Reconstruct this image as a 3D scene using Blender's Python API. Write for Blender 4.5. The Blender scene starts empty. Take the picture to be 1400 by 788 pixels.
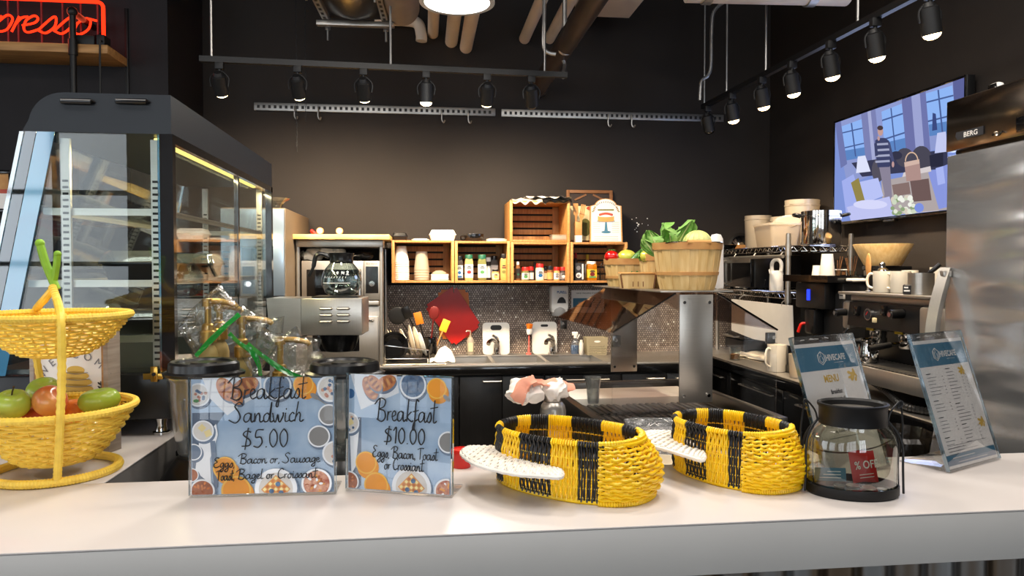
import bpy, bmesh, math, random
from math import sin, cos, pi, radians as R
from mathutils import Vector as V, Matrix, Euler, noise as NZ
random.seed(7)
S = bpy.context.scene
COL = S.collection
# ------------------------------------------------------------------ camera
CAM = V((0, 0, 1.49)); YAW = R(6.84); PIT = R(-1.546); FPX = 1000.0
cd = bpy.data.cameras.new('camera'); co = bpy.data.objects.new('camera', cd); COL.objects.link(co)
co.location = CAM; co.rotation_euler = (pi/2 + PIT, 0, -YAW)
cd.sensor_width = 36; cd.lens = FPX/1400*36; cd.clip_start = .02; cd.clip_end = 100
S.camera = co
# ------------------------------------------------------------------ world, exposure
S.view_settings.view_transform = 'Standard'; S.view_settings.look = 'None'
S.view_settings.exposure = 0.0; S.view_settings.gamma = 1; S.view_settings.use_curve_mapping = False
w = bpy.data.worlds.new('world'); S.world = w; w.use_nodes = True
nt = w.node_tree; bg = nt.nodes['Background']
sky = nt.nodes.new('ShaderNodeTexSky'); sky.sky_type = 'PREETHAM'; sky.turbidity = 3.0
sky.sun_direction = V((.5, .6, .62)).normalized()
nt.links.new(sky.outputs[0], bg.inputs[0]); bg.inputs[1].default_value = .35
try:
    S.cycles.use_denoising = True; S.cycles.max_bounces = 14; S.cycles.transparent_max_bounces = 32
    S.cycles.transmission_bounces = 12; S.cycles.glossy_bounces = 6; S.cycles.diffuse_bounces = 4
    S.cycles.caustics_reflective = False; S.cycles.caustics_refractive = False
    S.cycles.sample_clamp_indirect = 4
except Exception: pass
def light(name, kind, loc, power, col=(1,1,1), target=None, size=.1, sy=None, spot=60, blend=.5):
    d = bpy.data.lights.new(name, kind); d.energy = power; d.color = col
    if kind == 'AREA':
        d.size = size
        if sy: d.shape = 'RECTANGLE'; d.size_y = sy
    else: d.shadow_soft_size = size
    if kind == 'SPOT': d.spot_size = R(spot); d.spot_blend = blend
    o = bpy.data.objects.new(name, d); COL.objects.link(o); o.location = loc
    if target is not None: o.rotation_euler = (V(target)-V(loc)).to_track_quat('-Z', 'Y').to_euler()
    return o
# daylight through the shop windows behind the camera
for i, wx in enumerate((-5.2, -1.6, 1.46)):
    light('window_daylight', 'AREA', (wx, -6.5, 2.0), 105, (.86, .93, 1), (wx, 0, 1.7), 2.9 if i < 2 else 1.9, 2.8)
for wy in (-3.6, .2):
    light('window_daylight', 'AREA', (-7.35, wy, 2.0), 75, (.88, .94, 1), (0, wy, 1.7), 2.7, 2.8)
# lamps of the customer side ceiling, above the bar
for wx in (-1.5, .25, 1.9):
    light('bar_lamp_light', 'AREA', (wx, .75, 3.5), 27, (1, .93, .86), (wx, 1.05, 1.0), 1.0)
# unseen overhead fill lights, added to brighten the kitchen and prep table
for lx_, ly_ in ((1.15, 1.9), (-.3, 2.2)):
    light('kitchen_fill_light', 'AREA', (lx_, ly_, 3.2), 21, (1, .9, .78), (lx_, ly_, 1.0), .34)
TRACK_W = 74; WARM = (1, .78, .53)
# ------------------------------------------------------------------ pixel <-> world helpers
FW = V((sin(YAW)*cos(PIT), cos(YAW)*cos(PIT), sin(PIT))); RT = V((cos(YAW), -sin(YAW), 0)); UP = RT.cross(FW)
FH = V((sin(YAW), cos(YAW), 0))
def ray(px, py): return FW*FPX + RT*(px-700) + UP*(394-py)
def pX(px, py, X): r = ray(px, py); return CAM + r*(X/r.x)
def pY(px, py, Y): r = ray(px, py); return CAM + r*(Y/r.y)
def pZ(px, py, Z): r = ray(px, py); return CAM + r*((Z-CAM.z)/r.z)
def pD(px, py, d): r = ray(px, py); return CAM + r*(d/r.dot(FH))
def lat(l, d, z): q = RT*l + FH*d; return V((q.x, q.y, z))
# ------------------------------------------------------------------ materials
def lin(h):
    h = h.lstrip('#'); c = [int(h[i:i+2], 16)/255 for i in (0, 2, 4)]
    return tuple(x/12.92 if x <= .04045 else ((x+.055)/1.055)**2.4 for x in c) + (1,)
M = {}
def new(name):
    m = bpy.data.materials.new(name); m.use_nodes = True; M[name] = m
    n = m.node_tree.nodes; return m, n, m.node_tree.links, n['Principled BSDF']
def mk(name, hexc, rough=.5, metal=0, var=.12, sc=12, bump=0, bsc=60, stretch=(1, 1, 1), alpha=1, trans=0, coat=0, emit=None, es=0, sss=0, ior=1.45, hex2=None, spec=.5):
    m, n, l, p = new(name)
    c = lin(hexc); tc = n.new('ShaderNodeTexCoord'); mp = n.new('ShaderNodeMapping'); mp.inputs['Scale'].default_value = stretch
    l.new(tc.outputs['Object'], mp.inputs[0])
    nz = n.new('ShaderNodeTexNoise'); nz.inputs['Scale'].default_value = sc; nz.inputs['Detail'].default_value = 3
    l.new(mp.outputs[0], nz.inputs[0])
    cr = n.new('ShaderNodeValToRGB'); e = cr.color_ramp.elements
    if hex2: c1, c2 = c, lin(hex2)
    else: c1 = tuple(x*(1-var) for x in c[:3])+(1,); c2 = tuple(min(1, x*(1+var)) for x in c[:3])+(1,)
    e[0].position = .3; e[1].position = .7; e[0].color = c1; e[1].color = c2
    l.new(nz.outputs[0], cr.inputs[0]); l.new(cr.outputs[0], p.inputs['Base Color'])
    p.inputs['Roughness'].default_value = rough; p.inputs['Metallic'].default_value = metal; p.inputs['IOR'].default_value = ior
    p.inputs['Alpha'].default_value = alpha; p.inputs['Transmission Weight'].default_value = trans
    p.inputs['Coat Weight'].default_value = coat; p.inputs['Specular IOR Level'].default_value = spec
    if sss: p.inputs['Subsurface Weight'].default_value = sss; p.inputs['Subsurface Radius'].default_value = (.01, .01, .01)
    if emit: p.inputs['Emission Color'].default_value = lin(emit); p.inputs['Emission Strength'].default_value = es
    if bump:
        nb = n.new('ShaderNodeTexNoise'); nb.inputs['Scale'].default_value = bsc; l.new(mp.outputs[0], nb.inputs[0])
        bp = n.new('ShaderNodeBump'); bp.inputs['Strength'].default_value = bump; bp.inputs['Distance'].default_value = .01
        l.new(nb.outputs[0], bp.inputs['Height']); l.new(bp.outputs[0], p.inputs['Normal'])
    return m
def emat(name, hexc, st):
    m, n, l, p = new(name); n.remove(p); e = n.new('ShaderNodeEmission'); e.inputs[0].default_value = lin(hexc); e.inputs[1].default_value = st
    l.new(e.outputs[0], n['Material Output'].inputs[0]); return m
def glassy(name, tint='#ffffff', gloss=.06, rough=.0, edge=.6, bump=0, bsc=20, haze=None, hz=0):
    """thin clear sheet: see-through plus a Fresnel mirror; optional milky haze"""
    m, n, l, p = new(name); n.remove(p)
    t = n.new('ShaderNodeBsdfTransparent'); t.inputs[0].default_value = lin(tint)
    g = n.new('ShaderNodeBsdfGlossy'); g.inputs['Roughness'].default_value = rough
    fr = n.new('ShaderNodeLayerWeight'); fr.inputs[0].default_value = .35
    mr = n.new('ShaderNodeMapRange'); mr.inputs[3].default_value = gloss; mr.inputs[4].default_value = edge
    l.new(fr.outputs['Facing'], mr.inputs[0])
    pw = n.new('ShaderNodeMath'); pw.operation = 'POWER'; pw.inputs[1].default_value = 1.0
    mx = n.new('ShaderNodeMixShader'); l.new(mr.outputs[0], mx.inputs[0])
    base = t.outputs[0]
    if haze:
        df = n.new('ShaderNodeBsdfDiffuse'); df.inputs[0].default_value = lin(haze)
        tl = n.new('ShaderNodeBsdfTranslucent'); tl.inputs[0].default_value = lin(haze)
        ad = n.new('ShaderNodeMixShader'); ad.inputs[0].default_value = .5; l.new(df.outputs[0], ad.inputs[1]); l.new(tl.outputs[0], ad.inputs[2])
        m2 = n.new('ShaderNodeMixShader'); m2.inputs[0].default_value = hz; l.new(t.outputs[0], m2.inputs[1]); l.new(ad.outputs[0], m2.inputs[2]); base = m2.outputs[0]
    l.new(base, mx.inputs[1]); l.new(g.outputs[0], mx.inputs[2]); l.new(mx.outputs[0], n['Material Output'].inputs[0])
    if bump:
        tc = n.new('ShaderNodeTexCoord'); nb = n.new('ShaderNodeTexNoise'); nb.inputs['Scale'].default_value = bsc; nb.inputs['Detail'].default_value = 4
        l.new(tc.outputs['Object'], nb.inputs[0]); bp = n.new('ShaderNodeBump'); bp.inputs['Strength'].default_value = bump; bp.inputs['Distance'].default_value = .02
        l.new(nb.outputs[0], bp.inputs['Height']); l.new(bp.outputs[0], g.inputs['Normal'])
    return m
def wood(name, a, b, sc=9, stretch=(1, 1, 14), rough=.55):
    return mk(name, a, rough, sc=sc, stretch=stretch, hex2=b, bump=.08, bsc=30)
mk('black_wall', '#1f1d1f', .6, spec=.25, var=.15, sc=3, bump=.05, bsc=90)
mk('back_wall', '#302c2a', .6, spec=.15, var=.08, sc=2, bump=.04, bsc=90)
mk('concrete', '#77736d', .6, sc=4, bump=.05)
mk('laminate', '#d6cfcb', .3, var=.02, sc=6)
mk('fascia', '#c6c4c0', .4, var=.02, sc=6)
mk('fascia_dark', '#7d7a78', .45, var=.03, sc=6)
mk('black_plastic', '#121213', .28, var=.1)
mk('black_gloss', '#0c0c0d', .12, var=.1, coat=.4)
mk('black_matte', '#0f0f10', .55, var=.1)
mk('black_metal', '#111112', .45, metal=.2, var=.1)
mk('navy_black', '#1a1f25', .42, var=.05, sc=5)
mk('black_lam', '#0f0f10', .3, var=.3, sc=8, stretch=(30, 30, .5), bump=.1, bsc=20)
mk('steel', '#b3aea6', .3, .86, var=.06, sc=20, stretch=(.6, .6, 40), bump=.03, bsc=30)
mk('steel_h', '#bdb7ae', .32, .86, var=.06, sc=20, stretch=(40, 40, .6), bump=.03, bsc=30)
mk('steel_wave', '#c2c3c4', .24, .82, var=.05, sc=3, bump=1, bsc=1.6, stretch=(1, .7, 3))
[setattr(q.inputs['Distance'], 'default_value', .05) for q in M['steel_wave'].node_tree.nodes if q.type == 'BUMP']
mk('steel_dark', '#6c6a67', .3, 1, var=.1, sc=20, stretch=(.6, .6, 40))
mk('chrome', '#d8d6d2', .08, 1, var=.03)
mk('zinc', '#a9a8a5', .4, .9, var=.12)
mk('gold', '#b08a45', .3, .75, var=.08)
mk('brass', '#c19a4a', .25, 1, var=.1)
mk('yellow_wicker', '#fdca12', .42, var=.13, sc=40, coat=.15)
mk('yellow_wicker_soft', '#fbd052', .45, var=.12, sc=40, coat=.1)
mk('black_wicker', '#19181a', .38, var=.2, sc=40)
mk('white_wicker', '#ece6dd', .6, var=.06, sc=50)
mk('green_stem', '#86b52e', .5, var=.15, sc=30)
mk('apple_green', '#9dbb36', .3, sc=9, hex2='#b8cd5c', coat=.3)
mk('mango_green', '#7d9c26', .35, sc=7, hex2='#a4b53e', coat=.2)
mk('apple_red', '#c93a26', .3, sc=14, hex2='#e3a35a', stretch=(1, 1, .3), coat=.3)
mk('apple_deep', '#a92f20', .35, sc=9, hex2='#cf6038')
mk('orange_fruit', '#e8762a', .45, sc=9, hex2='#ef8d3c', bump=.15, bsc=160)
mk('twig', '#4a3a22', .8)
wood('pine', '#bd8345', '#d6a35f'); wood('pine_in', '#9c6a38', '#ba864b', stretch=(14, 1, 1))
wood('pine_x', '#b67e42', '#cf9b5a', stretch=(1, 14, 14)); wood('shelf_wood', '#9b6f3f', '#bf9058', stretch=(.6, 6, 6))
wood('grey_wood', '#8d7f72', '#a89a8b'); wood('bamboo', '#d5ab6a', '#e9c98e', sc=16, stretch=(4, 4, .6)); wood('splint', '#cfa766', '#e3c388', sc=10, stretch=(6, 6, .5))
wood('hoop', '#b98047', '#cd9a5c', stretch=(2, 2, 2)); wood('dark_board', '#6b4526', '#8a5c34')
wood('counter_board', '#dfb15c', '#f0cd84', stretch=(.6, 9, 9))
mk('paper', '#e9e5df', .6, var=.03); mk('paper_warm', '#e8dcc6', .6, var=.04); mk('paper_grey', '#f1ede8', .5, var=.02)
mk('white_plastic', '#e4dfd6', .4, var=.03); mk('white_gloss', '#efece6', .2, var=.02); mk('ceramic', '#e9dfcc', .2, var=.02, coat=.3)
mk('grey_plastic', '#9d9b97', .4); mk('cream', '#eddfce', .55, var=.06, sc=5); mk('cream_pipe', '#f4e4d2', .5, var=.06, sc=5)
mk('foam', '#efe8dc', .7, var=.03); mk('cloth_white', '#ece5de', .85, var=.05, bump=.2, bsc=40); mk('cloth_pink', '#e7a087', .85, var=.08)
mk('red_plastic', '#c41f14', .35, var=.06); mk('orange_plastic', '#d9741a', .4, var=.06); mk('pink_plastic', '#e2695f', .4)
mk('red', '#c4211d', .4, var=.05); mk('dark_red', '#6d1a17', .5); mk('green_cap', '#1d5a43', .4); mk('blue', '#1d5d97', .3, var=.05)
mk('beige_plastic', '#a2977b', .5, var=.05); mk('tan_panel', '#685a49', .5, sc=3)
mk('duct_flex', '#9a9088', .45, .2, var=.08); mk('dark_pipe', '#33261f', .5, .3, var=.15)
mk('tomato', '#d3140d', .18, coat=.6, var=.05); mk('cabbage', '#c9cd76', .5, sc=14, hex2='#dde09a', bump=.5, bsc=30)
mk('lettuce', '#5f9a35', .5, sc=16, hex2='#a5c873', bump=.4, bsc=40); mk('cucumber', '#3d6b2a', .35, sc=20, hex2='#5b8838')
mk('pale_veg', '#c9cf8d', .45); mk('yellow_pepper', '#d9c23e', .3, sc=6, hex2='#bcc450', coat=.3); mk('garlic', '#e9dfcf', .6)
mk('spice_brown', '#7b4a1f', .6, sc=60); mk('spice_green', '#6a6a35', .7, sc=80); mk('spice_tan', '#c79a5b', .7, sc=80); mk('honey', '#c97a0e', .2, trans=.3, var=.05)
mk('spice_dark', '#2e221b', .6); mk('label_white', '#ece8de', .5, var=.03); mk('label_cream', '#e4d6a9', .5); mk('label_yellow', '#d9b62c', .5); mk('label_orange', '#df9a52', .5)
mk('print_dark', '#232327', .6, var=.05); mk('print_grey', '#77757a', .6); mk('print_blue', '#3c7390', .55, var=.05, sc=4); mk('print_gold', '#d9b24c', .55)
mk('ink', '#17181c', .5, var=.05)
mk('sign_blue', '#c3d9ee', .4, sc=18, hex2='#9dbcdc'); mk('sign_dark', '#55667d', .5, sc=10, hex2='#7e91a9'); mk('sign_white', '#f1f5f9', .4, var=.04)
mk('croissant', '#b9622c', .5, sc=40, hex2='#e0935a'); mk('juice', '#f09a1c', .4, var=.08); mk('juice_light', '#f6c04c', .4, var=.06)
mk('blueberry', '#2c4568', .4, sc=90, hex2='#6f8fb2'); mk('nuts', '#8a4526', .5, sc=60, hex2='#b46a45'); mk('oats', '#a5503f', .6, sc=120, hex2='#e2b59a')
mk('butter', '#f1dfa0', .5); mk('waffle', '#e0a25f', .5, sc=30); mk('cream_food', '#dcd8d2', .5, var=.06, sc=30); mk('leaf_print', '#4c8a4f', .5)
mk('lid_grey', '#8b8a88', .4); mk('coin', '#b9b1a3', .3, .9, sc=60)
mk('bin_bag', '#1b1712', .25, sc=30, bump=.8, bsc=14); mk('rubber', '#101010', .7)
mk('hose', '#3c3b39', .35, .6); mk('gold_stain', '#a89058', .5)
glassy('glass', '#f3f8f6', .045, 0, .75); glassy('case_glass', '#f4f8f7', .009, 0, .45); glassy('acrylic', '#ffffff', .01, .02, .6)
glassy('smoked', '#cbb8aa', .03, .03, .42); glassy('poly', '#eceeee', .12, .08, .8, haze='#e6eaea', hz=.15); glassy('bag_film', '#f7f9f8', .035, .1, .6, bump=.6, bsc=26, haze='#e9eeee', hz=.025)
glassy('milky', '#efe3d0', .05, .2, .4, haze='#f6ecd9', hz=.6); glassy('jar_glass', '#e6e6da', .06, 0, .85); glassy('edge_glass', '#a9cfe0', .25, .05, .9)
glassy('zip_green', '#35b84f', .1, .2, .5, haze='#28b545', hz=.8); glassy('foil_clear', '#d6dadc', .3, .15, .9, bump=1, bsc=40, haze='#cfd4d6', hz=.3)
glassy('sky_reflection_strip', '#d4ecf8', .1, .05, .6, haze='#62bff0', hz=.62); glassy('grey_strip', '#9aa6ad', .08, .02, .6)
emat('lamp_white', '#fffdf8', 6); emat('bulb', '#ffd79a', 22); emat('bulb_far', '#ffe9b4', 7); emat('neon', '#ff2a10', 3); emat('neon_hot', '#ff5a22', 4.5); emat('led_yellow', '#ffe07a', 3)
emat('blue_led', '#2438ff', 2.5)
# ------------------------------------------------------------------ mesh builder
class B:
    def __init__(s, *mats): s.bm = bmesh.new(); s.mats = list(mats); s.mi = 0
    def m(s, name):
        if name not in s.mats: s.mats.append(name)
        s.mi = s.mats.index(name); return s
    def _f(s, vs):
        for f in {f for v in vs for f in v.link_faces}: f.material_index = s.mi
    def box(s, cx, cy, cz, sx, sy, sz, bev=0, rot=None, seg=2):
        mt = Matrix.Translation((cx, cy, cz))
        if rot is not None: mt = mt @ (rot.to_4x4() if hasattr(rot, 'to_4x4') else Euler(rot).to_matrix().to_4x4())
        mt = mt @ Matrix.Diagonal((sx, sy, sz, 1))
        r = bmesh.ops.create_cube(s.bm, size=1, matrix=mt); vs = r['verts']; s._f(vs)
        if bev:
            es = list({e for v in vs for e in v.link_edges})
            bmesh.ops.bevel(s.bm, geom=es, offset=min(bev, .45*min(sx, sy, sz)), segments=seg, affect='EDGES', profile=.5)
        return s
    def bb(s, x0, x1, y0, y1, z0, z1, bev=0): return s.box((x0+x1)/2, (y0+y1)/2, (z0+z1)/2, x1-x0, y1-y0, z1-z0, bev)
    def face(s, *pts):
        f = s.bm.faces.new([s.bm.verts.new(p) for p in pts]); f.material_index = s.mi; return s
    def tube(s, pts, r, n=8, closed=False, caps=True, flat=1):
        pts = [V(p) for p in pts]; k = len(pts); rs = r if isinstance(r, (list, tuple)) else [r]*k
        T = []
        for i in range(k):
            a = pts[(i-1) % k] if (closed or i > 0) else pts[i]; b = pts[(i+1) % k] if (closed or i < k-1) else pts[i]
            d = b-a; T.append(d.normalized() if d.length > 1e-9 else V((0, 0, 1)))
        u = T[0].orthogonal().normalized(); rings = []
        for i in range(k):
            u = (u - T[i]*u.dot(T[i]));  u = u.normalized() if u.length > 1e-6 else T[i].orthogonal().normalized()
            vv = T[i].cross(u)
            rings.append([s.bm.verts.new(pts[i] + (u*cos(2*pi*j/n) + vv*sin(2*pi*j/n)*flat)*rs[i]) for j in range(n)])
        for i in range(k if closed else k-1):
            a, b = rings[i], rings[(i+1) % k]
            for j in range(n):
                f = s.bm.faces.new((a[j], a[(j+1) % n], b[(j+1) % n], b[j])); f.material_index = s.mi
        if caps and not closed:
            for q in (rings[0][::-1], rings[-1]): f = s.bm.faces.new(q); f.material_index = s.mi
        return s
    def cyl(s, p0, p1, r0, r1=None, n=20): return s.tube([p0, p1], [r0, r0 if r1 is None else r1], n)
    def lathe(s, prof, n=32, c=(0, 0, 0), sx=1, sy=1, a0=0, a1=2*pi, mod=None):
        c = V(c); full = abs(a1-a0-2*pi) < 1e-6; rings = []; na = n if full else n+1
        for (r, z) in prof:
            if r < 1e-6: rings.append([s.bm.verts.new(c+V((0, 0, z)))])
            else:
                row = []
                for j in range(na):
                    a = a0+(a1-a0)*j/n; k = r*(mod(a, z) if mod else 1)
                    row.append(s.bm.verts.new(c+V((k*sx*cos(a), k*sy*sin(a), z))))
                rings.append(row)
        for a, b in zip(rings, rings[1:]):
            for j in range(n):
                q = []
                if len(a) == 1 and len(b) == 1: continue
                j2 = (j+1) % na
                if len(a) == 1: q = [a[0], b[j2], b[j]]
                elif len(b) == 1: q = [a[j], a[j2], b[0]]
                else: q = [a[j], a[j2], b[j2], b[j]]
                f = s.bm.faces.new(q); f.material_index = s.mi
        return s
    def prism(s, poly, h, mat=None):
        """2D polygon (x,y) extruded 0..h in local z, placed by matrix"""
        mat = mat or Matrix(); k = len(poly)
        a = [s.bm.verts.new(mat @ V((x, y, 0))) for x, y in poly]; b = [s.bm.verts.new(mat @ V((x, y, h))) for x, y in poly]
        for q in [a[::-1], b] + [[a[i], a[(i+1) % k], b[(i+1) % k], b[i]] for i in range(k)]:
            f = s.bm.faces.new(q); f.material_index = s.mi
        return s
    def sheet(s, fn, nu, nv):
        g = [[s.bm.verts.new(fn(i/nu, j/nv)) for j in range(nv+1)] for i in range(nu+1)]
        for i in range(nu):
            for j in range(nv):
                f = s.bm.faces.new((g[i][j], g[i+1][j], g[i+1][j+1], g[i][j+1])); f.material_index = s.mi
        return s
    def ell(s, c, rx, ry, rz, n=24, m=14, mod=None):
        prof = [(sin(pi*i/m), -cos(pi*i/m)) for i in range(m+1)]; c = V(c); rings = []
        for (r, z) in prof:
            if r < 1e-6: rings.append([s.bm.verts.new(c+V((0, 0, z*rz*(mod(0, z) if mod else 1))))])
            else: rings.append([s.bm.verts.new(c+V((r*rx*cos(2*pi*j/n), r*ry*sin(2*pi*j/n), z*rz))*1 if not mod else c+V((r*rx*cos(2*pi*j/n), r*ry*sin(2*pi*j/n), z*rz))*mod(2*pi*j/n, z)) for j in range(n)])
        for a, b in zip(rings, rings[1:]):
            for j in range(n):
                if len(a) == 1: q = [a[0], b[(j+1) % n], b[j]]
                elif len(b) == 1: q = [a[j], a[(j+1) % n], b[0]]
                else: q = [a[j], a[(j+1) % n], b[(j+1) % n], b[j]]
                f = s.bm.faces.new(q); f.material_index = s.mi
        return s
    def disc(s, c, rx, ry=None, ex=V((1, 0, 0)), ey=V((0, 1, 0)), n=28, a0=0):
        ry = ry or rx; c = V(c)
        f = s.bm.faces.new([s.bm.verts.new(c+ex*(rx*cos(a0+2*pi*j/n))+ey*(ry*sin(a0+2*pi*j/n))) for j in range(n)]); f.material_index = s.mi; return s
    def text(s, body, size, mat4, align='CENTER', depth=0, bold=0):
        cu = bpy.data.curves.new('t', 'FONT'); cu.body = body; cu.size = size; cu.align_x = align; cu.extrude = depth; cu.offset = bold; cu.resolution_u = 3
        o = bpy.data.objects.new('t', cu); COL.objects.link(o); me = bpy.data.meshes.new_from_object(o)
        old = set(s.bm.faces); me.transform(mat4); s.bm.from_mesh(me)
        for f in s.bm.faces:
            if f not in old: f.material_index = s.mi
        bpy.data.objects.remove(o); bpy.data.curves.remove(cu); bpy.data.meshes.remove(me); return s
    def xf(s, mat4): bmesh.ops.transform(s.bm, matrix=mat4, verts=s.bm.verts[:]); return s
    def obj(s, name, parent=None, loc=None, rot=None, ang=38, norm=True):
        if norm: bmesh.ops.recalc_face_normals(s.bm, faces=s.bm.faces[:])
        me = bpy.data.meshes.new(name); s.bm.to_mesh(me); s.bm.free()
        for m in s.mats: me.materials.append(M[m])
        me.shade_smooth(); me.set_sharp_from_angle(angle=R(ang))
        o = bpy.data.objects.new(name, me); COL.objects.link(o)
        if parent: o.parent = parent
        if loc is not None: o.location = loc
        if rot is not None: o.rotation_euler = rot
        return o
def T(name, label, cat, loc=(0, 0, 0), rz=0, group=None, rot=None):
    o = bpy.data.objects.new(name, None); COL.objects.link(o); o.empty_display_size = .05
    o.location = loc; o.rotation_euler = rot or (0, 0, rz); tag(o, label, cat, group); return o
def tag(o, label, cat, group=None, kind=None):
    o['label'] = label; o['category'] = cat
    if group: o['group'] = group
    if kind: o['kind'] = kind
    return o
def struct(o, label, cat):
    o['kind'] = 'structure'; o['label'] = label; o['category'] = cat; return o
def dup(root, loc, rz=None, label=None, group=None, scale=None):
    r = root.copy(); COL.objects.link(r); r.location = loc
    if rz is not None: r.rotation_euler = (0, 0, rz)
    if scale: r.scale = scale
    if label: r['label'] = label
    if group: r['group'] = group
    for ch in list(root.children):
        c = ch.copy(); COL.objects.link(c); c.parent = r
        for g in list(ch.children):
            d = g.copy(); COL.objects.link(d); d.parent = c
    return r
def lerp(a, b, t): return a+(b-a)*t
def spline(pts, n=8, closed=False):
    pts = [V(p) if len(p) == 3 else V((p[0], p[1], 0)) for p in pts]; k = len(pts); out = []
    if k < 3 and not closed: return pts
    for i in range(k if closed else k-1):
        g = lambda j: pts[j % k] if closed else pts[max(0, min(k-1, j))]
        p0, p1, p2, p3 = g(i-1), g(i), g(i+1), g(i+2)
        for q in range(n):
            t = q/n; out.append(.5*((2*p1)+(p2-p0)*t+(2*p0-5*p1+4*p2-p3)*t*t+(3*p1-p0-3*p2+p3)*t**3))
    if not closed: out.append(pts[-1])
    return out
# handwriting strokes: (strokes, advance), x height .45, ascender 1
HW = {
 'a': ([[(.36,.36),(.26,.45),(.08,.36),(.02,.12),(.12,0),(.28,.12),(.37,.42),(.36,.1),(.42,0),(.54,.1)]], .5),
 'r': ([[(.08,.42),(.03,0)],[(.05,.2),(.14,.38),(.28,.42)]], .3),
 'e': ([[(0,.18),(.2,.26),(.24,.38),(.15,.45),(.04,.32),(.05,.1),(.15,0),(.34,.1)]], .32),
 'k': ([[(.2,1),(.08,0)],[(.36,.44),(.12,.2),(.36,0),(.46,.06)]], .42),
 'f': ([[(.38,.9),(.28,1),(.2,.8),(.14,.1),(.08,-.35),(0,-.3),(.1,-.02),(.32,.12)],[(.02,.45),(.36,.52)]], .34),
 's': ([[(0,.05),(.2,.45),(.27,.2),(.16,0),(.02,.06)]], .3),
 't': ([[(.18,1),(.1,.1),(.18,0),(.28,.08)],[(-.08,.62),(.36,.7)]], .28),
 'n': ([[(.05,.44),(.03,0),(.1,.28),(.22,.44),(.28,.3),(.28,.05),(.36,0),(.46,.08)]], .44),
 'd': ([[(.3,.34),(.2,.44),(.05,.3),(.03,.08),(.12,0),(.27,.15),(.42,1),(.33,.1),(.42,0),(.5,.06)]], .46),
 'w': ([[(0,.44),(.06,.05),(.14,0),(.24,.35),(.28,.05),(.36,0),(.5,.3),(.5,.46)]], .54),
 'i': ([[(.08,.44),(.05,.06),(.13,0),(.24,.06)],[(.11,.6),(.13,.66)]], .22),
 'c': ([[(.28,.36),(.2,.45),(.06,.3),(.04,.08),(.14,0),(.32,.1)]], .3),
 'h': ([[(.18,1),(0,0)],[(.04,.2),(.18,.44),(.26,.36),(.24,.05),(.32,0),(.42,.08)]], .4),
 'g': ([[(.3,.36),(.2,.45),(.04,.3),(.06,.05),(.2,.1),(.32,.42),(.24,-.3),(.1,-.42),(0,-.28),(.34,.04)]], .38),
 'o': ([[(.18,.44),(.04,.3),(.04,.06),(.16,0),(.28,.15),(.26,.38),(.16,.44),(.38,.38)]], .36),
 'u': ([[(.04,.44),(.04,.1),(.12,0),(.26,.2),(.3,.44),(.28,.08),(.36,0),(.46,.06)]], .44),
 'l': ([[(.16,1),(.06,.1),(.14,0),(.24,.06)]], .22),
 'p': ([[(.06,.42),(-.08,-.4)],[(0,.2),(.16,.44),(.3,.34),(.26,.06),(.1,0),(0,.1)]], .36),
 'B': ([[(.2,1),(.06,0)],[(-.12,.72),(.2,1),(.52,.9),(.42,.62),(.14,.52),(.46,.42),(.5,.12),(.28,-.05),(0,.06)]], .6),
 'S': ([[(.54,.84),(.38,1),(.16,.8),(.34,.5),(.4,.2),(.18,-.04),(-.14,.12)]], .56),
 'E': ([[(.46,.92),(.24,1),(.1,.8),(.28,.56),(.06,.4),(.02,.12),(.2,0),(.46,.14)]], .5),
 'T': ([[(.2,.95),(.12,0)],[(-.1,.84),(.2,.96),(.52,.94)]], .42),
 'C': ([[(.5,.84),(.36,1),(.1,.7),(.04,.25),(.2,0),(.48,.14)]], .5),
 '$': ([[(.42,.84),(.2,.9),(.08,.7),(.36,.4),(.34,.12),(0,.08)],[(.3,1.08),(.14,-.12)]], .52),
 '5': ([[(.46,.96),(.16,.94),(.1,.56),(.32,.56),(.38,.25),(.2,0),(0,.08)]], .5),
 '0': ([[(.22,1),(.06,.7),(.06,.25),(.2,0),(.36,.3),(.36,.75),(.22,1)]], .46),
 '1': ([[(.02,.8),(.17,1),(.12,0)]], .26), '.': ([[(.05,0),(.08,.04)]], .18), ',': ([[(.08,.04),(.02,-.12)]], .18), ' ': ([], .26)}
def handtext(b, s, width, height, cx, base, org, ex, ey, th, n=4, flat=.35):
    """write s centred on cx; org/ex/ey place the plane"""
    adv = sum(HW[c][1] for c in s); k = width/adv; x = cx-width/2
    for c in s:
        for st in HW[c][0]:
            p = spline([(x+a*k, base+bb*height) for a, bb in st], 5)
            b.tube([org+ex*q.x+ey*q.y for q in p], th, n)
        x += HW[c][1]*k
# ================================================================== the room
mk('brick', '#9a7f70', .8, sc=9, hex2='#b7a294', bump=.2)
XR, YB, YL = 2.43, 4.95, 4.3
XL = pY(231, 200, YL).x
def slab(name, mat, x0, x1, y0, y1, z0, z1, label, cat):
    return struct(B(mat).bb(x0, x1, y0, y1, z0, z1).obj(name), label, cat)
slab('floor', 'concrete', -7.2, XR+.2, -6.6, YB+.2, -.1, 0, 'grey concrete floor of the cafe', 'floor')
slab('ceiling', 'black_wall', -7.2, XR+.2, -6.6, YB+.2, 4.3, 4.4, 'high black painted ceiling', 'ceiling')
slab('wall_back', 'back_wall', XL-.05, XR+.2, YB, YB+.15, 0, 4.3, 'black painted back wall washed by spotlights', 'wall')
slab('wall_right', 'back_wall', XR, XR+.15, -6.6, YB, 0, 4.3, 'black painted side wall behind the television', 'wall')
slab('wall_left', 'black_wall', -7.2, XL, YL, YB+.15, 0, 4.3, 'black painted wall projection behind the neon sign', 'wall')
wq = B('brick'); 
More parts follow.
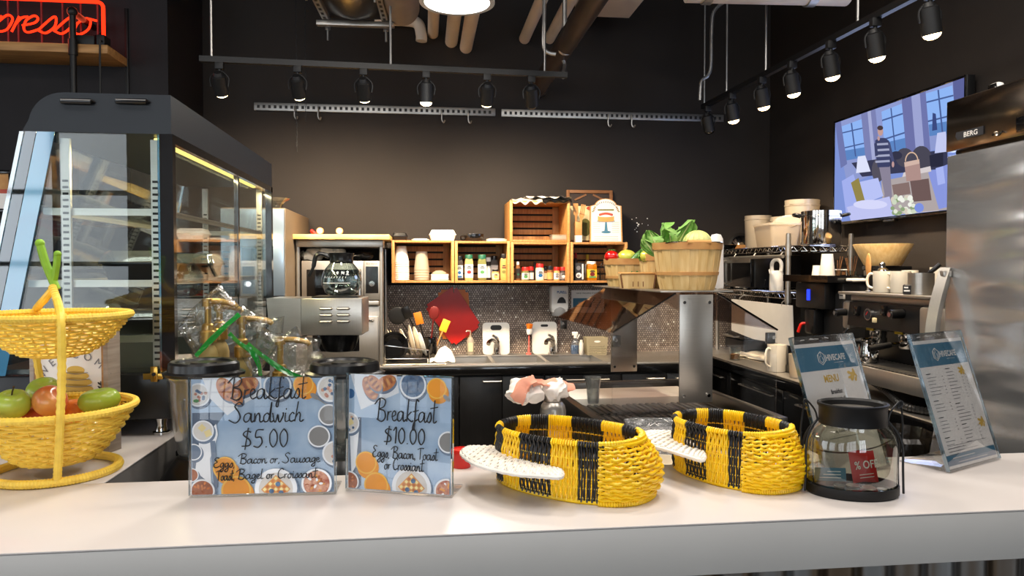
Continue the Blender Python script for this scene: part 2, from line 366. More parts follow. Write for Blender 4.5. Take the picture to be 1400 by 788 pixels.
for y0, y1, z0, z1 in ((-6.6, YL, 0, .6), (-6.6, YL, 3.4, 4.3), (-6.6, -5, .6, 3.4), (-2.2, -1.2, .6, 3.4), (1.6, YL, .6, 3.4)): wq.bb(-7.3, -7.2, y0, y1, z0, z1)
struct(wq.obj('wall_far_left'), 'brick side wall of the seating area with two windows', 'wall')
wf = B('brick'); wf.bb(-7.2, XR, -6.4, -6, 0, .62); wf.bb(-7.2, XR, -6.4, -6, 3.4, 4.3)
for x0, x1 in ((-7.2, -6.6), (-3.8, -3.0), (-.2, .6), (XR-.1, XR)): wf.bb(x0, x1, -6.4, -6, .62, 3.4)
struct(wf.obj('wall_front'), 'street wall with three big windows', 'wall')
for i, (x0, x1) in enumerate(((-6.6, -3.8), (-3.0, -.2), (.6, 2.33))):
    f = B('black_metal')
    for k in range(4): x = lerp(x0, x1, k/3); f.bb(x-.03, x+.03, -6.2, -6.12, .62, 3.4)
    for k in range(4): z = lerp(.62, 3.4, k/3); f.bb(x0, x1, -6.2, -6.12, z-.03, z+.03)
    struct(f.obj('window_%d' % (i+1)), 'street window with dark bars', 'window')
# penny tile splashback
m, n, l, p = new('penny_tile')
tc = n.new('ShaderNodeTexCoord'); sp = n.new('ShaderNodeSeparateXYZ'); l.new(tc.outputs['Object'], sp.inputs[0])
def mth(op, a, b=None):
    q = n.new('ShaderNodeMath'); q.operation = op
    for i, v in enumerate((a, b)):
        if v is None: continue
        if isinstance(v, (int, float)): q.inputs[i].default_value = v
        else: l.new(v, q.inputs[i])
    return q.outputs[0]
PT = .0165; px_ = mth('DIVIDE', sp.outputs[0], PT); pz_ = mth('DIVIDE', sp.outputs[2], PT*math.sqrt(3))
def cell(off):
    a, b_ = mth('ADD', px_, off), mth('ADD', pz_, off); fa, fb = mth('FLOOR', a), mth('FLOOR', b_)
    da = mth('SUBTRACT', mth('SUBTRACT', a, fa), .5); db = mth('MULTIPLY', mth('SUBTRACT', mth('SUBTRACT', b_, fb), .5), math.sqrt(3))
    d = mth('SQRT', mth('ADD', mth('MULTIPLY', da, da), mth('MULTIPLY', db, db)))
    cx = n.new('ShaderNodeCombineXYZ'); l.new(fa, cx.inputs[0]); l.new(fb, cx.inputs[1]); cx.inputs[2].default_value = off*7
    wn = n.new('ShaderNodeTexWhiteNoise'); l.new(cx.outputs[0], wn.inputs[0]); return d, wn.outputs[0]
d1, r1 = cell(0.0); d2, r2 = cell(.5)
sel = mth('LESS_THAN', d1, d2); dm = mth('MINIMUM', d1, d2)
rv = mth('ADD', mth('MULTIPLY', sel, r1), mth('MULTIPLY', mth('SUBTRACT', 1, sel), r2))
cr = n.new('ShaderNodeValToRGB'); e = cr.color_ramp.elements; e[0].color = lin('#85756a'); e[1].color = lin('#b3a496'); e[1].position = .975
cr.color_ramp.interpolation = 'LINEAR'; e2 = cr.color_ramp.elements.new(.985); e2.color = lin('#e8e2d8'); l.new(rv, cr.inputs[0])  # rare near-white tiles: gloss glints put into the tile colour
til = mth('LESS_THAN', dm, .41); mx = n.new('ShaderNodeMix'); mx.data_type = 'RGBA'; l.new(til, mx.inputs[0]); mx.inputs[6].default_value = lin('#3a302b')
l.new(cr.outputs[0], mx.inputs[7]); l.new(mx.outputs[2], p.inputs['Base Color'])
l.new(mth('SUBTRACT', .75, mth('MULTIPLY', til, .5)), p.inputs['Roughness'])
bp = n.new('ShaderNodeBump'); bp.inputs['Strength'].default_value = .4; bp.inputs['Distance'].default_value = .003; l.new(til, bp.inputs['Height']); l.new(bp.outputs[0], p.inputs['Normal'])
ZT = pY(700, 390, YB).z
struct(B('penny_tile').bb(pY(519, 400, YB).x, XR-.001, YB-.012, YB, .9, ZT).obj('trim_1'), 'dark penny tile splashback above the sinks', 'tiles')
pc = B('white_gloss')
for a, b_, s_ in ((864, 300, 1), (870, 298, 1), (871, 305, 1.6), (873, 307, 2), (872, 309, 1.6), (878, 306, 1), (885, 299, 1.4), (886, 308, 1), (868, 314, 1), (871, 317, 1.4), (870, 312, .9)):
    q = pY(a, b_, YB); pc.ell((q.x, YB, q.z), .0035*s_, .0012, .003*s_, 8, 4)
struct(pc.obj('trim_2'), 'white paint flecks on the black back wall', 'flecks')
# ------------------------------------------------------------------ bar counter
ZB = 1.05
YF = (pZ(0, 757, ZB).y+pZ(1400, 697, ZB).y)/2; YK = (pZ(146, 660, ZB).y+pZ(1400, 620, ZB).y)/2
XRET = pZ(185, 632, ZB).x
bar = T('bar_counter', 'long pale laminate bar with thick grey edge and corrugated metal front', 'counter', (0, YF, 0))
t = B('laminate', 'fascia'); t.bb(-3, XR-.005, -.0005, YK-YF, ZB-.003, ZB, .0008); t.bb(-3, XRET, YK-YF+.0005, 2.02, ZB-.003, ZB, .0008)
t.obj('worktop', bar)
t = B('fascia'); t.bb(-3, XR-.005, .0, .022, ZB-.091, ZB-.0036, .001); t.obj('front_edge', bar)
t = B('fascia_dark'); t.bb(XRET-.02, XRET-.001, YK-YF+.02, 2.015, ZB-.15, ZB-.0035); t.obj('return_edge', bar)
t = B('zinc')
m, n, l, p = new('corrugated'); p.inputs['Metallic'].default_value = .85; p.inputs['Roughness'].default_value = .32
tc = n.new('ShaderNodeTexCoord'); mp = n.new('ShaderNodeMapping'); mp.inputs['Scale'].default_value = (9, 1, .15); nz = n.new('ShaderNodeTexNoise'); nz.inputs['Scale'].default_value = 3
l.new(tc.outputs['Object'], mp.inputs[0]); l.new(mp.outputs[0], nz.inputs[0]); cr = n.new('ShaderNodeValToRGB'); cr.color_ramp.elements[0].color = lin('#6d5f50'); cr.color_ramp.elements[1].color = lin('#8f9294')
cr.color_ramp.elements[0].position = .4; cr.color_ramp.elements[1].position = .6; l.new(nz.outputs[0], cr.inputs[0]); l.new(cr.outputs[0], p.inputs['Base Color'])
c = B('corrugated'); c.sheet(lambda u, v: V((-3+5.42*u, .075+.011*sin(u*5.42/.068*2*pi), .002+(ZB-.095)*v)), 960, 1); c.obj('front_panel', bar, ang=60)
t = B('black_lam'); t.bb(-3, XR-.005, .1, .12, 0, ZB-.036); t.bb(XRET-.06, XRET-.03, .13, 2.0, 0, ZB-.036); t.obj('carcass', bar)
# work surfaces behind the bar
ZW = .91
wt = T('prep_bench', 'pale topped low work bench right behind the bar', 'bench', (0, 0, 0))
XB0, XB1, YB1 = pZ(560, 640, ZW).x, 1.22, 2.22
t = B('laminate'); t.bb(XB0, XB1, YK+.02, YB1, ZW-.03, ZW, .003); t.obj('worktop', wt)
t = B('black_lam'); t.bb(XB0+.03, XB1-.03, YK+.05, YB1-.04, 0, ZW-.03); t.obj('cabinet', wt)
XD0 = XRET+.01
wt2 = T('side_counter', 'black low counter carrying the blenders and coffee maker', 'counter', (0, 0, 0))
t = B('black_gloss'); t.bb(XD0, XB0-.004, YK+.02, 3.25, ZW-.03, ZW, .003); t.obj('worktop', wt2)
t = B('black_lam'); t.bb(XD0+.02, XB0-.03, YK+.05, 3.22, 0, ZW-.03); t.obj('cabinet', wt2)
# ------------------------------------------------------------------ pendant, ducts, pipes
pd = pD(625, 4, 3.0); rp = .051*3.0
t = T('pendant_lamp', 'white round pendant lamp glowing brightly overhead', 'lamp', (pd.x, pd.y, pd.z))
b = B('white_gloss'); b.lathe([(rp-.02, .0), (rp, 0), (rp, .05), (rp*.9, .18), (rp*.55, .28), (.05, .32), (.04, .36), (0, .36)], 48); b.obj('shade', t)
b = B('lamp_white'); b.lathe([(0, -.004), (rp*.5, -.003), (rp-.012, .004), (rp-.014, .012), (0, .012)], 48); b.obj('diffuser', t)
b = B('black_matte'); b.cyl((0, 0, .36), (0, 0, 4.3-pd.z), .008, n=8); b.obj('cord', t)
light('pendant_light', 'AREA', (pd.x, pd.y, pd.z-.02), 22, (1, .96, .9), (pd.x, pd.y, 0), .28)
# condensate / conduit pipes running into the back wall
def runpipe(name, px, py, r, mat, label, y0, cat='pipe', group=None, el=None):
    e = pY(px, py, YB); b = B(mat)
    pts = [(e.x, YB-.001, e.z), (e.x, y0, e.z)] if not el else el(e)
    b.tube(pts, r, 18); o = b.obj(name); return tag(o, label, cat, group)
g = 'cream pipes entering the back wall'
runpipe('pipe', 592, 46, .036, 'cream_pipe', 'thin short cream pipe second from the flexible duct', 2.6, group=g)
runpipe('pipe', 617, 57, .042, 'cream_pipe', 'cream pipe entering wall behind the glowing pendant centre', 3.5, group=g)
runpipe('pipe', 637, 65, .042, 'cream_pipe', 'cream pipe reaching lowest below the pendant rim', 3.5, group=g)
runpipe('pipe', 717, 53, .037, 'cream_pipe', 'cream pipe slanting between the pendant and the dark beam pipe', 2.6, group=g)
runpipe('pipe', 751, 53, .037, 'cream_pipe', 'cream pipe running beside the dark beam pipe', 2.6, group=g)
e = pY(576, 56, YB)
b = B('cream_pipe'); b.tube(spline([(e.x-.3, YB-.06, e.z+.11), (e.x-.09, YB-.06, e.z+.11), (e.x-.02, YB-.06, e.z+.09), (e.x, YB-.06, e.z+.02), (e.x, YB-.06, e.z-.02)], 6), .037, 18)
tag(b.obj('pipe'), 'cream elbow pipe turning down beside the flexible duct', 'pipe', g)
e = pY(733, 124, YB); b = B('dark_pipe'); b.tube([(e.x, YB-.001, e.z), (e.x+.01, 2.3, e.z+.01)], .056, 24); b.lathe([(.056, 0), (.062, 0), (.062, .06), (.056, .06)], 24); 
b2 = B('dark_pipe', 'cream_pipe'); b2.tube([(e.x, YB-.02, e.z), (e.x+.01, 2.3, e.z+.012)], .056, 24); b2.tube([(e.x, YB-.1, e.z), (e.x, YB-.04, e.z)], .064, 24); b2.m('cream_pipe').tube([(e.x, YB-.04, e.z), (e.x, YB-.001, e.z)], .05, 24)
b.bm.free(); tag(b2.obj('beam_pipe'), 'thick dark brown pipe slanting from ceiling to the back wall', 'pipe')
# flat cream duct and long cream duct
def duct(name, x0, x1, y0, y1, z0, z1, mat, label, flange=True):
    t = T(name, label, 'duct', ((x0+x1)/2, (y0+y1)/2, z0)); b = B(mat); hx, hy = (x1-x0)/2, (y1-y0)/2
    b.bb(-hx, hx, -hy, hy, 0, z1-z0, .004); b.obj('duct_body', t)
    if flange:
        b = B('zinc'); b.bb(-hx-.015, hx+.015, hy-.05, hy-.02, -.012, z1-z0+.01, .003); b.bb(-hx-.015, hx+.015, -hy+.02, -hy+.05, -.012, z1-z0+.01, .003); b.obj('flange', t)
    b = B('zinc')
    for sx in (-1, 1): b.cyl((sx*hx*.8, 0, z1-z0), (sx*hx*.8, 0, 4.3-z0), .006, n=6)
    b.obj('hanger', t); return t
z = 3.1; a = pZ(787, 20, z); c = pZ(860, 25, z)
duct('air_duct', a.x, c.x, 2.2, c.y, z, z+.3, 'cream', 'flat cream duct end above the dark beam pipe', False)
a = pD(968, 3, 3.6); c = pD(1110, 6, 3.6)
t = T('supply_duct', 'long cream round edged duct along the top above the spotlights', 'duct', (a.x, a.y, a.z))
b = B('cream'); dx = (c-a); b.tube([V((0, 0, .1))-dx*.2, V((0, 0, .1)), dx+V((0, 0, .1)), dx*1.35+V((0, .0, .1))], .1, 28); b.obj('duct_body', t)
for k in (.0, 1.0): b = B('zinc'); q = dx*k+V((0, 0, .1)); b.tube([q-dx.normalized()*.02, q+dx.normalized()*.02], .108, 28); b.obj('joint', t)
# fan coil unit with steel casing on threaded rods, and the ribbed duct beside it
f0, f1 = pD(436, 45, 4.0), pD(532, 48, 4.0); zf = pD(436, 31, 4.0).z; fw_ = (f1-f0).length
t = T('fan_coil_unit', 'steel fan coil unit hung in a slotted metal cradle under the ceiling', 'air unit', (f0.x, f0.y, zf), -YAW*.3)
b = B('steel_h', 'steel_dark'); b.bb(.03, fw_-.02, -.5, .08, .06, .62, .01); b.m('steel_h').bb(.05, fw_-.03, -.52, -.5, .11, .2, .004); b.obj('casing', t)
b = B('steel_dark'); b.sheet(lambda u, v: V((.05+u*(fw_-.1), -.45+.55*v, .06-.07*sin(pi*u)*sin(pi*v)-.001)), 14, 8); b.obj('drip_pan', t)
for sx in (.03, fw_-.03):
    b = B('zinc', 'black_matte'); b.bb(sx-.018, sx+.018, -.56, .14, .028, .052, .002)
    for k in range(10): y = -.54+k*.066; b.m('black_matte').bb(sx-.007, sx+.007, y, y+.03, .0265, .0283)
    b.obj('slotted_rail', t)
b = B('steel_h'); b.bb(-.02, fw_+.02, .03, .07, .0, .026, .002); b.obj('cross_bar', t)
for sx in (.03, fw_-.03):
    for sy in (-.5, .11):
        b = B('zinc'); b.cyl((sx, sy, -.06), (sx, sy, 4.3-zf), .006, n=8); b.cyl((sx, sy, -.002), (sx, sy, .026), .016, n=6); b.obj('rod', t)
c0 = pD(546, 10, 3.8); b = B('duct_flex'); pr = []
r0 = .098
for k in range(60): zz = k/60*.9; pr.append((r0*(1+.035*cos(k*pi)), zz))
b.lathe([(0, 0)]+pr+[(0, .9)], 36); b.xf(Matrix.Translation((c0.x, c0.y-.55, c0.z+.05)) @ Matrix.Rotation(R(-86), 4, 'X')); tag(b.obj('flexible_duct', ang=60), 'ribbed brown flexible duct beside the fan coil unit', 'duct')
# hanging rods, chains, conduits
def rod(pt, pb, d, r, label, name='hanger_rod', cat='rod'):
    p0, p1 = pD(*pb, d), pD(*pt, d); b = B('zinc'); b.cyl((p0.x, p0.y, p0.z), (p0.x, p0.y, 4.3), r, n=8); return tag(b.obj(name), label, cat)
ZTR = 2.51
TL0, TL1 = pZ(273, 84, ZTR), pZ(775, 106, ZTR); TR0, TR1 = pZ(961, 149, ZTR), pZ(1300, -27, ZTR)
def chain(px, y0, y1, d, label):
    p0, p1 = pD(px, y1, d), pD(px, y0, d); b = B('black_metal'); n_ = int((4.3-p0.z)/.03)
    for k in range(n_):
        z = p0.z+.03*k; b.tube([(p0.x+(.004*cos(a) if k % 2 else 0), p0.y+(0 if k % 2 else .004*cos(a)), z+.015+.02*sin(a)) for a in [i*2*pi/6 for i in range(6)]], .0016, 4, closed=True)
    tag(b.obj('chain'), label, 'chain')
chain(406, 0, 207, 4.6, 'long thin dark chain hanging in front of the slotted rail')
chain(418, 0, 166, 4.62, 'thin short dark chain hanging beside the longer chain')
def cond(pts, d, r, label, mat='zinc'):
    b = B(mat); b.tube(spline([pD(x, y, dd) for x, y, dd in pts], 8), r, 8); return tag(b.obj('conduit'), label, 'conduit')
cond([(744, -40, 4.0), (744, 20, 4.0), (743, 60, 4.0), (748, 71, 4.0), (760, 74, 4.0)], 4, .011, 'thin grey conduit bending under the dark beam pipe')
cond([(772, -30, 4.0), (772, 20, 4.0), (772, 48, 4.0), (766, 58, 3.98), (767, 70, 3.98), (775, 73, 4), (779, 70, 4.05)], 4, .013, 'pale conduit loop hooked on the dark beam pipe')
cond([(770, 82, 4.1), (772, 90, 4.1), (770, 100, 4.0), (770, 106, 3.95)], 4, .01, 'short grey cable dropping from beam to the track end')
0 and cond([(800, 60, 4.2), (803, 45, 4.2), (804, 55, 4.2), (806, 57, 4.2)], 4.2, .006, 'short white strap end beside the dark beam pipe', 'white_plastic')
cond([(989, 3, 4.4), (976, 16, 4.4), (973, 40, 4.4), (972, 88, 4.4), (968, 103, 4.4), (959, 112, 4.4), (957, 137, 4.4)], 4.4, .011, 'grey conduit snaking down to the corner end of the track')
# ------------------------------------------------------------------ slotted wall strips with hooks
def strip(pa, pb, label, hooks):
    a, c = pY(*pa, YB), pY(*pb, YB); L = c.x-a.x; zc = a.z-.015
    t = T('slotted_rail', label, 'rail', (a.x, YB, zc)); b = B('zinc', 'black_matte'); b.bb(0, L, -.022, -.0, -.026, .026, .003)
    k = 0
    while .02+k*.035 < L-.02:
        x = .02+k*.035; b.m('black_matte').bb(x, x+.017, -.0228, -.0215, -.011, .009); k += 1
    b.obj('channel', t)
    for hx, hz in hooks:
        q = pY(hx, hz, YB); b = B('steel'); x = q.x-a.x
        b.tube(spline([(x, -.03, .005), (x, -.034, -.02), (x, -.032, -.06), (x+.012, -.035, -.08), (x+.02, -.045, -.065)], 5), .005, 6); b.obj('hook', t)
strip((348, 143), (677, 152), 'longer slotted steel rail high on the black back wall', [(404, 160), (436, 160), (604, 157), (640, 163)])
strip((685, 152), (988, 160), 'slotted steel rail on back wall nearer the television', [(830, 165), (862, 166)])
# ------------------------------------------------------------------ track lights
def track(a, c, label, name='lighting_track'):
    t = T(name, label, 'track', (0, 0, 0)); b = B('black_metal'); b.tube([a+V((0, 0, .012)), c+V((0, 0, .012))], .02, 4); b.obj('rail', t); return t
tl = track(TL0, TL1, 'black lighting track hung parallel to the back wall')
tr = track(TR0, TR1, 'black lighting track running along the television wall')
for t_, (u, a, c) in [(tl, (k, TL0, TL1)) for k in (.03, .5, .935)]+[(tr, (k, TR0, TR1)) for k in (.01, .16, .38, .75)]:
    q = a.lerp(c, u); b = B('zinc'); b.cyl((q.x, q.y, q.z+.02), (q.x, q.y, 4.3), .006, n=8); b.obj('hanger_rod', t_)
def head(pos, aim, em, label, group, lit=True):
    t = T('track_spotlight', label, 'spotlight', pos, 0, group)
    b = B('black_matte'); b.bb(-.02, .02, -.014, .014, -.035, .0, .003); b.cyl((0, 0, -.035), (0, 0, -.05), .008, n=10); b.obj('adapter', t)
    d = (V(aim)-(V(pos)+V((0, 0, -.1)))).normalized(); q = d.to_track_quat('-Z', 'Y').to_matrix().to_4x4()
    MX = Matrix.Translation((0, 0, -.1)) @ q
    b = B('black_matte'); b.tube(spline([(-.04, 0, -.02), (-.044, 0, .02), (-.02, 0, .05), (0, 0, .056), (.02, 0, .05), (.044, 0, .02), (.04, 0, -.02)], 5), .004, 6); b.xf(Matrix.Translation((0, 0, -.1))); b.obj('yoke', t)
    b = B('black_matte'); b.lathe([(0, .055), (.018, .055), (.024, .04), (.034, .035), (.035, -.06), (.031, -.06), (.03, -.045), (0, -.045)], 24); b.xf(MX); b.obj('housing', t)
    b = B(em); b.lathe([(0, -.05), (.031, -.05), (.031, -.061), (.026, -.07), (.014, -.077), (0, -.079)], 20); b.xf(MX); b.obj('bulb', t)
    if lit:
        p0 = V(pos)+V((0, 0, -.1))+d*.09
        light('track_light', 'SPOT', p0, TRACK_W*(.5 if 'corner' in label or 'tele' in label or 'fridge' in label else 1), WARM, aim, .03, spot=125, blend=1)
g = 'spotlights on the back track'
for px, lab, tx, em in ((298, 'nearest the display case', 0, 'bulb_far'), (399, 'beside the hanging chains', .05, 'bulb_far'), (487, 'under the fan coil unit', .05, 'bulb_far'), (573, 'with the brightest orange glow', -.05, 'bulb'), (659, 'with a clear white glow', 0, 'bulb_far'), (723, 'turned away and dark beside the beam pipe', .25, 'black_gloss')):
    u = (px-273)/(775-273); pos = TL0.lerp(TL1, u)
    aim = (pos.x+tx, YB-.12, 1.2) if em != 'bulb' else (pos.x-.02, YB-.9, .9)
    head(pos, aim, em, 'black track spotlight '+lab, g)
g = 'spotlights on the television wall track'
labs = ('dark corner one beside the conduit end', 'first glowing one from the corner', 'second glowing one from the corner', 'third glowing one from the corner', 'glowing one above the television corner', 'large glowing one above the television', 'cut by the picture top above the fridge')
for (px, py), lab in zip(((968, 145), (1001, 126), (1042, 104), (1083, 76), (1136, 48), (1197, 14), (1272, -20)), labs):
    u = (px-961)/(1300-961)
    q = pX(px, py, TR0.x+(TR1.x-TR0.x)*u); pos = V((q.x, q.y, lerp(TR0.z, TR1.z, u)))
    head(pos, (pos.x+.32, pos.y+.15, 1.1), 'bulb' if px > 970 else 'black_gloss', 'black track spotlight, '+lab, g, px > 970)
# ================================================================== neon sign on its shelf
sr = pY(175, 92, YL); sf_r = pZ(154, 76, sr.z+.0)
zs = sr.z-.0; dsh = .26
sh = T('wall_shelf', 'wooden plank shelf on black pipe brackets under the neon sign', 'shelf', (sr.x, YL, zs))
b = B('shelf_wood'); b.bb(-1.6, 0, -dsh, -.001, .0, .045, .003); b.obj('plank', sh)
b = B('black_metal'); b.bb(-.012, .006, -.012, -.001, -.75, .32, .002); b.obj('wall_plate', sh)
def pipe_bracket(x):
    b = B('black_metal'); b.tube([(x, -dsh-.02, -.75), (x, -dsh-.02, .2)], .016, 12); b.tube([(x, -dsh-.02, .2), (x, -.001, .2)], .016, 12)
    b.ell((x, -dsh-.02, .2), .026, .026, .026, 12, 8); b.cyl((x, -dsh-.02, -.02), (x, -dsh-.02, .06), .022, n=12); b.cyl((x, -.03, .2), (x, -.001, .2), .04, n=16)
    b.cyl((x, -dsh-.02, -.75), (x, -.001, -.75), .016, n=12); b.obj('pipe_bracket', sh)
pipe_bracket(-.16); pipe_bracket(-1.4)
b = B('black_matte'); b.bb(-.2, -.07, -.25, -.16, .0455, .095, .004); b.bb(-.06, -.02, -.25, -.17, .0455, .1, .004)
b.tube(spline([(-.04, -.2, .06), (-.03, -dsh-.015, .06), (-.03, -dsh-.02, 0), (-.035, -dsh-.02, -.6)], 5), .005, 6)
tag(b.obj('transformer', loc=(sr.x, YL, zs)), 'small black transformer at the neon sign corner on the shelf', 'transformer')
ny = YL-.13
q0, q1 = pY(141, 3, ny), pY(141, 64, ny); zt, zb_ = q0.z, zs+.055
xr = q0.x; xl = xr-1.25
ns = T('neon_sign', 'red neon espresso sign in a glowing rectangular border on the shelf', 'sign', (xr, ny, zs+.046))
def L(x, z): return V((x-xr, 0, z-zs-.046))
b = B('neon'); rr = .03
loop = spline([], 1) if 0 else []
for cx_, cz_, a0 in ((xr-rr, zb_+rr, -90), (xr-rr, zt-rr, 0), (xl+rr, zt-rr, 90), (xl+rr, zb_+rr, 180)):
    for k in range(6): a = R(a0+k*18); loop.append(L(cx_+rr*cos(a), cz_+rr*sin(a)))
b.tube(loop, .0095, 10, closed=True); b.obj('border_tube', ns)
b = B('neon', 'neon_hot'); hgt = pY(0, 22, ny).z-pY(0, 45, ny).z; base = pY(60, 45, ny).z
# letters placed so the last o ends near the border
word = [('e', .3), ('s', .3), ('p', .36), ('r', .3), ('e', .32), ('s', .3), ('s', .3), ('o', .36)]
xs = {'o': 93, 's2': 68, 's1': 49, 'e': 27, 'r': 16, 'p': -7, 's0': -28, 'e0': -52}
def nl(ch, px, wpx, hs=1.0):
    x0 = pY(px, 40, ny).x; k = (pY(px+wpx, 40, ny).x-x0)/HW[ch][1]; H = hgt/.45*hs
    for st in HW[ch][0]:
        b.tube([L(x0+p.x*k+p.y*H*.35, base+p.y*H) for p in spline(st, 6)], .006, 8)
for ch, px, wp in (('o', 98, 26), ('s', 72, 24), ('s', 50, 24), ('e', 27, 24), ('r', 14, 18), ('p', -9, 24), ('s', -32, 24), ('e', -56, 24)): nl(ch, px, wp)
b.obj('lettering', ns)
b = B('dark_red')
for px in (8, 22, 54, 83, 108, 131):
    x = pY(px, 30, ny).x; b.cyl(L(x, zb_)+V((0, .022, -.0)), L(x, zt)+V((0, .022, 0)), .005, n=8)
b.obj('support_rod', ns)
b = B('black_matte')
for k in (.1, .9): b.bb(-1.25*k-.02, -1.25*k+.02, -.02, .04, -.0455, .012, .002)
b.obj('foot', ns)
light('neon_light', 'AREA', (xr-.5, ny-.03, (zt+zb_)/2), 4, (1, .12, .05), (xr-.5, ny-1, (zt+zb_)/2), .9, .3)
qa, qb = pY(-70, 290, YL-.02), pY(16, 233, YL-.02)
t = T('wall_picture', 'black framed copper toned picture on the wall left of the display case', 'picture', (qa.x, YL-.02, qa.z)); wq_, hq_ = qb.x-qa.x, qb.z-qa.z
b = B('black_gloss')
for a0, a1, c0, c1 in ((0, wq_, 0, .02), (0, wq_, hq_-.02, hq_), (0, .02, .02, hq_-.02), (wq_-.012, wq_, .02, hq_-.02)): b.bb(a0, a1, -.012, .0195, c0, c1, .002)
b.obj('frame', t)
b = B('apple_deep', 'hoop', 'paper_grey'); b.m('hoop').bb(.02, wq_-.012, .0, .01, hq_*.55, hq_-.02); b.m('apple_deep').bb(.02, wq_-.012, .0, .01, hq_*.45, hq_*.55); b.m('paper_grey').bb(.02, wq_-.012, .0, .01, .02, hq_*.45); b.obj('canvas', t)
# ================================================================== curved glass display case
Y0, Y1 = 1.985, 3.24
xr = pY(236, 350, Y0).x; zt = pY(150, 128, Y0).z; zr = pY(150, 182, Y0).z; zb0 = pY(215, 574, Y0).z; zg = pY(150, 512, Y0).z
xtl = pY(30, 182, Y0).x; xbl = pY(-38, 510, Y0).x
dc = T('display_case', 'large glass pastry display case with black roof, on the bar return', 'display case', (xr, Y0, ZB))
def lx(x): return x-xr
def lz(z): return z-ZB
W = lx(xtl); D = Y1-Y0
prof = [(0, lz(zr)), (0, lz(zt))]
cr_ = .085
xa = W+.1
for k in range(9): a = R(90+k*10); prof.append((xa+cr_*cos(a)-.0+.0, lz(zt)-cr_+cr_*sin(a)))
prof += [(W, lz(zr))]
XZ = Matrix(((1, 0, 0, 0), (0, 0, 1, 0), (0, 1, 0, 0), (0, 0, 0, 1)))
b = B('navy_black'); b.prism(prof, D, XZ)
rf = b.obj('roof', dc, ang=30)
for px in (83, 158):
    b = B('black_gloss')
    x = pY(px, 139, Y0).x; x1 = pY(px+47, 139, Y0).x; zc = lz(pY(px, 139, Y0).z)
    b.tube([(lx(x), -.001, zc), (lx(x)+.006, -.008, zc), (lx(x1)-.006, -.008, zc), (lx(x1), -.001, zc)], [.003, .0075, .0075, .003], 10); b.obj('vent', rf)
b = B('black_plastic'); b.bb(lx(xbl)-.01, 0, 0, D, lz(zb0), lz(zg), .006); b.obj('base', dc)
b = B('steel_dark'); b.bb(lx(xbl)+.02, -.03, .03, D-.03, lz(zg), lz(zg)+.012); b.obj('deck', dc)
b = B('black_gloss')
b.bb(-.028, .004, -.003, .02, lz(zg), lz(zr)); b.bb(-.022, .003, D-.028, D, lz(zg), lz(zr)); b.bb(-.012, .003, 0, D, lz(zr)-.022, lz(zr)+.001); b.bb(-.012, .003, 0, D, lz(zg), lz(zg)+.018)
b.obj('door_frame', dc)
b = B('black_matte'); b.bb(-.026, -.012, D*.0+.02, D*.0+.055, lz(zg), lz(zr)-.02); b.obj('gasket', dc)
b = B('case_glass'); b.bb(-.007, -.003, .03, D*.56, lz(zg)+.016, lz(zr)-.02); b.obj('sliding_door', dc)
b = B('case_glass', 'black_gloss'); b.bb(-.014, -.010, D*.54, D-.03, lz(zg)+.016, lz(zr)-.02); b.m('black_gloss').bb(-.016, -.001, D*.545, D*.56, lz(zg)+.016, lz(zr)-.02); b.obj('sliding_door', dc)
for y in (.004, D-.008):
    b = B('case_glass'); b.prism([(lx(xbl), lz(zg)), (-.03, lz(zg)), (-.03, lz(zr)), (W+.005, lz(zr))], .005, Matrix.Translation((0, y, 0)) @ XZ); b.obj('end_glass', dc)
b = B('case_glass'); x0, x1 = lx(xbl), W
b.face((x0, 0, lz(zg)), (x0, D, lz(zg)), (x1, D, lz(zr)), (x1, 0, lz(zr))); b.face((x0-.006, 0, lz(zg)), (x1-.006, 0, lz(zr)), (x1-.006, D, lz(zr)), (x0-.006, D, lz(zg)))
b.obj('front_glass', dc)
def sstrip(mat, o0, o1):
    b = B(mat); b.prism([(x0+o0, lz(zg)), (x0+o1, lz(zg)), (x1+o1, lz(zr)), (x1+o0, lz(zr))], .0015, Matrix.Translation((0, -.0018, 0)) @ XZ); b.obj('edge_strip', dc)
sstrip('grey_strip', .008, .034); sstrip('sky_reflection_strip', .036, .078)  # the blue one is a sky reflection put into the strip's colour
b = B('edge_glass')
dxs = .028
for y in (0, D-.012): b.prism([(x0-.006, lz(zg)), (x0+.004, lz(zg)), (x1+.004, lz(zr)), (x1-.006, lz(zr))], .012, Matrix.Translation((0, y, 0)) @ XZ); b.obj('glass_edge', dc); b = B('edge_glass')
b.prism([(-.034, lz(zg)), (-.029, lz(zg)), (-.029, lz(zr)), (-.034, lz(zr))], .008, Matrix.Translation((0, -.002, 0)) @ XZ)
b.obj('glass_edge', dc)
b = B('steel', 'black_matte')
for px in (85, 209):
    x = lx(pY(px, 300, Y0).x)
    for y in (.02, D-.03):
        b.m('steel').bb(x-.011, x+.011, y, y+.01, lz(zg)+.01, lz(zr)-.012)
        k = 0
        while True:
            z = lz(zr)-.12-k*.0165
            if z < lz(zg)+.03 or px == 0: break
            b.m('black_matte').bb(x-.007, x+.007, y-.0008, y+.002, z-.0035, z+.0025); k += 1
b.obj('pilaster', dc)
shz = [pY(0, y, Y0+.02).z for y in (284, 384, 462)]
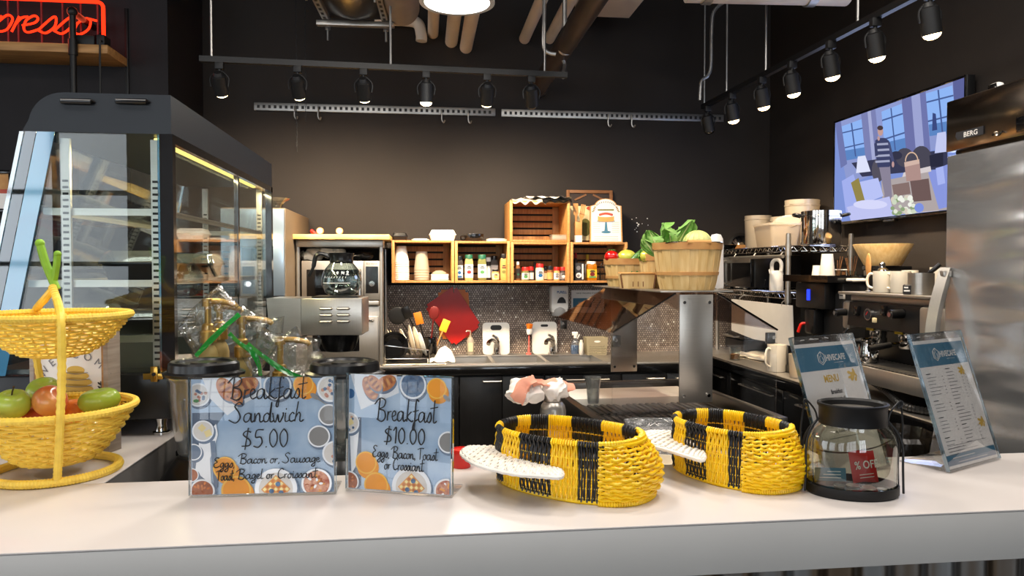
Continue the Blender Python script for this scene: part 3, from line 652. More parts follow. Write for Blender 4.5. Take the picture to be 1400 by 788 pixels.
for k, z in enumerate(shz):
    xleft = lerp(lx(xbl), W, (z-zg)/(zr-zg))+.075
    b = B('case_glass', 'steel_h'); b.bb(xleft, -.035, .03, D-.04, lz(z)-.008, lz(z)-.002)
    b.m('steel_h').bb(xleft, -.035, .03, .036, lz(z)-.017, lz(z)+.001); b.bb(xleft, -.035, D-.046, D-.04, lz(z)-.017, lz(z)+.001); b.bb(xleft-.004, xleft, .03, D-.04, lz(z)-.014, lz(z)+.001); b.bb(-.04, -.035, .03, D-.04, lz(z)-.014, lz(z)+.001)
    b.obj('shelf', dc)
b = B('led_yellow'); b.bb(-.06, -.045, .05, D-.1, lz(zr)-.013, lz(zr)-.002, .002); b.obj('light_strip', dc)
light('case_strip_light', 'AREA', (xr-.055, (Y0+Y1)/2, zr-.02), 14, (1, .82, .45), (xr-.12, (Y0+Y1)/2, ZB), 1.0, .02)
b = B('brass', 'black_matte'); q = pY(213, 511, Y0); x = lx(q.x)
b.bb(x-.028, x+.022, -.012, 0, lz(q.z)-.014, lz(q.z)+.002, .002); b.bb(x-.009, x+.009, -.014, -.002, lz(q.z)-.02, lz(q.z)+.02, .002); b.m('black_matte').cyl((x, -.016, lz(q.z)), (x, -.012, lz(q.z)), .005, n=10); b.obj('latch', dc)
for fx in (-.05, lx(xbl)+.05):
    for fy in (.05, D-.05):
        b = B('chrome', 'black_matte'); b.lathe([(.0, lz(zb0)+.002), (.017, lz(zb0)+.002), (.012, lz(zb0)*.55), (.015, .008), (.022, .006), (.022, .0), (0, .0)], 20, (fx, fy, .0)); b.obj('foot', dc)
# food boxes inside the case
def clam(x, y, z, rz, label, s=1, lidc='poly', group='food boxes in the display case'):
    t = T('takeout_box', label, 'box', (x, y, z), rz, group)
    b = B('black_plastic'); n_ = 4
    def rect(w_, h_, zz): return [V((sx*w_/2, sy*h_/2, zz)) for sx, sy in ((-1, -1), (1, -1), (1, 1), (-1, 1))]
    def rr(w_, d_, zz, r_=.02, seg=4):
        out = []
        for cx, cy, a0 in ((w_/2-r_, d_/2-r_, 0), (-w_/2+r_, d_/2-r_, 90), (-w_/2+r_, -d_/2+r_, 180), (w_/2-r_, -d_/2+r_, 270)):
            for k in range(seg+1): a = R(a0+90*k/seg); out.append(V((cx+r_*cos(a), cy+r_*sin(a), zz)))
        return out
    def loft(bb_, rings, capb=True, capt=False):
        vs = [[bb_.bm.verts.new(p*s) for p in r_] for r_ in rings]; k = len(vs[0])
        for a, c in zip(vs, vs[1:]):
            for j in range(k): f = bb_.bm.faces.new((a[j], a[(j+1) % k], c[(j+1) % k], c[j])); f.material_index = bb_.mi
        if capb: bb_.bm.faces.new(vs[0][::-1]).material_index = bb_.mi
        if capt: bb_.bm.faces.new(vs[-1]).material_index = bb_.mi
    loft(b, [rr(.15, .11, 0), rr(.175, .13, .045), rr(.19, .145, .046), rr(.19, .145, .05)]); b.obj('tray', t)
    b = B(lidc); loft(b, [rr(.19, .145, .0505), rr(.185, .14, .056), rr(.165, .12, .075), rr(.15, .105, .082)], False, True); b.obj('lid', t); return t
for args in ((194, 372, 1, 'black food box with clear dome lid on the middle case shelf', 1.0, .2), (196, 452, 2, 'black food box with pale lid low in the case behind the wicker stand', .8, .16), (262, 352, 1, 'food box seen through the case door on the middle shelf', 1.0, .62), (120, 452, 2, 'black food box low in the case behind the picture frame', .9, .3)):
    px, py, k, lab, s_, dy = args; q = pY(px, py, Y0+dy); z = shz[k]-.002
    clam(min(q.x, xr-.11), Y0+dy, z, 0, lab, s_)
# bread boards / trays on the top shelf
for i, (px, dy, lab) in enumerate(((100, .5, 'brown paper bag lying on the top case shelf'), (150, .85, 'folded kraft bag standing at the back of the top case shelf'))):
    q = pY(px, 280, Y0+dy); b = B('shelf_wood'); b.sheet(lambda u, v: V(((u-.5)*.13, (v-.5)*.16, .035*sin(pi*u)**.5*(1-.3*v)+.004*NZ.noise(V((u*5, v*5, i))))), 12, 12); b.sheet(lambda u, v: V(((u-.5)*.13, (v-.5)*.16, .0)), 2, 2)
    tag(b.obj('paper_bag', loc=(q.x, Y0+dy, shz[0]-.001)), lab, 'bag', 'bags in the display case')
# ================================================================== two tier wicker fruit stand
fc = pZ(78, 647, ZB)
fs = T('fruit_stand', 'yellow wicker two tier fruit stand with green tipped handle', 'fruit basket', (fc.x, fc.y, ZB))
def weave(b, rfn, zfn, rows, ribs, tr, amp, sx=1, sy=1, a0=0, a1=2*pi, segs=160, n=5):
    for i in range(rows):
        t = (i+.5)/rows; r = rfn(t); z = zfn(t); full = abs(a1-a0-2*pi) < 1e-6; k = segs
        pts = []
        for j in range(k if full else k+1):
            a = a0+(a1-a0)*j/k; q = r+amp*cos(ribs*a/2+pi*i)
            pts.append((q*sx*cos(a), q*sy*sin(a), z+.0008*sin(a*7+i)))
        b.tube(pts, tr, n, closed=full)
def bowl(b, R0, z0, z1, rbot, rows=15, ribs=34, tr=.0034):
    rf = lambda t: rbot+(R0-rbot)*(t**.58); zf = lambda t: z0+(z1-z0)*t
    weave(b, rf, zf, rows, ribs, tr, .003)
    for k in range(ribs):
        a = 2*pi*k/ribs; b.tube([((rf(t)-.0012)*cos(a), (rf(t)-.0012)*sin(a), zf(t)) for t in [i/8 for i in range(9)]], .0022, 5)
    for k in range(7): r = rbot*(k+.5)/7; b.tube([(r*cos(a), r*sin(a), z0) for a in [2*pi*j/40 for j in range(40)]], .005, 5, closed=True)
def wraprim(b, R_, z, tr, wraps=150):
    pts = []; rs = []
    b.tube([(R_*cos(2*pi*j/360), R_*sin(2*pi*j/360), z) for j in range(360)], [tr*(1+.10*(1 if j % 3 == 0 else -.4)) for j in range(360)], 8, closed=True)
zl0, zl1 = .028, pD(85, 558, 1.57).z-ZB; RL = .15
zu0, zu1 = pD(80, 484, 1.57).z-ZB, pD(80, 433, 1.57).z-ZB; RU = .142
b = B('yellow_wicker_soft'); bowl(b, RL, zl0, zl1, .055); wraprim(b, RL+.003, zl1+.004, .0075); b.obj('lower_basket', fs)
b = B('yellow_wicker_soft'); bowl(b, RU, zu0, zu1, .05, rows=11); wraprim(b, RU+.003, zu1+.004, .0075); b.obj('upper_basket', fs)
b = B('yellow_wicker_soft'); wraprim(b, .118, .009, .009); b.obj('base_ring', fs)
# two uprights that lean over the top basket and cross into the green handle
toC = (CAM-V((fc.x, fc.y, CAM.z))); toC.z = 0; toC.normalize(); side = V((-toC.y, toC.x, 0)); toC2 = (toC-side*.0).normalized()
def upr(sgn, name):
    d0 = toC2*sgn; off = -side*(.036 if sgn < 0 else -.011)
    topz = pD(68, 388, 1.57).z-ZB
    pts = [d0*.118+V((0, 0, .012)), d0*.135+V((0, 0, zl1*.5))+off*.3, d0*(RL+.01)+V((0, 0, zl1))+off*.6, d0*(RU+.011)+V((0, 0, (zl1+zu1)/2))+off, d0*(RU+.01)+V((0, 0, zu1-.002))+off, d0*(RU*.75)+V((0, 0, zu1+.02))+off*.8, d0*.035+V((0, 0, topz-.035))+off*.5, d0*.008+V((0, 0, topz-.005))-side*.003*sgn]
    b = B('yellow_wicker_soft'); sp_ = spline(pts, 14); b.tube(sp_, [.0078*(1+.08*(1 if j % 2 else -1)) for j in range(len(sp_))], 9); b.obj(name, fs)
upr(1, 'upright'); upr(-1, 'upright')
tz = pD(68, 388, 1.57).z-ZB
b = B('green_stem'); q1 = lat(0, 0, 0)
b.tube(spline([V((0, 0, tz-.012))+RT*.006, V((0, 0, tz+.012))+RT*-.004, V((0, 0, tz+.045))+RT*-.017, V((0, 0, tz+.085))+RT*-.028], 6), [.0085]*17+[.008, .0085], 9); b.ell(V((0, 0, tz+.086))+RT*-.0283, .0095, .0095, .0095, 10, 8)
b.tube(spline([V((0, 0, tz+.004)), V((0, 0, tz+.035))+RT*.006, V((0, 0, tz+.062))+RT*.009], 6), .007, 9); b.ell(V((0, 0, tz+.063))+RT*.009, .0078, .0078, .0078, 10, 8)
b.obj('handle_tip', fs)
# fruit in the lower bowl
def apple(px, py, d, r, mat, label, name='apple', stem=True, sq=.9, tilt=(0, 0, 0), elong=1):
    q = pD(px, py, d); t = T(name, label, 'fruit', (q.x, q.y, q.z), 0, 'fruit in the wicker stand', tilt)
    b = B(mat); pr = []
    for i in range(17):
        a = pi*i/16; rad = r*sin(a)**.85; z = -r*sq*cos(a)
        if i > 12: z -= .28*r*((i-12)/4)**2
        if i < 3: z += .12*r*((3-i)/3)**2
        pr.append((rad*(1+.06*(z/r)), z))
    b.lathe(pr, 28, mod=lambda a, z: 1+.018*cos(5*a)+.01*sin(2*a), sx=elong); b.obj('flesh', t)
    if stem: b = B('twig'); b.tube(spline([(0, 0, r*.55), (.002, 0, r*.85), (.007, -.002, r*1.25)], 5), [.0017]*10+[.0024], 7); b.obj('stem', t)
apple(17, 553, 1.52, .034, 'apple_green', 'green apple with dark stem at the near side of wicker bowl', tilt=(.3, .1, 0))
apple(68, 549, 1.55, .034, 'apple_red', 'red blushed apple in front of the uprights of the wicker stand', tilt=(.2, .9, 0), stem=False)
apple(60, 536, 1.64, .035, 'apple_green', 'green apple tucked behind the red apple', stem=False, tilt=(.4, 0, 0))
apple(136, 548, 1.6, .036, 'mango_green', 'oval green mango lying nearest the welcome picture', 'mango', False, .78, (.1, -.12, 0), 1.18)
apple(53, 571, 1.57, .03, 'apple_deep', 'deep red apple mostly hidden below the others', stem=False)
apple(104, 562, 1.62, .03, 'orange_fruit', 'orange lying between red apple and the mango', 'orange', False, .95)
# ================================================================== welcome beehive picture
wa = pZ(42, 616, ZB); wb = pZ(149, 620, ZB); wv = (wb-wa); ww = wv.length; wh = pD(150, 445, 1.76).z-ZB+.02
wp = T('welcome_picture', 'wooden box framed welcome picture with a painted beehive, behind the fruit stand', 'picture', (wa.x, wa.y, ZB), math.atan2(wv.y, wv.x))
b = B('grey_wood')
fw = .012
for x0, x1, z0, z1 in ((0, fw, 0, wh), (ww-fw, ww, 0, wh), (fw, ww-fw, 0, fw), (fw, ww-fw, wh-fw, wh)): b.bb(x0, x1, 0, .045, z0, z1, .001)
b.obj('frame', wp)
b = B('shelf_wood'); 
for x0, x1, z0, z1 in ((fw, fw+.006, fw, wh-fw), (ww-fw-.006, ww-fw, fw, wh-fw), (fw+.006, ww-fw-.006, fw, fw+.006)): b.bb(x0, x1, .002, .02, z0, z1)
b.obj('inner_trim', wp)
b = B('paper_grey'); b.bb(fw, ww-fw, .012, .02, fw, wh-fw); cv = b.obj('canvas', wp)
b = B('print_gold', 'print_grey', 'print_dark'); cx = ww*.55; zc = pD(100, 535, 1.78).z-ZB; E1, E2 = V((1, 0, 0)), V((0, 0, 1)); hw_ = .043
rowsz = [(-.02, .85), (-.005, 1.02), (.011, 1.08), (.027, 1.0), (.042, .82), (.055, .55)]
for dz, k in rowsz: b.m('print_gold').disc((cx, .0112, zc+dz), hw_*k, .0105, E1, E2)
for dz, k in rowsz[:-1]:
    b.m('print_grey').tube([(cx-hw_*k*.9+2*hw_*k*.9*i/8, .011, zc+dz+.008-.004*sin(pi*i/8)) for i in range(9)], .0008, 4)
b.m('print_grey').disc((cx, .0106, zc-.014), .009, .009, E1, E2); b.bb(cx-.009, cx+.009, .0104, .0107, zc-.028, zc-.014)
for k, ch in enumerate('WELCOME'):
    a = R(150-k*20); pr = .083; b.m('print_grey').text(ch, .027, Matrix.Translation((cx+pr*1.05*cos(a), .0105, zc+.005+pr*.95*sin(a))) @ Matrix.Rotation(pi/2-a, 4, 'Y') @ Matrix.Rotation(pi/2, 4, 'X'))
for sx in (-1, 1):
    b.m('print_dark').tube([(cx+sx*.068, .0108, zc-.02), (cx+sx*.066, .0108, zc+.03)], .0008, 4)
    for k in range(5):
        for s2 in (-1, 1): b.disc((cx+sx*.067+s2*.005, .0108, zc-.012+k*.009), .0055, .0022, V((s2*.8, 0, .6)), V((-.6*s2, 0, .8)), 8)
b.obj('painting', cv)
# ================================================================== printed signs in clear holders
def yz(x, z, y): return V((x, y, z))
def sign(pbl, pbr, ph, label, items, texts, lean):
    a, c = pZ(*pbl, ZB), pZ(*pbr, ZB); d = c-a; Wd = d.length
    t = T('price_sign', label, 'sign', (a.x, a.y, ZB+.001), math.atan2(d.y, d.x), 'breakfast price signs'); H = ph
    ML = Matrix.Rotation(-lean, 4, 'X')
    b = B('acrylic')
    b.bb(-.004, Wd+.004, -.0035, -.0012, .004, H+.003, .0006); b.bb(-.004, Wd+.004, .0022, .0045, .004, H+.003, .0006); b.xf(ML)
    b.bb(-.004, Wd+.004, -.004, .075, 0, .0035, .001); h = b.obj('holder', t)
    b = B('glass'); b.bb(-.0045, -.0035, -.0036, .0046, .004, H+.003); b.bb(Wd+.0035, Wd+.0045, -.0036, .0046, .004, H+.003); b.bb(-.0045, Wd+.0045, -.0036, -.0012, H+.003, H+.004); b.mats[0] = 'edge_glass'; b.xf(ML); b.obj('clear_edge', t)
    b = B('sign_blue', 'sign_dark', 'sign_white', 'croissant', 'juice', 'juice_light', 'blueberry', 'nuts', 'oats', 'butter', 'waffle', 'cream_food', 'leaf_print', 'lid_grey', 'ink')
    lay = [0]
    def P(u, v): return (min(max(u, .006), .994)*Wd, min(max(v, .006), .994))
    def poly(pts, mat):
        lay[0] += 1; y = -.00002*lay[0]; b.m(mat); b.face(*[V((P(u, v)[0], y, H*(1-P(u, v)[1])+.004)) for u, v in pts])
    def circ(u, v, r, mat, ry=1, rot=0, n=26):
        asp = Wd/H; pts = []
        for k in range(n):
            an = 2*pi*k/n; x, y = r*cos(an), r*ry*sin(an); x, y = x*cos(rot)-y*sin(rot), x*sin(rot)+y*cos(rot); pts.append((u+x, v+y*asp))
        poly(pts, mat)
    b.m('sign_blue').bb(0, Wd, 0, .0012, .004, H)
    for it in items:
        k = it[0]
        if k == 'c': circ(*it[1:])
        elif k == 'p': poly(it[1], it[2])
        elif k == 'bowl':
            u, v, r, fill = it[1:5]; circ(u+.008, v+.015, r*1.06, 'sign_dark'); circ(u, v, r, 'sign_white'); circ(u, v, r*.86, fill)
            rn = random.Random(int(u*1000))
            if fill == 'blueberry':
                for q in range(26): an, q2 = rn.random()*6.28, r*.74*math.sqrt(rn.random()); circ(u+q2*cos(an), v+q2*sin(an)*Wd/H, r*.13, 'sign_dark' if q % 2 else 'blueberry', n=10)
            if fill in ('nuts', 'oats'):
                for q in range(22): an, q2 = rn.random()*6.28, r*.72*math.sqrt(rn.random()); circ(u+q2*cos(an), v+q2*sin(an)*Wd/H, r*.14, ('waffle', 'oats', 'nuts', 'sign_white')[q % 4] if fill == 'oats' else ('nuts', 'croissant')[q % 2], .6, an, 8)
            if fill == 'cream_food' and r > .08:
                for q in range(12): an, q2 = rn.random()*6.28, r*.66*math.sqrt(rn.random()); circ(u+q2*cos(an), v+q2*sin(an)*Wd/H, r*.13, ('oats', 'blueberry')[q % 2], 1, 0, 8)
        elif k == 'juice':
            u, v, r = it[1:4]; circ(u+.02, v+.04, r*1.02, 'juice'); circ(u, v, r, 'juice_light'); circ(u, v, r*.88, 'juice')
        elif k == 'croi':
            u, v, r, rot = it[1:5]; circ(u+.01, v+.02, r, 'sign_dark', .62, rot); circ(u, v, r, 'croissant', .6, rot)
            for q in range(-3, 4): cx, cy = u+q*r*.26*cos(rot), v+q*r*.26*sin(rot)*Wd/H; circ(cx, cy, r*.1, 'waffle' if q % 2 else 'nuts', r and 4.2-abs(q)*.7, rot, 12)
        elif k == 'waffle':
            u, v, r = it[1:4]; circ(u+.01, v+.02, r*1.03, 'sign_dark'); circ(u, v, r, 'sign_white'); circ(u, v, r*.8, 'cream_food')
            for q in range(-2, 3):
                for q2 in range(-2, 3):
                    cx, cy = u+(q-q2)*r*.13, v+(q+q2)*r*.13*Wd/H; circ(cx, cy, r*.17, 'waffle', 1, 0, 4); circ(cx, cy, r*.1, 'croissant' if (q+q2) % 2 else 'butter', 1, 0, 4)
            for q, q2 in ((.1, -.3), (-.2, .1), (.25, .2), (-.05, .4)): circ(u+q*r, v+q2*r, r*.12, 'blueberry', n=10)
    pr = b.obj('print', t); pr.matrix_local = ML
    b = B('ink'); org = V((0, -.00002*lay[0]-.0002, H+.004))
    for s, u0, u1, vb, hh in texts: handtext(b, s, (u1-u0)*Wd, hh*H, (u0+u1)/2*Wd, -vb*H, org, V((1, 0, 0)), V((0, 0, 1)), .00062*(2.2 if hh > .1 else 1.6), 4)
    l_ = b.obj('lettering', t); l_.matrix_local = ML; return t
def uv(x, y): return ((x-250)/720, (y-152)/590)
I1 = [('p', [uv(250, 330), uv(420, 330), uv(330, 460), uv(350, 750), uv(250, 750)], 'sign_dark'), ('bowl', *uv(285, 240), .085, 'cream_food'), ('c', *uv(275, 270), .02, 'leaf_print', .6),
 ('p', [uv(305, 155), uv(600, 155), uv(605, 240), uv(490, 300), uv(430, 345), uv(345, 260)], 'sign_white'), ('croi', *uv(425, 215), .095, 1.0), ('croi', *uv(520, 200), .1, -.5), ('croi', *uv(470, 250), .07, .9),
 ('bowl', *uv(683, 200), .1, 'blueberry'), ('juice', *uv(815, 195), .072), ('c', *uv(872, 255), .035, 'lid_grey', .5, .6), ('p', [uv(880, 255), uv(950, 300), uv(945, 308), uv(872, 262)], 'lid_grey'),
 ('bowl', *uv(955, 215), .1, 'cream_food'), ('bowl', *uv(945, 350), .078, 'lid_grey'), ('bowl', *uv(893, 458), .08, 'lid_grey'), ('bowl', *uv(975, 545), .09, 'cream_food'),
 ('p', [uv(290, 480), uv(375, 385), uv(385, 440), uv(345, 560), uv(350, 690), uv(270, 620)], 'sign_white'), ('p', [uv(345, 470), uv(370, 470), uv(385, 700), uv(365, 730)], 'sign_dark'),
 ('bowl', *uv(310, 420), .076, 'cream_food'), ('c', *uv(305, 405), .03, 'butter', 1, 0, 4), ('c', *uv(335, 432), .032, 'butter', 1, .4, 4), ('bowl', *uv(262, 525), .06, 'sign_dark'), ('bowl', *uv(252, 640), .05, 'nuts'),
 ('juice', *uv(418, 608), .082), ('juice', *uv(475, 722), .105), ('bowl', *uv(305, 722), .088, 'nuts'), ('waffle', *uv(675, 720), .15), ('bowl', *uv(882, 695), .108, 'oats')]
def tx(s, x0, x1, yb, hh): return (s, (x0-250)/720, (x1-250)/720, (yb-152)/590, hh)
sign((262, 681), (457, 676), .226, 'wide blue breakfast sandwich price sign in clear holder, $5.00', I1,
 [tx('Breakfast', 450, 830, 262, .19), tx('Sandwich', 455, 815, 378, .17), tx('$5.00', 505, 745, 506, .155), tx('Eggs,', 365, 472, 604, .085), tx('Bacon or, Sausage', 495, 900, 586, .085), tx('Toast,', 382, 470, 668, .085), tx('Bagel or Croissant', 485, 885, 664, .085)], .02)
def uw(x, y): k = (y-105)/620; return ((x-(172-30*k))/547, (y-(105+17*(x-160)/545))/612)
I2 = [('p', [uw(150, 340), uw(230, 340), uw(215, 700), uw(140, 710)], 'sign_dark'), ('p', [uw(180, 110), uw(430, 110), uw(440, 210), uw(320, 260), uw(230, 300)], 'sign_white'), ('c', *uw(175, 215), .045, 'blue'), ('croi', *uw(285, 185), .115, 1.1), ('croi', *uw(370, 160), .11, -.5), ('croi', *uw(310, 160), .09, .8),
 ('bowl', *uw(515, 168), .13, 'blueberry'), ('juice', *uw(640, 185), .095), ('c', *uw(690, 235), .04, 'lid_grey', .5, .7), ('p', [uw(165, 430), uw(225, 340), uw(215, 420), uw(190, 600), uw(165, 640)], 'sign_white'),
 ('bowl', *uw(165, 370), .1, 'cream_food'), ('c', *uw(170, 365), .04, 'butter', 1, .3, 4), ('bowl', *uw(690, 462), .1, 'lid_grey'), ('juice', *uw(248, 578), .105), ('juice', *uw(298, 695), .12), ('bowl', *uw(150, 680), .1, 'nuts'), ('waffle', *uw(487, 700), .19), ('bowl', *uw(672, 715), .12, 'oats')]
def t2(s, x0, x1, yb, hh): u0, v = uw(x0, yb); u1, _ = uw(x1, yb); return (s, u0, u1, v, hh)
sign((476, 671), (616, 681), .228, 'squarish blue breakfast price sign in clear holder, $10.00', I2,
 [t2('Breakfast', 318, 635, 352, .19), t2('$10.00', 352, 575, 470, .135), t2('Eggs, Bacon, Toast', 288, 632, 545, .1), t2('or Crossiant', 348, 556, 608, .1)], .03)
# ================================================================== tilted menus
ux, ud = V((.848, .53)), V((-.53, .848))
def menu(BLl, BLd, label, kind):
    base = lat(BLl, BLd, ZB); vx = (lat(BLl+ux.x, BLd+ux.y, ZB)-base).normalized(); rz = math.atan2(vx.y, vx.x)
    t = T('menu_stand', label, 'menu', (base.x, base.y, ZB+.001), rz, 'menu stands'); Wd, H = .218, .304; ML = Matrix.Rotation(-R(17.8), 4, 'X')
    b = B('acrylic'); b.bb(0, Wd, -.0045, -.0025, .002, H, .0005); b.bb(0, Wd, .0015, .0035, .002, H, .0005); b.xf(ML); b.bb(0, Wd, -.004, .11, 0, .003, .001)
    b.prism([(.012, .003), (.10, .003), (.086, .09)], .0025, Matrix.Translation((Wd/2, 0, 0)) @ Matrix(((0, 0, 1, 0), (1, 0, 0, 0), (0, 1, 0, 0), (0, 0, 0, 1)))) ; b.obj('holder', t)
    b = B('edge_glass'); b.bb(-.0009, 0, -.0046, .0036, .002, H); b.bb(Wd, Wd+.0009, -.0046, .0036, .002, H); b.bb(0, Wd, -.0046, .0036, H, H+.0009); b.xf(ML); b.obj('clear_edge', t)
    b = B('white_gloss'); rn = random.Random(3)
    for _ in range(5): x = .03+rn.random()*(Wd-.08); b.tube([(x, -.001, H-.004-rn.random()*.004), (x+.012, -.001, H-.007)], .0012, 4)
    b.xf(ML); b.obj('glue_spot', t)
    b = B('paper_grey', 'print_blue', 'print_dark', 'print_grey', 'print_gold', 'white_gloss'); PT_ = H-.016
    b.bb(.004, Wd-.004, -.0008, .0004, .006, PT_); Y = -.001
    def rect(x0, x1, z0, z1, mat, y=Y): b.m(mat); b.face(V((x0, y, z0)), V((x1, y, z0)), V((x1, y, z1)), V((x0, y, z1)))
    def txt(s, x, z, size, mat, al='CENTER', bold=0, sx=.8): b.m(mat); b.text(s, size, Matrix.Translation((x, Y-.0002, z)) @ Matrix.Rotation(pi/2, 4, 'X') @ Matrix.Diagonal((sx, 1, 1, 1)), al, 0, bold)
    rect(.006, Wd-.006, PT_-.06, PT_-.008, 'print_blue')
    hx, hz, hr = Wd*.395, PT_-.034, .0145
    b.m('white_gloss'); hp = [V((hx+hr*.9*sin(k*pi/3), Y-.0003, hz+hr*cos(k*pi/3))) for k in range(6)]
    b.tube(hp, .0009, 4, closed=True); b.tube([hp[0], V((hx, Y-.0003, hz+.003)), hp[5]], .0006, 4); b.tube([V((hx-.006, Y-.0003, hz+.004)), V((hx-.006, Y-.0003, hz-.006)), V((hx, Y-.0003, hz-.01)), V((hx+.006, Y-.0003, hz-.006)), V((hx+.004, Y-.0003, hz+.002))], .0007, 4)
    txt('HIVECAFE', Wd*.395+.014, hz-.0065, .0185, 'white_gloss', 'LEFT', .0005, .86); rect(Wd*.395+.04, Wd*.395+.075, hz-.0125, hz-.0118, 'white_gloss', Y-.0003)
    def bars(x0, x1, z, rows, rn, step=.007, thick=.0016, price=None, mat='print_grey'):
        for k in range(rows):
            x = x0
            e = x0+(x1-x0)*(.45+.5*rn.random())
            while x < e: wv_ = .003+.006*rn.random(); rect(x, min(x+wv_, e), z-k*step, z-k*step+thick, mat, Y-.0002); x += wv_+.0012
            if price: rect(price, price+.005, z-k*step, z-k*step+thick, mat, Y-.0002)
    def bee(x, z, s):
        b.m('print_gold')
        for dx, dz, rx, ry, ro in ((0, 0, .014, .007, .9), (-.009, .008, .009, .004, -.3), (.008, .009, .009, .004, 1.9), (-.012, -.002, .007, .003, .2), (.009, -.008, .006, .004, .9), (.013, .001, .006, .003, 2.2)):
            b.disc((x+dx*s, Y-.0003-abs(dx)*.01, z+dz*s), rx*s, ry*s, V((cos(ro), 0, sin(ro))), V((-sin(ro), 0, cos(ro))), 10)
    rn = random.Random(11)
    if kind == 'A':
        txt('MENU', Wd*.47, PT_-.087, .022, 'print_gold', bold=.0006, sx=.85); bee(Wd*.82, PT_-.08, .95)
        txt('Breakfast', Wd*.5, PT_-.113, .0135, 'print_dark', bold=.0003); txt('Breakfast Sandwich - $5', Wd*.47, PT_-.126, .0082, 'print_dark', bold=.0002)
        txt('Egg, bacon or sausage on toast', Wd*.46, PT_-.14, .0068, 'print_grey'); txt('Breakfast Sandwich Platter - $10', Wd*.47, PT_-.163, .0082, 'print_dark', bold=.0002); txt('with your choice', Wd*.47, PT_-.174, .0062, 'print_grey')
        txt('Big Breakfast Plate - $10', Wd*.47, PT_-.195, .0082, 'print_dark', bold=.0002); bars(Wd*.2, Wd*.9, PT_-.206, 1, rn)
    else:
        for (x0, x1, z, rows, pr) in ((.022, .08, .085, 6, .083), (.022, .08, .145, 3, .083), (.022, .08, .182, 4, .083), (.105, .16, .078, 9, .165), (.105, .16, .158, 5, .17), (.105, .15, .205, 5, .17), (.022, .09, .226, 6, .083)):
            rect(x0, x0+.02, PT_-z+.008, PT_-z+.0098, 'print_dark', Y-.0002); bars(x0, x1, PT_-z, rows, rn, .0076, .0014, pr)
        for k in range(8): rect(.182, .186, PT_-.08-k*.0076, PT_-.0785-k*.0076, 'print_grey', Y-.0002)
        bee(.172, PT_-.078, .75); bee(.19, PT_-.2, .8); rect(.022, Wd-.03, .052, .0526, 'print_dark', Y-.0002)
        bars(.022, Wd-.035, .046, 3, rn, .006, .001)
        rect(.006, Wd-.006, .012, .034, 'print_blue'); rect(.006, Wd-.006, .012, .022, 'sign_dark', Y-.0001); bars(.03, Wd-.02, .026, 1, rn, mat='white_gloss'); bars(.05, Wd-.03, .016, 1, rn, mat='white_gloss')
    o = b.obj('print', t); o.matrix_local = ML; return t
menu(.644, 1.484, 'slanted menu stand headed MENU with blue banner, behind the glass jar', 'A')
menu(.936, 1.556, 'slanted price list stand in two columns with blue footer, nearest the fridge', 'B')
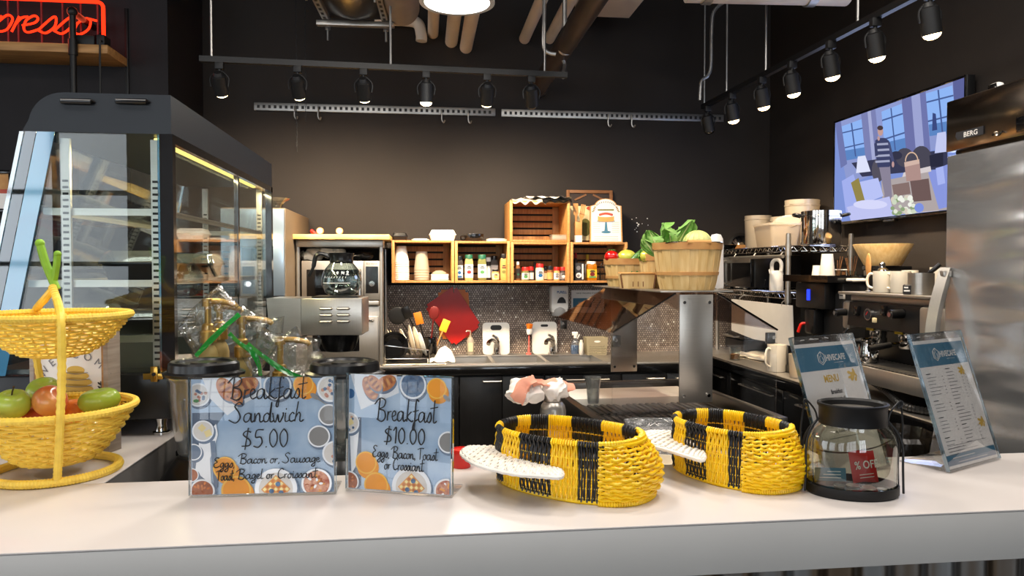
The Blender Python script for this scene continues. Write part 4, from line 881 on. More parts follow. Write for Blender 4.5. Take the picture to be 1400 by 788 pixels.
# ================================================================== bee shaped wicker baskets
def bee(cl, cdp, a, bw, phi, h, label, wing, seed):
    c = lat(cl, cdp, ZB); dv = RT*cos(phi)-FH*sin(phi); rz = math.atan2(dv.y, dv.x)
    t = T('bee_basket', label, 'basket', (c.x, c.y, ZB), rz, 'bee shaped wicker baskets'); rn = random.Random(seed)
    def out(th, k=1):
        ex = .86; x = a*math.copysign(abs(cos(th))**ex, cos(th)); y = bw*math.copysign(abs(sin(th))**ex, sin(th)); return V((x*k, y*k, 0))
    # arc length table
    N = 1440; pts = [out(2*pi*i/N) for i in range(N+1)]; cum = [0]
    for i in range(N): cum.append(cum[-1]+(pts[i+1]-pts[i]).length)
    Lp = cum[-1]; ns = int(Lp/.0049); strands = []
    j = 0
    for k in range(ns):
        s = Lp*k/ns
        while cum[j+1] < s: j += 1
        strands.append(2*pi*j/N)
    def stripe(th):
        d = abs((math.degrees(th)+180) % 360-180)
        if d < 45: return 'head'
        for lim, q in ((65, 'b'), (85, 'y'), (106, 'b'), (128, 'y'), (148, 'b'), (167, 'y'), (181, 'b')):
            if d < lim: return q
    zz = [.004, .02, .038, .056, .074, .092, h-.006]
    def wall(z): return 1+.035*sin(pi*z/h)
    b = B('yellow_wicker', 'black_wicker')
    for k, th in enumerate(strands):
        q = stripe(th)
        if q == 'head': continue
        p = out(th); nrm = V((p.x/a**2, p.y/bw**2, 0)).normalized(); tg = V((-nrm.y, nrm.x, 0)); pts_ = []
        for i, z in enumerate(zz):
            off = .0021*(1 if (i+k) % 2 else -1); pts_.append(p*wall(z)+nrm*off+tg*rn.uniform(-.0007, .0007)+V((0, 0, z)))
        top = p*wall(h)
        pts_ += [top+nrm*.005+V((0, 0, h-.002)), top+V((0, 0, h+.004)), top-nrm*.006+V((0, 0, h-.002)), top-nrm*.005+V((0, 0, h-.016))]
        b.m('yellow_wicker' if q == 'y' else 'black_wicker').tube(spline(pts_, 2), .00245*rn.uniform(.93, 1.05), 5)
    b.obj('striped_weave', t)
    b = B('yellow_wicker'); 
    for z in (.012, .03, .048, .066, .084): b.tube([out(2*pi*i/120)*wall(z)*.995+V((0, 0, z)) for i in range(120)], .002, 5, closed=True)
    b.tube([out(2*pi*i/120)*1.0+V((0, 0, .004)) for i in range(120)], .004, 6, closed=True); b.tube([out(2*pi*i/120)*wall(h)+V((0, 0, h-.002)) for i in range(120)], .003, 6, closed=True)
    b.obj('hoop', t)
    b = B('yellow_wicker')
    for k in range(1, 16):
        b.tube([out(2*pi*i/60, k/16)+V((0, 0, .003+.0006*(k % 2))) for i in range(60)], .0033, 5, closed=True)
    b.obj('base', t)
    b = B('yellow_wicker'); TH = R(49); rows = 17
    def hd(th, z):
        p = out(th); e = max(0, cos(th/ TH*pi/2)); k = z/h
        bul = .036*sin(pi*min(1, k*.9+.08))**.8*(.35+.65*e); nrm = V((p.x/a**2, p.y/bw**2, 0)).normalized()
        return p*1.0+nrm*(bul-.012*k*k*e)+V((0, 0, z))
    for i in range(rows):
        z = .006+(h-.004)*i/(rows-1); ptl = []
        for q in range(61):
            th = -TH+2*TH*q/60; p = hd(th, z+.0008*sin(q*1.3+i)); nrm = V((p.x/a**2, p.y/bw**2, 0)).normalized(); ptl.append(p+nrm*.0024*cos(q/60*13*pi+pi*i))
        b.tube(ptl, .0031*rn.uniform(.93, 1.06), 6)
    for k in range(12): th = -TH*.96+2*TH*.96*k/11; b.tube([hd(th, h*.98*i/8+.004)*.995 for i in range(9)], .0022, 5)
    ed = [hd(-TH+2*TH*q/90, .005)+V((0, 0, 0)) for q in range(91)]; b.tube(ed, [.0062*(1+.14*(1 if q % 2 else -1)) for q in range(91)], 7)
    ed = [hd(-TH+2*TH*q/70, h)+V((0, 0, .001)) for q in range(71)]; b.tube(ed, [.0058*(1+.1*(1 if q % 2 else -1)) for q in range(71)], 7)
    b.obj('head', t)
    # wing: woven flat teardrop
    inv = Matrix.Rotation(-rz, 4, 'Z'); zW = .062; o2 = [inv @ (pZ(x, y, ZB+zW)-V((c.x, c.y, ZB))) for x, y in wing]
    ol = spline(o2, 6, closed=True); b = B('white_wicker'); cen = sum(ol, V())/len(ol)
    b.tube(ol, [.0042*(1+.12*(1 if i % 2 else -1)) for i in range(len(ol))], 7, closed=True)
    k = len(ol); tip = max(range(k), key=lambda i: (ol[i]-cen).length)
    for i in range(1, k//2):
        p, q = ol[(tip+i) % k], ol[(tip-i) % k]
        for s_ in (0, .5):
            p2, q2 = p.lerp(ol[(tip+i+1) % k], s_), q.lerp(ol[(tip-i-1) % k], s_)
            b.tube([p2.lerp(q2, u/6)+V((0, 0, .0022*cos(u*pi+i*pi+s_*2*pi)+.002)) for u in range(7)], .0026, 5)
    for v_ in (.25, .5, .75):
        b.tube([ol[(tip+i) % k].lerp(ol[(tip-i) % k], v_)+V((0, 0, .001)) for i in range(1, k//2)], .0018, 5)
    b.obj('wing', t); return t
W1 = [(631, 620), (641, 613), (664, 612.5), (688, 614), (700, 624), (724, 635), (752, 641), (767, 645), (766, 653), (742, 652), (706, 649), (668, 641), (642, 631)]
W2 = [(874, 599), (882, 593), (900, 591), (922, 593), (938, 600), (950, 611), (962, 620), (960, 630), (938, 624), (912, 616), (888, 609)]
bee(.117, 1.475, .158, .1, R(36), .112, 'yellow and black striped bee basket with white wing, beside the $10.00 sign', W1, 1)
bee(.468, 1.55, .132, .092, R(58), .112, 'yellow and black striped bee basket with white wing, beside the glass jar', W2, 2)
# ================================================================== glass tip jar
jc = lat(.667, 1.425, ZB); jr = -YAW-R(6)
tj = T('tip_jar', 'oval glass tip jar with black collar and wire handles, holding coins', 'jar', (jc.x, jc.y, ZB), jr); SX, SY = 1, .74
b = B('black_metal'); b.lathe([(0, .002), (.083, .0), (.0865, .004), (.0865, .02), (.0835, .02), (.083, .006), (0, .005)], 56, sx=SX, sy=SY); b.obj('base_ring', tj)
b = B('jar_glass'); b.lathe([(0, .0075), (.08, .0075), (.0825, .011), (.083, .05), (.083, .088), (.0815, .103), (.077, .116), (.069, .127), (.0625, .134), (.061, .15)], 56, sx=SX, sy=SY, mod=lambda a, z: 1 if z < .12 else lerp(1, 1+.16*abs(sin(a))**2, min(1, (z-.12)/.02)))
b.obj('glass_body', tj)
b = B('black_metal', 'steel'); MD = lambda a, z: 1+.16*abs(sin(a))**2
b.lathe([(.0625, .136), (.0625, .168), (.0655, .172), (.0655, .177), (.061, .178), (.057, .174), (.057, .160)], 56, sx=SX, sy=SY, mod=MD); b.m('steel').lathe([(.0575, .163), (.05, .166), (0, .167)], 56, sx=SX, sy=SY, mod=MD); b.obj('collar', tj)
for s in (-1, 1):
    b = B('black_metal')
    b.tube(spline([(s*.092, -.012, .004), (s*.0905, -.012, .05), (s*.09, -.01, .095), (s*.082, -.006, .121), (s*.068, 0, .14), (s*.064, 0, .146)], 6), .0022, 6)
    b.tube(spline([(s*.092, .012, .004), (s*.0905, .012, .05), (s*.09, .01, .095), (s*.082, .006, .121), (s*.068, 0, .14)], 6), .0022, 6)
    b.tube(spline([(s*.066, 0, .14), (s*.07, 0, .158), (s*.08, 0, .173), (s*.09, 0, .182), (s*.0925, 0, .174), (s*.084, 0, .168), (s*.088, .002, .178)], 6), .0018, 6)
    b.tube(spline([(s*.09, 0, .18), (s*.094, .004, .15), (s*.096, .006, .12), (s*.0935, .008, .08)], 6), .0018, 6)
    b.obj('side_wire', tj)
b = B('black_metal'); b.tube(spline([(-.0935, .008, .115), (-.09, .05, .09), (-.06, .066, .07), (0, .072, .06), (.06, .066, .072), (.09, .05, .092), (.0935, .008, .118)], 8), .0015, 6); b.obj('bail_handle', tj)
JM = Matrix.Translation(jc) @ Matrix.Rotation(jr, 4, 'Z')
for i, (x, y, r, tl_) in enumerate(((.006, .012, .0125, 0), (.03, -.006, .0125, .1), (-.02, .01, .0105, 0), (.052, -.012, .0095, 0))):
    q = JM @ V((x, y, .0095+.0016*(i % 2))); b = B('coin'); b.lathe([(0, 0), (r*.96, 0), (r, .0003), (r, .0013), (r*.96, .0016), (r*.86, .0013), (0, .0014)], 24)
    tag(b.obj('coin', loc=q, rot=(tl_, 0, 0)), ('coin lying at the middle of the tip jar floor', 'coin lying in front of the middle coin in tip jar', 'small coin nearest the bee basket in the tip jar', 'small coin nearest the price list in the tip jar')[i], 'coin', 'coins in the tip jar')
q = JM @ V((.036, .026, .013)); tc_ = T('coupon_card', 'red discount packet leaning at the back of the tip jar', 'packet', q, jr+R(8), rot=(R(-8), R(-7), jr+R(6)))
b = B('red'); b.sheet(lambda u, v: V(((u-.5)*.05, .002*sin(pi*u)*sin(pi*v)*2, v*.062+.002*sin(u*5))), 8, 8); b.sheet(lambda u, v: V(((u-.5)*.05, -.002*sin(pi*u)*sin(pi*v)*2-.0006, v*.062+.002*sin(u*5))), 8, 8); o = b.obj('packet', tc_)
b = B('white_gloss'); b.text('% OFF', .02, Matrix.Translation((.004, -.0062, .028)) @ Matrix.Rotation(pi/2, 4, 'X') @ Matrix.Diagonal((.85, 1.1, 1, 1)), depth=.0002, bold=.0002)
for k in range(2): b.bb(-.012, .016, -.0058, -.0052, .016-k*.006, .0172-k*.006)
b.obj('lettering', tc_)
q = JM @ V((-.03, .03, .0128)); b = B('print_blue', 'white_gloss'); b.bb(-.03, .03, 0, .0012, 0, .026); 
for k in range(3): b.m('white_gloss').bb(-.022+k*.008, .02, -.0004, 0, .006+k*.006, .0072+k*.006)
tag(b.obj('card', loc=q, rot=(R(-10), 0, jr)), 'small blue card leaning inside the tip jar', 'card')
# ================================================================== blenders behind the signs
def blender(px, d, label, hz):
    q = pD(px, 500, d); t = T('blender', label, 'blender', (q.x, q.y, ZW), 0, 'blenders behind the bar'); zl = pD(px, 512, d).z-ZW; zj = pD(px, 622, d).z-ZW; RJ = .083
    b = B('black_plastic'); pr = [(0, 0), (.10, 0), (.105, .02), (.098, zj*.6), (.07, zj-.01), (.06, zj), (0, zj)]; b.lathe(pr, 36, sx=1, sy=1); b.obj('motor_base', t)
    b = B('poly'); dz = zl-zj
    pr = [(.052, zj+.001), (.058, zj+.01), (.066, zj+dz*.3), (.075, zj+dz*.65), (RJ-.004, zl-.012), (RJ, zl-.004), (RJ, zl), (RJ-.003, zl), (RJ-.007, zl-.012), (.072, zj+dz*.65), (.063, zj+dz*.3), (.054, zj+.012), (0, zj+.01)]
    b.lathe(pr, 48, mod=lambda a, z: 1+.02*cos(4*a) if z < zl-.01 else 1)
    for k in range(3): a = R(-110+k*40); b.tube([((.067+.0*i)*cos(a)*(1+.22*i/6), .067*sin(a)*(1+.22*i/6), zj+.02+(dz-.07)*i/6) for i in range(7)], .004, 6)
    b.obj('pitcher', t)
    b = B('poly'); ha = R(hz); b.tube(spline([((.073)*cos(ha), .073*sin(ha), zl-.035), (.115*cos(ha), .115*sin(ha), zl-.03), (.125*cos(ha), .125*sin(ha), zl-.06), (.12*cos(ha), .12*sin(ha), zj+dz*.4), (.067*cos(ha), .067*sin(ha), zj+dz*.28)], 7), .011, 10); b.obj('handle', t)
    b = B('black_plastic'); b.lathe([(0, zl-.01), (RJ-.009, zl-.01), (RJ-.009, zl+.001), (RJ+.006, zl+.001), (RJ+.007, zl+.007), (RJ-.004, zl+.011), (RJ-.006, zl+.028), (RJ-.011, zl+.033), (RJ-.02, zl+.031), (RJ-.024, zl+.026), (.03, zl+.026), (.028, zl+.03), (0, zl+.03)], 48, mod=lambda a, z: 1+.10*max(0, cos(a+.12))**24*(1 if z > zl else 0)); b.obj('lid', t)
    b = B('steel');
    for k in range(4): a = k*pi/2; b.box(.018*cos(a), .018*sin(a), zj+.022, .034, .008, .0015, rot=(0, R(-20), a))
    b.cyl((0, 0, zj+.0105), (0, 0, zj+.026), .008, n=10); b.obj('blade', t); return t
blender(278, 1.74, 'clear blender with black lid behind the sandwich price sign', 100)
blender(470, 1.74, 'clear blender with black lid between the two price signs', -60)
# ================================================================== syrup pump bottles wrapped in zip bags
yr = 2.02; xa_, xc_ = pD(280, 500, yr).x, pD(425, 500, yr).x; ZR = 1.03
rk = T('syrup_rack', 'black riser shelf under the gold syrup pump bottles', 'rack', (0, 0, ZW)); b = B('black_plastic'); b.bb(xa_-.02, xc_+.02, yr-.1, yr+.15, ZR-ZW-.015, ZR-ZW, .003); b.obj('top', rk)
for x in (xa_-.01, xc_+.01): b = B('black_plastic'); b.bb(x-.008, x+.008, yr-.09, yr+.14, 0, ZR-ZW-.015); b.obj('side_panel', rk)
def pump(px, d, yhead, ycap, ang, label, nz=.075):
    q = pD(px, yhead, d); t = T('syrup_bottle', label, 'bottle', (q.x, q.y, ZR), 0, 'syrup pump bottles'); zh = q.z-ZR; zc = pD(px, ycap, d).z-ZR
    b = B('gold_stain'); b.lathe([(0, 0), (.022, 0), (.0245, .004), (.0245, zc-.045), (.021, zc-.03), (.015, zc-.02), (.014, zc-.006), (0, zc-.006)], 28); b.obj('bottle', t)
    b = B('gold'); b.lathe([(.0, zc-.012), (.021, zc-.012), (.021, zc+.016), (.016, zc+.02), (.015, zc+.034), (.011, zc+.038), (0, zc+.038)], 24, mod=lambda a, z: 1+.02*cos(20*a)); b.obj('collar', t)
    b = B('gold'); b.cyl((0, 0, zc+.03), (0, 0, zh-.006), .0085, n=14); b.cyl((0, 0, zh-.012), (0, 0, zh+.008), .0145, n=18)
    b.tube(spline([(0, 0, zh+.001), (nz*.5*cos(ang), nz*.5*sin(ang), zh), (nz*.9*cos(ang), nz*.9*sin(ang), zh-.006), (nz*1.05*cos(ang), nz*1.05*sin(ang), zh-.014)], 6), [.0085]*8+[.0075]*8+[.006]*3, 10); b.obj('pump', t)
pump(284, 1.93, 413, 462, -.15, 'gold pump syrup bottle behind the blender lid by the display case'); pump(300, 2.02, 420, 458, -.1, 'gold pump bottle partly hidden behind another pump bottle', .06)
pump(331, 1.99, 437, 482, .1, 'gold pump syrup bottle in the middle with bright green zip across'); pump(383, 1.97, 465, 517, -.05, 'gold pump syrup bottle lowest, nearest the coffee maker')
def bag(pxs, d, th, zpx, label, seed, sd=1):
    ol = [V((lerp(pxs[i][0], pxs[(i+1) % len(pxs)][0], q/6), lerp(pxs[i][1], pxs[(i+1) % len(pxs)][1], q/6), 0)) for i in range(len(pxs)) for q in range(6)]; k = len(ol); cx, cy = sum(p.x for p in ol)/k, sum(p.y for p in ol)/k
    org = pD(cx, cy, d); t = T('zip_bag', label, 'bag', org, 0, 'zip bags over the pumps'); b = B('bag_film'); rings = 12
    for sgn in (-1, 1):
        rows = []
        for i in range(rings+1):
            f = i/rings; row = []
            for j in range(k):
                p = ol[j]; x, y = cx+(p.x-cx)*f, cy+(p.y-cy)*f
                dep = sgn*th*math.sqrt(max(0, 1-f**2.2)); nz_ = (.5-abs(NZ.noise(V((x*.04+seed, y*.03+x*.02, sgn*3.0)))))*.03+(.3-abs(NZ.noise(V((x*.09+y*.05, y*.1+seed, sgn)))))*.014
                row.append(b.bm.verts.new(pD(x, y, d)-org+FH*(dep+nz_*(1-f**4))))
            rows.append(row)
        for a, c in zip(rows, rows[1:]):
            for j in range(k): b.bm.faces.new((a[j], a[(j+1) % k], c[(j+1) % k], c[j]))
    bmesh.ops.remove_doubles(b.bm, verts=b.bm.verts[:], dist=.0004); b.obj('film', t, ang=55)
    z = spline([pD(x, y, d-.01-th*.55)-org for x, y in zpx], 8); up = V((0, 0, 1)); b = B('zip_green'); hw = .0065*sd
    b.sheet(lambda u, v: (lambda i: z[i]+((z[min(i+1, len(z)-1)]-z[max(i-1, 0)]).normalized().cross(FH))*hw*(v*2-1)+FH*.004*sin(v*pi+u*9))(min(int(u*(len(z)-1)+.5), len(z)-1)), len(z)-1, 3); b.obj('zip_strip', t)
bag([(300, 388), (329, 420), (329, 434), (268, 490), (256, 470), (243, 450), (260, 424)], 1.9, .04, [(327, 430), (304, 450), (280, 474), (268, 487)], 'clear zip bag with pale green seal over the pump nearest the display case', 1.0)
bag([(332, 416), (345, 426), (372, 436), (389, 432), (386, 462), (356, 510), (344, 512), (320, 470), (311, 452), (324, 430)], 1.97, .04, [(313, 456), (328, 470), (345, 482), (354, 500), (356, 514)], 'clear zip bag with bright green seal over the middle pump', 5.0)
bag([(350, 446), (366, 452), (388, 458), (405, 446), (411, 460), (440, 464), (436, 478), (446, 490), (428, 498), (419, 520), (392, 516), (368, 498), (350, 474)], 1.95, .045, [(338, 470), (358, 486), (380, 502), (404, 514), (420, 519)], 'clear crumpled zip bag with green seal over the lowest pump', 9.0)
# ================================================================== back counter with sinks
ZC = .91; YC = pZ(675, 499, ZC).y; XC0, XC1 = pY(390, 285, 4.08).x+.008, 1.78
sx0, sx1 = pZ(600, 496, ZC).x, pZ(830, 496, ZC).x; YS0, YS1 = YC+.05, YC+.43
bc = T('back_counter', 'black edged steel counter along the back wall holding the sinks', 'counter', (0, 0, 0))
b = B('steel_h'); b.bb(XC0, sx0, YC, YB-.013, ZC-.012, ZC, .002); b.bb(sx1, XC1, YC, YB-.013, ZC-.012, ZC, .002); b.bb(sx0, sx1, YC, YS0, ZC-.012, ZC, .002); b.bb(sx0, sx1, YS1, YB-.013, ZC-.012, ZC, .002); b.obj('worktop', bc)
b = B('black_gloss'); b.bb(XC0, XC1, YC-.004, YC+.02, ZC-.06, ZC-.013, .002); b.obj('front_edge', bc)
sk = T('sink', 'three basin stainless sink set into the back counter', 'sink', (sx0, YS0, ZC)); Wk, Dk = sx1-sx0, YS1-YS0
cuts = [0, (pZ(674, 495, ZC).x-sx0), (pZ(748, 495, ZC).x-sx0), Wk]
for i in range(3):
    x0, x1 = cuts[i]+.012, cuts[i+1]-.012; b = B('steel')
    zb = -.2
    for q in (((x0, 0, .001), (x0, Dk, .001), (x0+.015, Dk-.015, zb), (x0+.015, .015, zb)), ((x1, 0, .001), (x1, Dk, .001), (x1-.015, Dk-.015, zb), (x1-.015, .015, zb)), ((x0, 0, .001), (x1, 0, .001), (x1-.015, .015, zb), (x0+.015, .015, zb)), ((x0, Dk, .001), (x1, Dk, .001), (x1-.015, Dk-.015, zb), (x0+.015, Dk-.015, zb)), ((x0+.015, .015, zb), (x1-.015, .015, zb), (x1-.015, Dk-.015, zb), (x0+.015, Dk-.015, zb))): b.face(*[V(p) for p in q])
    b.obj('basin', sk)
b = B('steel_h')
for x in cuts: b.bb(max(0, x-.012), min(Wk, x+.012), 0, Dk, -.004, .003, .001)
b.bb(0, Wk, Dk-.004, Dk+.012, -.004, .005, .001); b.bb(0, Wk, -.012, .004, -.004, .004, .001); b.obj('rim', sk)
def faucet(px, label):
    q = pY(px, 489, YS1+.04); t = T('faucet', label, 'faucet', (q.x, q.y, ZC+.0005), 0, 'sink faucets'); b = B('chrome')
    b.lathe([(0, 0), (.03, 0), (.03, .012), (.022, .018), (.021, .06), (.018, .075), (0, .08)], 20)
    b.tube(spline([(0, 0, .03), (-.01, -.03, .09), (-.035, -.08, .11), (-.06, -.13, .105), (-.068, -.15, .09)], 6), [.013]*20+[.014]*5, 12); b.obj('spout', t)
    b = B('chrome'); b.tube(spline([(0, 0, .07), (.004, 0, .10), (-.006, -.01, .12), (-.03, -.02, .135)], 6), [.018]*6+[.012]*7+[.009]*6, 10); b.obj('lever', t)
faucet(679, 'chrome faucet before the white cutting board with the black oval grip'); faucet(755, 'chrome faucet before the white cutting board with the plain slot')
# cabinets under the back counter
xs_ = [XC0, pY(515, 550, YC).x, pY(628, 550, YC).x, pY(745, 550, YC).x, pY(850, 550, YC).x, XC1]
labs = ('black base cabinet under the oven stand', 'black base cabinet under the dish rack', 'black base cabinet under the first basins', 'black base cabinet behind the steel bottle, right of the seam', 'black base cabinet hidden behind the cold prep table')
for i in range(5):
    x0, x1 = xs_[i]+.002, xs_[i+1]-.002; t = T('base_cabinet', labs[i], 'cabinet', (x0, YC+.015, 0), 0, 'base cabinets of the back counter')
    b = B('black_lam'); b.bb(0, x1-x0, .012, .5, .1, ZC-.225 if i else ZC-.065); b.bb(0, x1-x0, .012, .02, ZC-.23, ZC-.065); b.bb(.0, x1-x0, .05, .45, 0, .1); b.obj('body', t)
    for k in range(2):
        w2 = (x1-x0)/2; b = B('black_lam'); b.bb(k*w2+.002, (k+1)*w2-.002, -.008, .011, .11, ZC-.075, .002); d_ = b.obj('door', t)
        b = B('steel'); hx = w2*(.55 if k == 0 else 1.2); b.tube([(hx, -.009, ZC-.10), (hx, -.025, ZC-.10), (hx+.11, -.025, ZC-.10), (hx+.11, -.009, ZC-.10)], .005, 8); b.obj('handle', d_)
# ================================================================== pine crates on the wall
YFc = 4.62
def crate(x0, x1, y0, y1, label):
    a, c = pY(x0, y1, YFc), pY(x1, y0, YFc); W_, H_ = c.x-a.x, c.z-a.z; D_ = YB-.015-YFc
    t = T('wooden_crate', label, 'crate', (a.x, YFc, a.z), 0, 'pine crates on the back wall'); e = .014
    for x in (0, W_-.018): b = B('pine_x'); b.bb(x, x+.018, 0, D_, 0, H_, .0015); b.obj('side_panel', t)
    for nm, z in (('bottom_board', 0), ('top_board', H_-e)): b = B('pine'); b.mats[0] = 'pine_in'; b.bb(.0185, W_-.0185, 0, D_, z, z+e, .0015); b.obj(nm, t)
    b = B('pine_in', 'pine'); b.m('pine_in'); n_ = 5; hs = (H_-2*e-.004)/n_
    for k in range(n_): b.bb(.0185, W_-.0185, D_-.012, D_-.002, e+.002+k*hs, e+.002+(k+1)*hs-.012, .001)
    b.bb(W_-.062, W_-.019, D_-.022, D_-.0125, e+.001, H_-e-.001, .001); b.obj('back_slats', t)
    return t, a.z+e
_, zA = crate(535.5, 621, 329, 387, 'pine crate holding stacked cups, nearest the oven stand'); _, zB_ = crate(622, 697.5, 330, 387, 'pine crate holding tall spice jars with green lids'); crate(698.5, 779, 331.5, 387, 'pine crate holding small red capped spice jars')
_, zE = crate(697, 779.5, 275, 331, 'nearly empty pine crate stacked above the red capped spices'); crate(780, 858, 331.5, 387, 'pine crate holding the honey jar, under the cake sign')
def at(px, Y, z): q = pY(px, 360, Y); return V((q.x, Y, z))
def sc(px, Y): q = pY(px, 360, Y); return (q-CAM).dot(FH)/FPX
# stacked cups in the first crate
def cups(px, Y, z, r0, r1, hc, n_, mat, label, name='cup_stack', step=.0105):
    t = T(name, label, 'cups', at(px, Y, z), 0, 'stacked cups')
    for k in range(n_):
        b = B(mat); z0 = k*step
        b.lathe([(r1-.001, z0+.0), (r1+.002, z0+.002), (r1+.002, z0+.005), (r1, z0+.006), (r0, z0+hc), (0, z0+hc)], 26); b.obj('cup', t)
    return t
zA += .001
cups(549, 4.72, zA, .03, .047, .105, 10, 'foam', 'tall stack of white paper cups in first crate', step=.0125)
cups(576.5, 4.73, zA, .036, .048, .12, 5, 'milky', 'stack of clear upside down cups in the crate centre', step=.016)
t = T('lid_box', 'low white tray of clear lids in the first crate', 'tray', at(601, 4.72, zA)); b = B('foam'); b.box(0, 0, .003, .115, .11, .006)
for s in (-1, 1): b.box(0, s*.053, .021, .115, .004, .036); b.box(s*.0555, 0, .021, .004, .11, .036)
b.obj('tray', t)
for k in range(3): b = B('milky'); b.lathe([(.045, .008+k*.016), (.046, .014+k*.016), (.04, .02+k*.016), (.02, .03+k*.016), (0, .031+k*.016)], 20, (-.002, 0, .0)); b.obj('lid', t)
# spices
def jar(px, Y, z, wpx, hpx, body, cap, lab_m, label, cat='spice jar', square=False, capf=.16, lf=(.12, .62), accent=None, name='spice_jar', grp='spice jars in the crates', neck=.9):
    k = sc(px, Y); r, h = wpx*k/2, hpx*k; t = T(name, label, cat, at(px, Y, z+.0008), 0, grp); hb = h*(1-capf)
    md = (lambda a, z_: 1/max(abs(cos(a)), abs(sin(a)))**.75) if square else None; n_ = 32; rr = r*(.93 if square else 1)
    b = B(body); b.lathe([(0, 0), (rr*.94, 0), (rr, .004), (rr, hb*.84), (rr*neck, hb*.95), (rr*neck*.9, hb), (0, hb)], n_, mod=md); b.obj('body', t)
    b = B(cap); b.lathe([(0, hb-.004), (rr*neck*1.0, hb-.004), (rr*neck*1.02, h-.003), (rr*neck*.95, h), (0, h)], 24); b.obj('cap', t)
    if lab_m:
        b = B(lab_m); b.lathe([(rr*1.012, hb*lf[0]), (rr*1.012, hb*(lf[0]+lf[1]))], n_, mod=md, a0=R(190), a1=R(350)); L_ = b.obj('label', t)
        if accent:
            b = B(accent[0], 'print_dark'); y = -rr*(1.03 if not square else 1.0)-.0012; zc = hb*(lf[0]+lf[1]*.42)
            b.disc((0, y, zc), rr*.5, rr*.42, V((1, 0, 0)), V((0, 0, 1)), 14); b.m('print_dark')
            for q in range(2): b.box(0, y, hb*(lf[0]+lf[1]*(.72+.14*q)), rr*(1.1-.3*q), .0008, hb*.05)
            if len(accent) > 1: b.m(accent[1]).box(0, y, hb*(lf[0]+lf[1]*.1), rr*1.4, .0008, hb*.09)
            b.obj('label_print', t)
    return t
zB_ += .0; YJ = 4.70
jar(628, YJ, zB_, 10.5, 33, 'spice_dark', 'black_plastic', 'label_white', 'spice jar with blue and white label at the crate side wall', accent=('blue', 'blue'), square=True)
jar(641, YJ, zB_, 12.5, 35, 'spice_tan', 'green_cap', 'label_white', 'spice jar with green lid and a red mark on its label', accent=('red',), square=True)
jar(659, YJ, zB_, 12.5, 35, 'spice_green', 'green_cap', 'label_white', 'spice jar with green lid and a leaf green mark', accent=('leaf_print',), square=True)
jar(667.5, YJ+.1, zB_, 9, 31, 'spice_dark', 'white_plastic', 'label_white', 'dark spice jar behind the leaf marked jar', accent=None)
jar(675.5, YJ+.09, zB_, 11, 33, 'spice_dark', 'black_plastic', 'print_grey', 'tall dark spice jar behind the small cream label jar', square=True)
jar(677.5, YJ-.03, zB_, 10, 15, 'spice_tan', 'black_plastic', 'label_cream', 'small short spice jar with cream label', accent=('label_orange',))
jar(688.5, YJ, zB_, 11, 36, 'label_orange', 'black_plastic', 'label_orange', 'spice jar with bright orange label by the crate post', square=True, accent=('spice_green',))
zC_ = pY(740, 385.5, YFc).z+.006
jar(708, YJ, zC_, 7, 26, 'spice_brown', 'white_plastic', 'spice_dark', 'slim sauce bottle with white cap and dark label', neck=.55, capf=.14, accent=('green_cap',))
jar(718, YJ, zC_, 10.5, 18.5, 'spice_green', 'red', 'label_white', 'red capped spice jar with green printed label', accent=('leaf_print',), capf=.24)
jar(726, YJ+.06, zC_, 8, 19, 'spice_dark', 'red', 'label_white', 'red capped spice jar tucked behind the green printed one', capf=.24)
jar(731, YJ+.14, zC_, 7, 25, 'spice_dark', 'black_plastic', 'spice_dark', 'dark bottle at the crate back behind red caps', neck=.5)
jar(738, YJ, zC_, 11.5, 23, 'label_cream', 'red', 'label_white', 'largest red capped shaker with blue emblem', accent=('blue',), capf=.2)
jar(746, YJ+.1, zC_, 7, 18, 'spice_brown', 'black_plastic', 'label_cream', 'small brown spice jar behind the large shaker', capf=.25)
jar(752, YJ, zC_, 8.5, 20, 'spice_brown', 'black_plastic', 'spice_tan', 'tan spice jar with black cap', capf=.25)
jar(761, YJ, zC_, 8.5, 18.5, 'spice_tan', 'red', 'label_white', 'red capped jar with white label and dark bird mark', accent=('print_grey',), capf=.24)
jar(769.5, YJ, zC_, 9, 18.5, 'spice_dark', 'red', 'print_grey', 'red capped dark jar nearest the crate post', capf=.22, accent=('label_white',))
zD = zC_
t = T('tea_box', 'small black and white printed carton beside the honey jar', 'box', at(791, YJ, zD+.001)); k = sc(791, YJ); b = B('print_dark'); b.box(0, 0, 12*k, 12*k, .06, 24*k, .001); b.obj('carton', t)
b = B('label_white', 'print_grey'); b.box(4.4*k, -.0306, 12*k, 2.2*k, .001, 21*k); b.disc((-1*k, -.0308, 7*k), 4*k, 3.5*k, V((1, 0, 0)), V((0, 0, 1))); b.m('print_grey').disc((-1.5*k, -.0308, 17*k), 3*k, 3*k, V((1, 0, 0)), V((0, 0, 1))); b.disc((-1.5*k, -.0312, 6.5*k), 2*k, 2*k, V((1, 0, 0)), V((0, 0, 1))); b.obj('printed_label', t)
jar(808.5, YJ, zD, 14.5, 26, 'honey', 'white_gloss', 'label_yellow', 'square honey jar with white lid and yellow label', 'honey jar', True, .12, (.16, .5), ('dark_red', 'leaf_print'), 'honey_jar')
jar(787, YJ+.14, zD, 6, 37, 'spice_dark', 'red', 'spice_tan', 'red topped sauce bottle behind the carton', 'bottle', neck=.5, name='sauce_bottle')
jar(803, YJ+.15, zD, 8, 35, 'spice_tan', 'label_yellow', 'label_white', 'yellow topped oil bottle behind the honey jar', 'bottle', neck=.5, name='oil_bottle')
b = B('black_metal')
for a in (0, .6, 1.2): b.tube([(.03*cos(i*pi/10)*cos(a), .03*cos(i*pi/10)*sin(a), .06+.06*sin(i*pi/10)-.06*(i > 10)*0) for i in range(11)], .002, 5)
